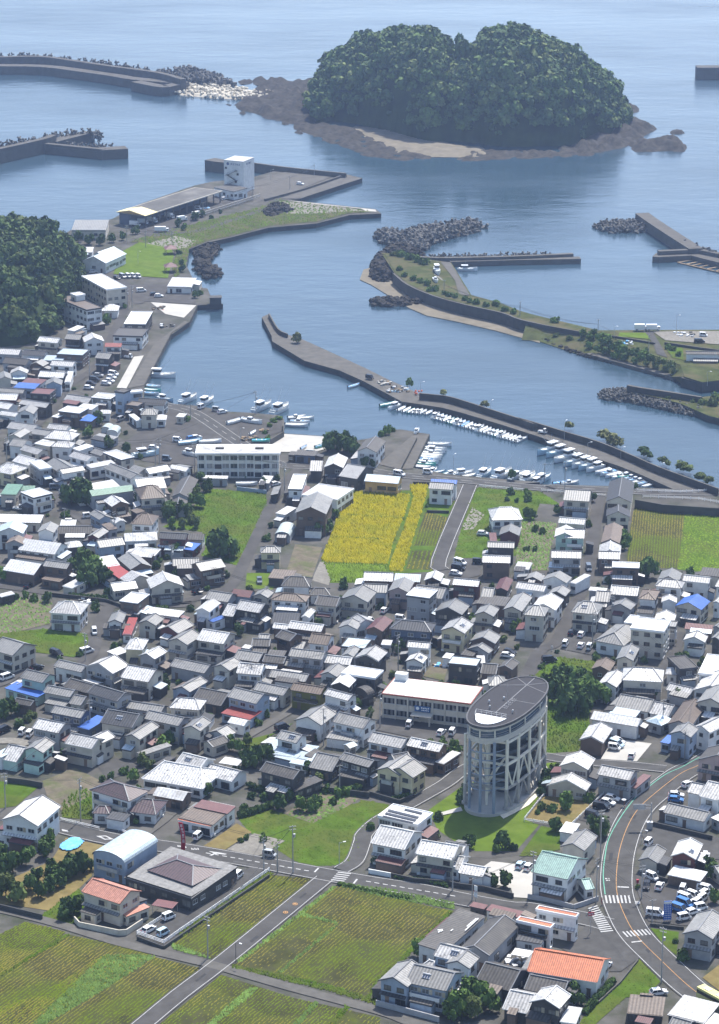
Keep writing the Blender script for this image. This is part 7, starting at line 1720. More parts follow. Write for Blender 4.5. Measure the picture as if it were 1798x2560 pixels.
def rail(name, txt, label, h=.85, m=WHITE, post=2.2, bars=(.45, .8), bw=.09, base=0.):
    pts = poly(txt, base+h*.5); c = pts[0]; o = empty(name, (c.x, c.y, base)); cat = 'fence'
    for i in range(len(pts)-1):
        a, d = pts[i]-c, pts[i+1]-c; L_ = (d-a).length; n = max(1, int(L_/post))
        for k in range(n+(i == len(pts)-2)): t = k/n; q = a.lerp(d, t); b = MB(); b.box((q.x, q.y, h/2+.08), (.11, .11, h+.1)); b.ob('post', [m], o)
        for z in bars: b = MB(); b.bar((a.x, a.y, z+.1), (d.x, d.y, z+.1), bw, bw*1.3); b.ob('rail', [m], o)
    tag(o, label, cat); return o
rail('guard_rail', "B0 490 1318 800 1392", 'white guard rail left of the plum-roofed house entrance'); rail('guard_rail', "B0 887 1375 1030 1432", 'short white guard rail before the plum-roofed house')
rail('fence', "A1 722 368 0 862 A0 1322 955 1105 880 1320 745", 'white fence around the clinic parking lot', 1.1, bars=(.3, .65, 1.0)); rail('guard_rail', "D2 1125 1015 1475 1048", 'white guard rail beside the harbour road', 1.0); rail('guard_rail', "D3 180 1050 700 1092", 'white guard rail in front of the moored fishing boats', 1.0)
rail('guard_rail', "D3 950 1048 1300 1062 1400 1058 1640 1042", 'white guard rail on the sea side of the raised road', 1.1); rail('guard_rail', "D3 1000 1100 1250 1108 1450 1118 1640 1150", 'white guard rail on the field side of the raised road', 1.1)
rail('fence', "B3 42 1320 350 1368", 'white fence in front of the dry garden', 1.0); rail('fence', "B3 430 1352 680 1112", 'white fence between dry garden and parking lot', 1.0); rail('fence', "B3 45 1312 225 1090", 'white fence between garden and tower lawn', 1.0)
rail('post_fence', "E0 1050 600 1170 562 1613 420", 'row of pale posts along the market yard', 2.4, CONCL, 2.6, (1.0, 2.2), .3)
def wall_line(txt, h, th, m, label, base=0., name='block_wall'):
    pts = poly(txt, base+h); pts = [Vector((p.x, p.y, base)) for p in pts]; c = pts[0]; b = MB()
    for i in range(len(pts)-1): b.bar(pts[i]-c+Vector((0, 0, h/2)), pts[i+1]-c+Vector((0, 0, h/2)), th, h)
    tag(b.ob(name, [m], None, (c.x, c.y, base)), label, 'wall')
WALLS = [("A2 70 362 250 395", 1.2, WALL['w'], 'white garden wall below the large tiled house'), ("A2 255 395 440 435 700 455 820 480 1000 500 1240 560", 1.3, CONCD, 'dark roadside wall below three tiled houses'), ("A0 -30 640 340 730", 1.4, CONCD, 'dark retaining wall above the farm path at left'),
 ("A0 600 745 640 790 960 855 1020 850 1150 765", 1.5, WALL['c'], 'beige garden wall around the salmon-roofed house'), ("B2 400 1090 640 1160 760 1110", 1.3, CONCD, 'dark wall before the yellow-cream house'), ("A3 70 565 260 600 440 650 560 610 640 580", 1.2, WALL['g'], 'grey wall around the mint-roofed house'), ("A3 960 1090 820 1265 640 1430", .7, CONC, 'low concrete kerb wall of the triangular lot'),
 ("A2 130 1420 380 1485 640 1555", 1.4, WALL['g'], 'stained block wall below the blue-grey house'), ("B0 60 980 200 995 340 1020", 1.6, CONCD, 'dark stone base wall of the mint house'), ("D3 935 1125 1160 1165 1613 1195 1700 1205", 3.0, CONCD, 'dark retaining wall of the raised road above the fields'), ("B2 0 1050 400 1100", 1.6, CONCD, 'dark wall behind the vegetable garden'),
 ("A3 1000 385 1200 440", 1.2, CONCD, 'dark wall behind the cars left of the pale shed'), ("B3 1075 1335 1310 1390 1560 1450", 1.3, CONCD, 'dark wall in front of the long rusty roof'), ("D1 1000 480 998 575 890 640", 2.4, CONC, 'quay end wall beside the slipway'), ("C0 1000 880 860 830 560 795 420 780", 1.2, CONCD, 'dark wall along the lane below the bushes'), ("D2 700 1210 880 1215", 1.0, CONCD, 'dark low wall behind the sparse stubble'), ("D2 590 980 740 985", 1.2, CONCD, 'dark wall at the head of the rice strip'),
 ("A0 1105 905 1320 985 A1 0 895 720 405", .9, CONCD, 'dark base wall under the white clinic fence'), ("A3 1060 800 1330 830", .8, CONCD, 'dark kerb wall below the blue signboard'), ("A3 20 1560 480 1613", 1.2, CONCD, 'dark wall at the bottom edge beside the hedge'), ("D1 620 1020 860 1050", 1.4, WALL['u'], 'blue-grey fence wall below the apartment block'), ("D2 480 885 620 620", 1.6, CONC, 'low wall dividing the jetty lengthwise')]
for tx, h, m, lb in WALLS: wall_line(tx, h, .3, m, lb)
# roof details that the photograph shows
def on_roof(t, quads, h, m, name, par_label=None):
    pass
# ================================================================ signs and small things
SIGNW = mat('sign_white', (.75,.75,.74), rough=.5, var=.02)
p = TW('A0', 1475, 215); o = empty('banner_sign', (p.x, p.y, 0), -.35); b = MB(); n = 10
for i in range(n):
    z0, z1 = .2+i*.75, .2+(i+1)*.75; f = lambda z: .35*sin(z/7.7*pi*1.1)-.05*z
    for (y0, y1) in ((-.12, .12),):
        A = [(f(z0)-.55, -.12, z0), (f(z0)+.55, -.12, z0), (f(z0)+.55, .12, z0), (f(z0)-.55, .12, z0)]; B = [(f(z1)-.55, -.12, z1), (f(z1)+.55, -.12, z1), (f(z1)+.55, .12, z1), (f(z1)-.55, .12, z1)]
        for k in range(4): b.face([A[k], A[(k+1) % 4], B[(k+1) % 4], B[k]])
        if i == n-1: b.face(B)
b.ob('panel', [RED], o); b = MB(); b.box((0, 0, .1), (1.4, .6, .25)); b.ob('foot', [CONC], o)
for k in range(6):
    z = 6.9-k*.85; x = .35*sin(z/7.7*pi*1.1)-.05*z+.1; rg = random.Random(k)
    b = MB()
    for dx, dz, lx, lz in ((0, .25, .6, .09), (0, 0, .5, .09), (0, -.25, .62, .09), (-.18, 0, .09, .6), (.2, 0, .09, .5)):
        if rg.random() > .2: b.box((x+dx, -.14, z+dz), (lx, .03, lz))
    b.ob('lettering', [SIGNW], o)
tag(o, 'tall curved red banner sign with white characters by the main road', 'sign')
p = TW('A3', 1195, 790); o = empty('sign_tower', (p.x, p.y, 0), .12)
for s in (-.75, .75): b = MB(); b.tube((s, 0, 0), (s, 0, 5.6), .08, n=6); b.ob('post', [METAL], o)
b = MB(); b.box((0, -.05, 3.0), (1.9, .2, 5.0)); b.ob('panel', [BLUES], o); b = MB(); b.box((0, -.17, 5.15), (1.85, .04, .55)); b.ob('header', [SIGNW], o)
for r_ in range(8):
    b = MB(); z = 4.55-r_*.56
    for k in range(4): b.box((-.62+k*.4, -.17, z), (.26, .03, .10)); b.box((-.62+k*.4+.03*(r_ % 3), -.17, z+.15), (.2, .03, .07)); b.box((-.62+k*.4, -.17, z+.02), (.06, .03, .3))
    b.ob('lettering', [SIGNW], o)
tag(o, 'tall blue signboard with rows of white characters by the parking lot', 'sign')
def post_sign(t, x, y, h, w_, hh, m, label, rz=0.2, lines=2):
    p = TW(t, x, y); o = empty('sign', (p.x, p.y, 0), rz); b = MB(); b.tube((0, 0, 0), (0, 0, h), .08, n=6); b.ob('post', [METAL], o); b = MB(); b.box((0, -.1, h-hh/2), (w_, .1, hh)); b.ob('panel', [m], o); marks_on(o, -w_*.36, -.17, h-hh/2, max(1, int(w_/.5)), .42, SIGNW if m is not SIGNW else RED); tag(o, label, 'sign')
post_sign('A3', 577, 882, 5.6, 1.5, .95, RED, 'dark red roadside sign on a white post at the crossing'); post_sign('A2', 935, 625, 4.2, 1.0, 3.0, SIGNW, 'white and red upright sign beside the maroon roof', -.7)
p = TW('B3', 1062, 1388); o = empty('sign_gantry', (p.x, p.y, 0), .0); b = MB(); b.tube((0, 0, 0), (0, 0, 7), .16, .12, 8); b.ob('column', [METAL], o); b = MB(); b.tube((0, 0, 6.4), (-4.6, 0, 6.4), .09, n=6); b.tube((0, 0, 5.6), (-4.6, 0, 5.6), .09, n=6); b.ob('arm', [METAL], o); b = MB(); b.box((-3.1, -.12, 6.0), (3.2, .1, 1.5)); b.ob('panel', [METAL], o); tag(o, 'overhead road sign on a curved gantry above the curving road', 'sign')
p = TW('B3', 1052, 1398); b = MB(); b.box((0, 0, 1.0), (1.5, 1.0, 2.0)); b.box((0, 0, 2.05), (1.6, 1.1, .1)); tag(b.ob('control_cabinet', [METAL], None, (p.x, p.y, .02)), 'grey control cabinet at the foot of the gantry', 'cabinet')
p = TW('A3', 955, 495); o = empty('post_box', (p.x, p.y, 0)); b = MB(); b.box((0, 0, 1.1), (.6, .5, .8)); b.box((0, 0, 1.53), (.66, .56, .08)); b.ob('box', [RED], o); b = MB(); b.tube((0, 0, 0), (0, 0, .75), .1, n=8); b.ob('stand', [RED], o); b = MB(); b.box((0, -.26, 1.3), (.4, .02, .06)); b.ob('slot', [BLACKM], o); tag(o, 'red post box beside the parking lot', 'post box')
# blue tarpaulin lying on the grass
pts = poly("B0 470 1555 480 1530 560 1475 640 1470 690 1500 640 1555 570 1585 500 1575"); pg = np.array([(q.x, q.y) for q in pts]); mn, mx = pg.min(0), pg.max(0); X, Y = np.meshgrid(np.arange(mn[0], mx[0], .35), np.arange(mn[1], mx[1], .45)); ins = inpoly(X.ravel(), Y.ravel(), pg).reshape(X.shape); Z = .1+fbm(X, Y, 2.2, 3)*.7; n_ = X.shape[1]; i = np.arange(X.shape[0]-1)[:, None]*n_+np.arange(n_-1)[None]; Fq = np.stack([i, i+1, i+n_+1, i+n_], -1).reshape(-1, 4); Fq = Fq[ins.ravel()[Fq].all(1)]; c0 = pg.mean(0)
tag(ob('tarpaulin', npmesh('tarpaulin', np.stack([X-c0[0], Y-c0[1], Z], -1).reshape(-1, 3), Fq, BLUET, True), None, (c0[0], c0[1], 0)), 'crumpled light blue tarpaulin spread on the grass', 'tarpaulin')
# carports, huts and tanks in the picture
for t, x, y, L, W_, m, lb in (('B1', 575, 850, 5.5, 4.5, ROOF['S'], 'cream carport roof beside the dark bushes'), ('A0', 1330, 645, 5.5, 3.6, ROOF['M'], 'brown carport beside the clinic'), ('A2', 1310, 1040, 4.5, 3.5, ROOF['S'], 'white awning behind the orange-tiled house')):
    p = TW(t, x, y, 2.5); o = empty('carport', (p.x, p.y, 0), -.35); b = MB(); b.box((0, 0, 2.5), (L, W_, .12)); b.ob('roof', [m], o)
    for sx in (-1, 1):
        for sy in (-1, 1): b = MB(); b.tube((sx*(L/2-.2), sy*(W_/2-.2), 0), (sx*(L/2-.2), sy*(W_/2-.2), 2.45), .06, n=6); b.ob('post', [METAL], o)
    tag(o, lb, 'carport')
p = TW('E0', 1255, 1290, 0); o = empty('pump_hut', (p.x, p.y, 0), .1); b = MB(); b.box((0, 0, 1.6), (5, 4, 3.2)); b.ob('wall', [CONCD], o); b = MB(); b.box((0, 0, 3.3), (5.6, 4.6, .25)); b.ob('roof', [CONCD], o); tag(o, 'dark square pump hut on the jutting pier corner', 'hut')
p = TW('D2', 630, 272, .4); o = empty('float_heap', (p.x, p.y, 0)); ORG = mat('orange_float', (.62,.14,.05), rough=.5)
for k in range(9): b = MB(); rg = random.Random(k); x, y, z = rg.uniform(-1.6, 1.6), rg.uniform(-1, 1), .35+(k % 3)*.5; b.tube((x, y, z-.35), (x, y, z), .25, .45, 8); b.tube((x, y, z), (x, y, z+.35), .45, .2, 8); b.ob('float', [ORG], o)
tag(o, 'heap of orange floats on the mid breakwater', 'float')
def heap(t, x, y, n, r, m, label, cat='clutter', base=0.):
    p = TW(t, x, y, base); o = empty('stacked_gear', (p.x, p.y, base)); rg = random.Random(int(x))
    for k in range(n): b = MB(); s = rg.uniform(.4, 1.2); b.box((rg.uniform(-r, r), rg.uniform(-r, r), s*.35), (s, s*rg.uniform(.6, 1.6), s*.7), 0, rg.uniform(0, 3)); b.ob('crate', [rg.choice(m)], o)
    tag(o, label, cat)
heap('D2', 470, 240, 40, 4.5, [CONC, WOOD, METAL, PAINT['L']], 'grey heap of nets and gear on the mid breakwater'); heap('D2', 360, 190, 18, 3, [CONCL, WOOD], 'pale rubble and boards on the mid breakwater'); heap('E0', 790, 1330, 14, 2.5, [WOOD, ORG, CONC], 'rusty gear on the pale concrete apron'); heap('E0', 870, 1470, 16, 3, [STEELD, CONC, METAL], 'dark gear on the quay below the apron'); heap('C2', 800, 1368, 14, 1.6, [BLUET, PAINT['W'], WOOD], 'blue sheets and timber beside the scaffolded house'); heap('C0', 690, 850, 16, 2.2, [METAL, PAINT['W'], CONC], 'white and grey scrap behind the white house'); heap('D1', 720, 640, 18, 3, [WOOD, CONC], 'planks and debris by the harbour road bend'); heap('A2', 1250, 1120, 16, 2.5, [METAL, WOOD, PAINT['W']], 'junk between dark roof and orange-tiled house'); heap('E0', 1180, 520, 10, 2, [BLUET, PAINT['W']], 'blue crates in the market yard'); heap('D1', 830, 580, 12, 2, [CONC, WOOD], 'scattered beams on the harbour yard')
heap('A3', 1480, 270, 10, 1.6, [PAINT['W'], METAL], 'white boxes beside the dark red house'); heap('E3', 880, 1155, 14, 3, [BLUET, PAINT['W'], CONC], 'pale and blue sheets behind the headland wall', base=2.); heap('E3', 1330, 1090, 20, 4, [PAINT['W'], CONC, METAL], 'white nets piled on the gravel yard at right', base=2.)
# people
def person(t, x, y, label, umb=False, top=(.5,.5,.5), legs=(.05,.06,.1)):
    p = TW(t, x, y); o = empty('person', (p.x, p.y, .2), 1.2)
    J = [(0, 0, .95), (0, 0, 1.2), (0, 0, 1.42), (0, .01, 1.55), (0, .02, 1.68), (.1, 0, .9), (.11, .06, .5), (.11, 0, .05), (.11, .14, .03), (-.1, 0, .9), (-.11, -.05, .5), (-.11, -.1, .06), (-.11, .04, .03), (.19, 0, 1.4), (.24, .05, 1.15), (.2, .22, 1.2), (-.19, 0, 1.4), (-.25, 0, 1.13), (-.24, .08, .9)]
    E = [(0, 1), (1, 2), (2, 3), (3, 4), (0, 5), (5, 6), (6, 7), (7, 8), (0, 9), (9, 10), (10, 11), (11, 12), (2, 13), (13, 14), (14, 15), (2, 16), (16, 17), (17, 18)]; RD_ = [.15, .14, .13, .055, .11, .1, .07, .05, .035, .1, .07, .05, .035, .065, .05, .035, .065, .05, .035]
    me = bpy.data.meshes.new('body'); me.from_pydata(J, E, []); me.materials.append(mat('shirt', top, rough=.9)); bo = ob('body', me, o); sk = bo.modifiers.new('skin', 'SKIN'); 
    for i, r_ in enumerate(RD_): v = me.skin_vertices[0].data[i] if me.skin_vertices else None; (setattr(v, 'radius', (r_, r_)) if v else None)
    b = MB(); b.tube((0, -.01, 1.7), (0, .0, 1.8), .115, .05, 8); b.ob('hair', [BLACKM], o)
    if umb:
        b = MB(); 
        for k in range(10): a0, a1 = k*2*pi/10, (k+1)*2*pi/10; b.face([(.2+.62*cos(a0), .2+.62*sin(a0), 1.95), (.2+.62*cos(a1), .2+.62*sin(a1), 1.95), (.2, .2, 2.25)]); b.face([(.2+.62*cos(a1), .2+.62*sin(a1), 1.93), (.2+.62*cos(a0), .2+.62*sin(a0), 1.93), (.2, .2, 2.2)])
        u = b.ob('umbrella', [PAINT['W']], None, (p.x, p.y, .2), 1.2); b = MB(); b.tube((.2, .2, 1.1), (.2, .2, 2.2), .012, n=5); b.ob('shaft', [METAL], u); tag(u, 'white umbrella held open beside the striped parking bays', 'umbrella')
    tag(o, label, 'person')
person('B3', 848, 1222, 'person walking under a white umbrella beside the parking bays', True, (.25,.12,.1)); person('C3', 265, 1508, 'person in pale top walking past the striped car park', False, (.6,.6,.58)); person('A3', 668, 655, 'person standing at the corner of the mint-roofed house wall', False, (.3,.12,.1))

# ================================================================ individual trees, shrubs, hedges
TREES = """A0 50 590 3.4 2;A0 300 470 2.2 0;A0 400 380 2 0;A0 425 440 2.4 0;A0 330 600 2.6 0;A0 250 540 2.5 0;A0 480 500 2.5 0;A0 620 400 3.4 0;A0 560 430 3 0;A0 700 390 2.5 0;A0 105 400 3.5 0;A0 210 330 2.8 0;A0 350 270 2.5 0;A0 390 205 2.2 1;A0 30 390 3 0;A0 560 730 3 0;A0 500 775 2 0;A0 620 715 2.5 0;A0 420 545 2.4 0;A0 -10 310 3 0;A0 130 620 3 2
A1 670 135 1.5 1;A1 540 125 1.2 1;A1 490 150 1 1;A2 130 320 1.8 0;A2 230 330 1.5 0;A2 330 345 1.8 0;A2 1060 500 2.2 0;A2 1160 510 2.5 0;A2 480 1075 2.5 1;A2 1150 190 2.5 0;A2 880 190 2 1;A2 600 125 1.8 1;A2 800 1530 4 1;A2 950 1460 3.5 1;A2 1050 1520 3 1;A2 870 1420 3 1;A2 760 1580 3 1;A2 930 1560 3 2;A2 1230 210 1.6 0;A2 1100 230 1.6 1
A3 300 70 2.2 0;A3 680 100 3 0;A3 600 50 2 0;A3 440 1405 2.5 0;A3 470 1460 2 0;A3 1565 640 2.2 1;A3 1525 370 2.2 0;A3 1560 440 2.4 0;A3 1320 1090 1.8 0;A3 1270 960 1 1;A3 960 520 1 1;A3 1150 375 1.2 0
B0 90 480 3 0;B0 30 500 3 0;B0 1310 780 2.2 1;B0 1360 710 2 1;B0 1000 950 1.6 1;B0 900 990 1.5 0;B0 1100 1355 1.2 1;B0 1150 880 2 2;B0 1200 920 2 2;B0 1080 1000 2 1;B0 1340 230 1.6 0;B0 500 800 1.4 0;B0 350 1560 2 1;B0 400 1500 2 1
B1 760 890 3.5 0;B1 840 860 3 0;B1 680 900 2.5 0;B1 560 760 2.5 1;B1 640 780 2.2 1;B1 390 1130 2 0;B1 1230 680 1.8 0;B1 1200 950 2 0;B1 1280 980 2 0;B1 70 700 2.2 0;B1 1340 1100 1.6 1;B1 1130 1250 2.2 1;B1 1230 1250 2.2 1;B1 960 1230 2.5 0;B1 1040 1160 2 0;B1 700 720 2 2;B1 1280 1200 1.6 1;B1 1430 1140 1.8 1;B1 1500 1120 1.8 1;B1 1400 1190 1.4 1;B1 680 1250 1.8 0;B1 990 840 1.6 0;B1 30 770 2.5 1;B1 860 490 1.5 1;B1 790 560 1.5 1
B2 310 415 1.8 1;B2 770 505 1.5 0;B2 970 535 1.3 0;B2 1080 735 1.8 1;B2 960 1320 1.6 0;B2 740 1120 1.2 1;B2 420 1400 1.5 0
B3 330 280 4 0;B3 450 320 4.4 1;B3 300 390 4 0;B3 420 410 4.4 0;B3 540 380 4 1;B3 620 380 4 1;B3 260 310 4 0;B3 500 260 3.6 1;B3 370 220 3.4 0;B3 680 390 3 1;B3 380 480 4 0;B3 480 460 4 0;B3 860 300 1.5 0;B3 1100 340 2 0;B3 1270 360 2.2 1;B3 390 1240 2.8 1;B3 265 1255 1.6 1;B3 180 1245 1.6 2;B3 640 1435 3 0;B3 300 1410 2.2 0;B3 200 1075 2 0;B3 220 1010 2 0;B3 560 1175 1.8 1;B3 140 1275 1 1;B3 170 1110 1.6 0;B3 1500 1000 1.5 1;B3 1010 60 1.5 0
C0 680 620 4.5 0;C0 730 700 4.5 0;C0 780 640 4 1;C0 700 750 4 0;C0 840 715 3.5 0;C0 640 570 3 0;C0 270 695 2.5 1;C0 40 680 2.5 1;C0 640 65 5 0;C0 560 45 4 0;C0 700 45 4 0;C0 1430 485 2.4 1;C0 1260 585 1.8 0;C0 380 855 2 1;C0 280 845 1.8 1;C0 130 835 1.8 0;C0 200 825 1.8 1;C0 770 935 1.6 0;C0 1370 190 3 0;C0 1350 140 2.5 0;C0 600 630 3 0;C0 870 790 1.8 0;C0 1410 640 1.6 1
C1 500 470 5 0;C1 450 485 4 0;C1 560 500 4 0;C1 140 475 2.4 1;C1 1300 320 3 0;C1 1360 290 2.5 0;C1 540 655 1.6 0;C1 90 165 3 0;C1 200 165 3 0;C1 300 95 3 1;C1 860 360 1.8 1;C1 900 255 1.5 0;C1 1430 115 2.2 0;C1 630 1130 2.2 0;C1 1220 1415 1.5 1;C1 1480 740 1.8 0;C1 250 220 2.4 2;C1 300 260 2.4 2;C1 180 260 2 2;C1 100 250 2 1;C1 1410 180 2 1
C2 1540 195 2.2 0;C2 1500 45 1.5 0;C2 1430 50 1.3 0;C2 1350 40 1.2 1;C2 440 1195 2 0;C2 1420 1100 2.2 1;C2 480 1240 2 0;C2 440 1270 2 0;C2 30 740 2 0;C2 700 90 .8 1;C2 1170 450 1 1
C3 930 940 3.2 0;C3 1040 930 4 0;C3 1000 890 3 0;C3 70 445 2.5 0;C3 590 305 2 0;C3 560 505 1.6 0;C3 860 640 2.5 1;C3 850 695 2 1;C3 940 190 1.6 0;C3 300 405 2 1;C3 80 300 1.5 1;C3 720 960 1.6 0;C3 130 540 1.6 1;C3 180 560 1.6 1;C3 60 700 1.4 1;C3 130 700 1.4 1
D0 790 910 3 0;D0 830 770 2.5 0;D0 880 1095 2.5 0;D0 1030 1130 2.2 0;D0 710 1005 2.5 1;D0 1130 1185 1.5 1;D0 640 1520 4.5 0;D0 700 1560 4 0;D0 580 1560 4 0;D0 130 1485 2.5 0;D0 600 1385 2 0;D0 1110 1555 2.5 0;D0 430 735 1.8 1;D0 860 95 2.5 1;D0 1490 875 1.8 1;D0 690 1110 1.6 0;D0 960 965 1 1
D1 1350 740 4 0;D1 1420 720 4 0;D1 1480 740 3.5 0;D1 1540 725 3 0;D1 940 965 1.5 0;D1 845 1030 2.2 0;D1 690 950 1 0;D1 220 495 1.5 1;D1 330 1005 2.5 0;D1 380 1060 2.5 0;D1 300 1080 2.2 0;D1 130 1250 3 0;D1 60 1270 2.5 0;D1 250 1180 2.5 1;D1 290 1130 2.5 2
D2 60 740 4 0;D2 120 775 3 0;D2 200 755 2 0;D2 210 870 2.5 0;D2 1390 965 2.2 0;D2 560 215 2 1;D2 380 600 2 1;D2 340 615 1.6 1;D2 420 575 1.5 1;D2 260 870 2 0;D2 1380 1085 1.8 0;D2 1520 1130 1.5 0
D3 70 1100 1.8 1;E1 790 1600 2.6 3;E0 610 725 2.5 0;E0 500 775 2.5 0;E0 330 815 3 0;E0 150 790 3 0;E0 240 810 3 0;E0 420 790 2.5 0;E0 960 890 1.8 0;E0 985 970 1.8 0;E0 985 1030 2 0;E0 960 670 2.5 0;E0 1090 615 2.5 0;E0 1150 590 2 0;E0 1220 600 1.5 0;E0 520 1325 1.5 1;E0 1000 695 2 1;E0 300 1465 2 1;E0 360 1450 1.5 1;E0 1090 1245 2 1;E0 1130 1215 1.8 1;E0 1290 560 1.5 0"""
SH2 = """E2 560 480 3 1;E2 620 500 3 1;E2 680 520 3 1;E2 500 460 3 1;E2 440 450 2.5 2;E2 600 650 2.5 1;E2 650 670 2.2 1;E2 700 690 2.5 1;E2 760 735 2.5 1;E2 720 740 2 1;E2 850 765 2 1;E2 930 790 2 1;E2 880 780 2 0;E2 1100 840 2.2 1;E2 1180 860 2 1;E2 1270 855 2.5 1;E2 1330 895 2.2 1;E2 1400 915 2.2 1;E2 1050 830 2 1;E2 480 570 2 1;E2 520 620 2 1;E2 1000 812 2 1;E3 290 985 2.5 1;E3 600 1100 3 0;E3 660 1140 3.2 1;E3 720 1180 3 0;E3 780 1205 3 1;E3 850 1225 3 1;E3 920 1250 3 0;E3 560 1120 2.5 1;E3 990 1275 2.5 1;E3 1060 1300 2.5 0;E3 1150 1320 2.5 2;E3 1230 1345 2.5 2;E3 1240 1215 2 1;E3 1290 1260 2 1;E3 1200 1200 2 1;E3 520 1090 2.4 1;E3 700 1120 2.4 1;E3 820 1180 2.4 1;E3 1010 1240 2.4 1"""
SH0 = """E3 560 1190 2.5 1;E3 640 1225 2.5 0;E3 700 1240 2.5 1;E3 780 1270 2.5 1;E3 860 1285 2.5 0;E3 940 1310 2.5 1;E3 1020 1330 2.2 2;E3 1100 1350 2.2 2;E3 1180 1375 2.2 2;E3 1260 1400 2 2;E3 400 1130 2 2;E3 300 1100 1.6 2;E3 1350 1380 2 0;E3 1480 1655 2.5 2;E3 1560 1665 3 2;E3 1600 1620 3 1;E3 1300 1615 1.5 2;E3 1200 1610 1.4 2;E3 1400 1640 1.8 2;D1 920 510 1.8 1;D1 880 545 1.6 1;D1 960 485 1.6 1;D1 850 600 1.4 1;D1 870 640 1.4 1"""
REED = "D3 410 555 2.4 3;D3 700 645 3.4 3;D3 760 672 3.2 3;D3 800 695 2.4 3;D3 990 760 2.6 0;D3 1030 780 2 0;D3 1062 800 1.6 0;D3 1170 840 2.2 2;D3 1310 893 3 2;D3 1355 905 2.5 2;D3 1480 975 2.5 2;D3 1540 995 2.5 2;D3 1200 860 1.6 2;D2 835 285 1.8 3;D2 1170 380 2 3"
for txt, sh, base in ((TREES, 0, 0.), (SH2, 1, 2.0), (SH0, 1, -.3), (REED, 1, -.9)):
    for ln in txt.replace('\n', ';').split(';'):
        q = ln.split(); r = float(q[3])*.9; k = int(q[4]); p = TW(q[0], float(q[1]), float(q[2]), base)
        if txt is REED: p = p+Vector((0, 2.2, 0)); r *= 1.15
        tree(p, r, r*(1.75 if not sh else (1.35 if txt is not REED else 1.0)) if r > 1.3 else r*1.6, k, bool(sh) or r < 1.7, base)
rr_ = random.Random(5); cnt = 0
TOWN = np.array([TP(*q) for q in (('D0', 60, 400), ('D0', 900, 700), ('D1', 300, 900), ('C1', 200, 500), ('C2', 0, 700), ('C2', 700, 640), ('C3', 0, 500), ('C3', 1500, 900), ('B3', 1550, 700), ('B3', 300, 1000), ('B2', 700, 1100), ('B1', 600, 1250), ('B0', 200, 900), ('C0', 0, 1300))])
for _ in range(2600):
    if cnt > 230: break
    u, v = rr_.uniform(0, 1798), rr_.uniform(900, 2050)
    if not inpoly(np.array([u]), np.array([v]), TOWN)[0]: continue
    p = P(u, v)
    if not free(p.x, p.y, .8) or inhouse(p.x, p.y, .3): continue
    r = rr_.choice((.8, 1., 1.2, 1.5, 1.8)); tree(p, r, r*1.5, rr_.choice((0, 0, 1, 1, 2)), True); cnt += 1
def hedge(txt, h, wd, label, kind=0):
    pts = poly(txt, h*.5); c = pts[0]; V = []; rg = np.random.default_rng(int(abs(c.x*7)))
    for i in range(len(pts)-1):
        a, d = pts[i]-c, pts[i+1]-c; n = int((d-a).length/.8)+1
        for k in range(n):
            q = CRS[rg.integers(7)][0]; p = a.lerp(d, k/n); V.append(np.stack([q[:, 0]*wd+p.x, q[:, 1]*wd+p.y, q[:, 2]*h], -1))
    V = np.concatenate(V); tag(ob('hedge', npmesh('hedge', V, np.arange(len(V)).reshape(-1, 4), LEAF[kind]), None, (c.x, c.y, 0)), label, 'hedge')
hedge("B1 650 1275 780 1240 920 1190", 1.8, 1.2, 'clipped dark hedge above the green field'); hedge("B1 720 1040 860 1090 1010 1145", 1.6, 1.0, 'clipped hedge before the dark house'); hedge("A3 760 1260 640 1390 520 1520", 1.6, 1.1, 'clipped hedge beside the triangular grass lot'); hedge("A2 300 430 500 450 720 500", 1.0, .8, 'low dark hedge below the tiled houses'); hedge("B3 230 990 180 1100", 2.2, 1.2, 'dark hedge beside the cream gabled house'); hedge("A1 1290 480 A2 60 530 400 600", .8, .9, 'grassy hedge along the right main road', 1); hedge("B2 600 1150 760 1110", 1.2, 1.0, 'low hedge before the yellow-cream house', 1); hedge("C0 560 800 880 820", 1.4, 1.0, 'dark hedge along the lane below the bushes'); hedge("W 235 1340 200 1470", 2.2, 1.3, 'dark hedge left of the oval tower base')
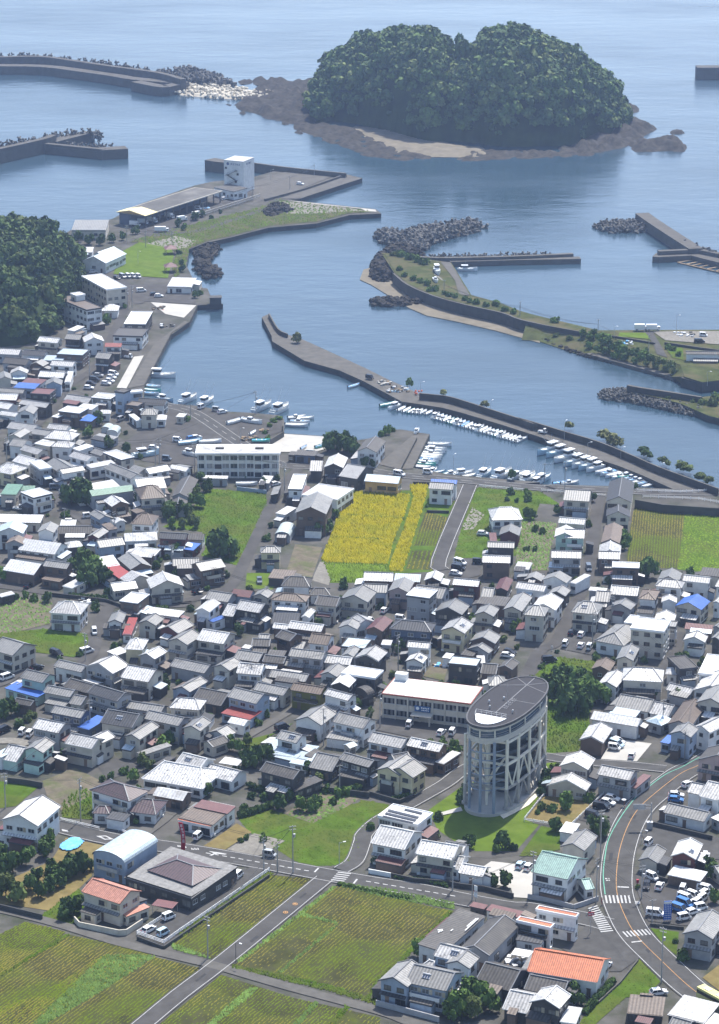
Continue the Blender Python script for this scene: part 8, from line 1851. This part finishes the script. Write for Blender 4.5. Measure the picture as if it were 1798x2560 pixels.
# roof furniture read from the photograph: solar panels, skylights, glazed lettering
def roof_quads(t, h, quads, m, name, label, tilt=0., cat='panel'):
    base = TW(t, *quads[0][0], h); o = empty(name+'s', (base.x, base.y, h)); 
    for q in quads:
        pts = [TW(t, x, y, h)-base for x, y in q]; b = MB(); a = sum(pts[i].x*pts[(i+1) % 4].y-pts[(i+1) % 4].x*pts[i].y for i in range(4)); pts = pts if a > 0 else pts[::-1]
        b.prism([(p.x, p.y) for p in pts], .02, .09); b.ob(name, [m], o)
    tag(o, label, cat)
SOLG = mat('solar_panel', (.03,.028,.03), rough=.2, spec=.6)
roof_quads('B2', 6.12, [[(555, 1238), (800, 1298), (788, 1312), (545, 1252)], [(535, 1262), (780, 1320), (768, 1334), (524, 1276)], [(512, 1288), (758, 1344), (746, 1356), (502, 1300)], [(690, 1232), (830, 1265), (818, 1278), (680, 1244)]], SOLG, 'solar_panel', 'rows of dark solar panels on the white flat-roofed house')
LT = mat('roof_white_lettering', (.6,.6,.58), rough=.6)
roof_quads('A2', 4.72, [[(628+k*22, 872-k*8), (645+k*22, 862-k*8), (652+k*20, 868-k*8), (634+k*22, 880-k*8)] for k in range(2)]+[[(625, 855), (665, 850), (668, 857), (628, 862)], [(730, 862), (750, 848), (754, 852), (735, 868)]]+[[(845+k*12, 858-k*11), (856+k*12, 848-k*11), (863+k*12, 853-k*11), (852+k*12, 864-k*11)] for k in range(9)]+[[(860+k*13, 825-k*11), (870+k*13, 816-k*11), (877+k*13, 821-k*11), (867+k*13, 831-k*11)] for k in range(6)], LT, 'roof_character', 'white painted characters on the dark workshop roof', cat='lettering')
SKY = mat('skylight_sheet', (.36,.36,.34), rough=.5)
# ================================================================ haze over the bay
hm = bpy.data.materials.new('haze_air'); hm.use_nodes = True; N = hm.node_tree.nodes; N.clear(); ho = N.new('ShaderNodeOutputMaterial'); hv = N.new('ShaderNodeVolumePrincipled'); hv.inputs['Color'].default_value = (.52,.67,1,1); hv.inputs['Density'].default_value = HAZE_D; hv.inputs['Anisotropy'].default_value = .6
hm.node_tree.links.new(hv.outputs[0], ho.inputs['Volume'])
b = MB(); b.box((0, 3250, 152), (5600, 6700, 322)); hz = b.ob('haze', [hm]); hz['kind'] = 'stuff'; hz['label'] = 'pale blue haze over the harbour and sea'; hz['category'] = 'haze'
finish_labels()
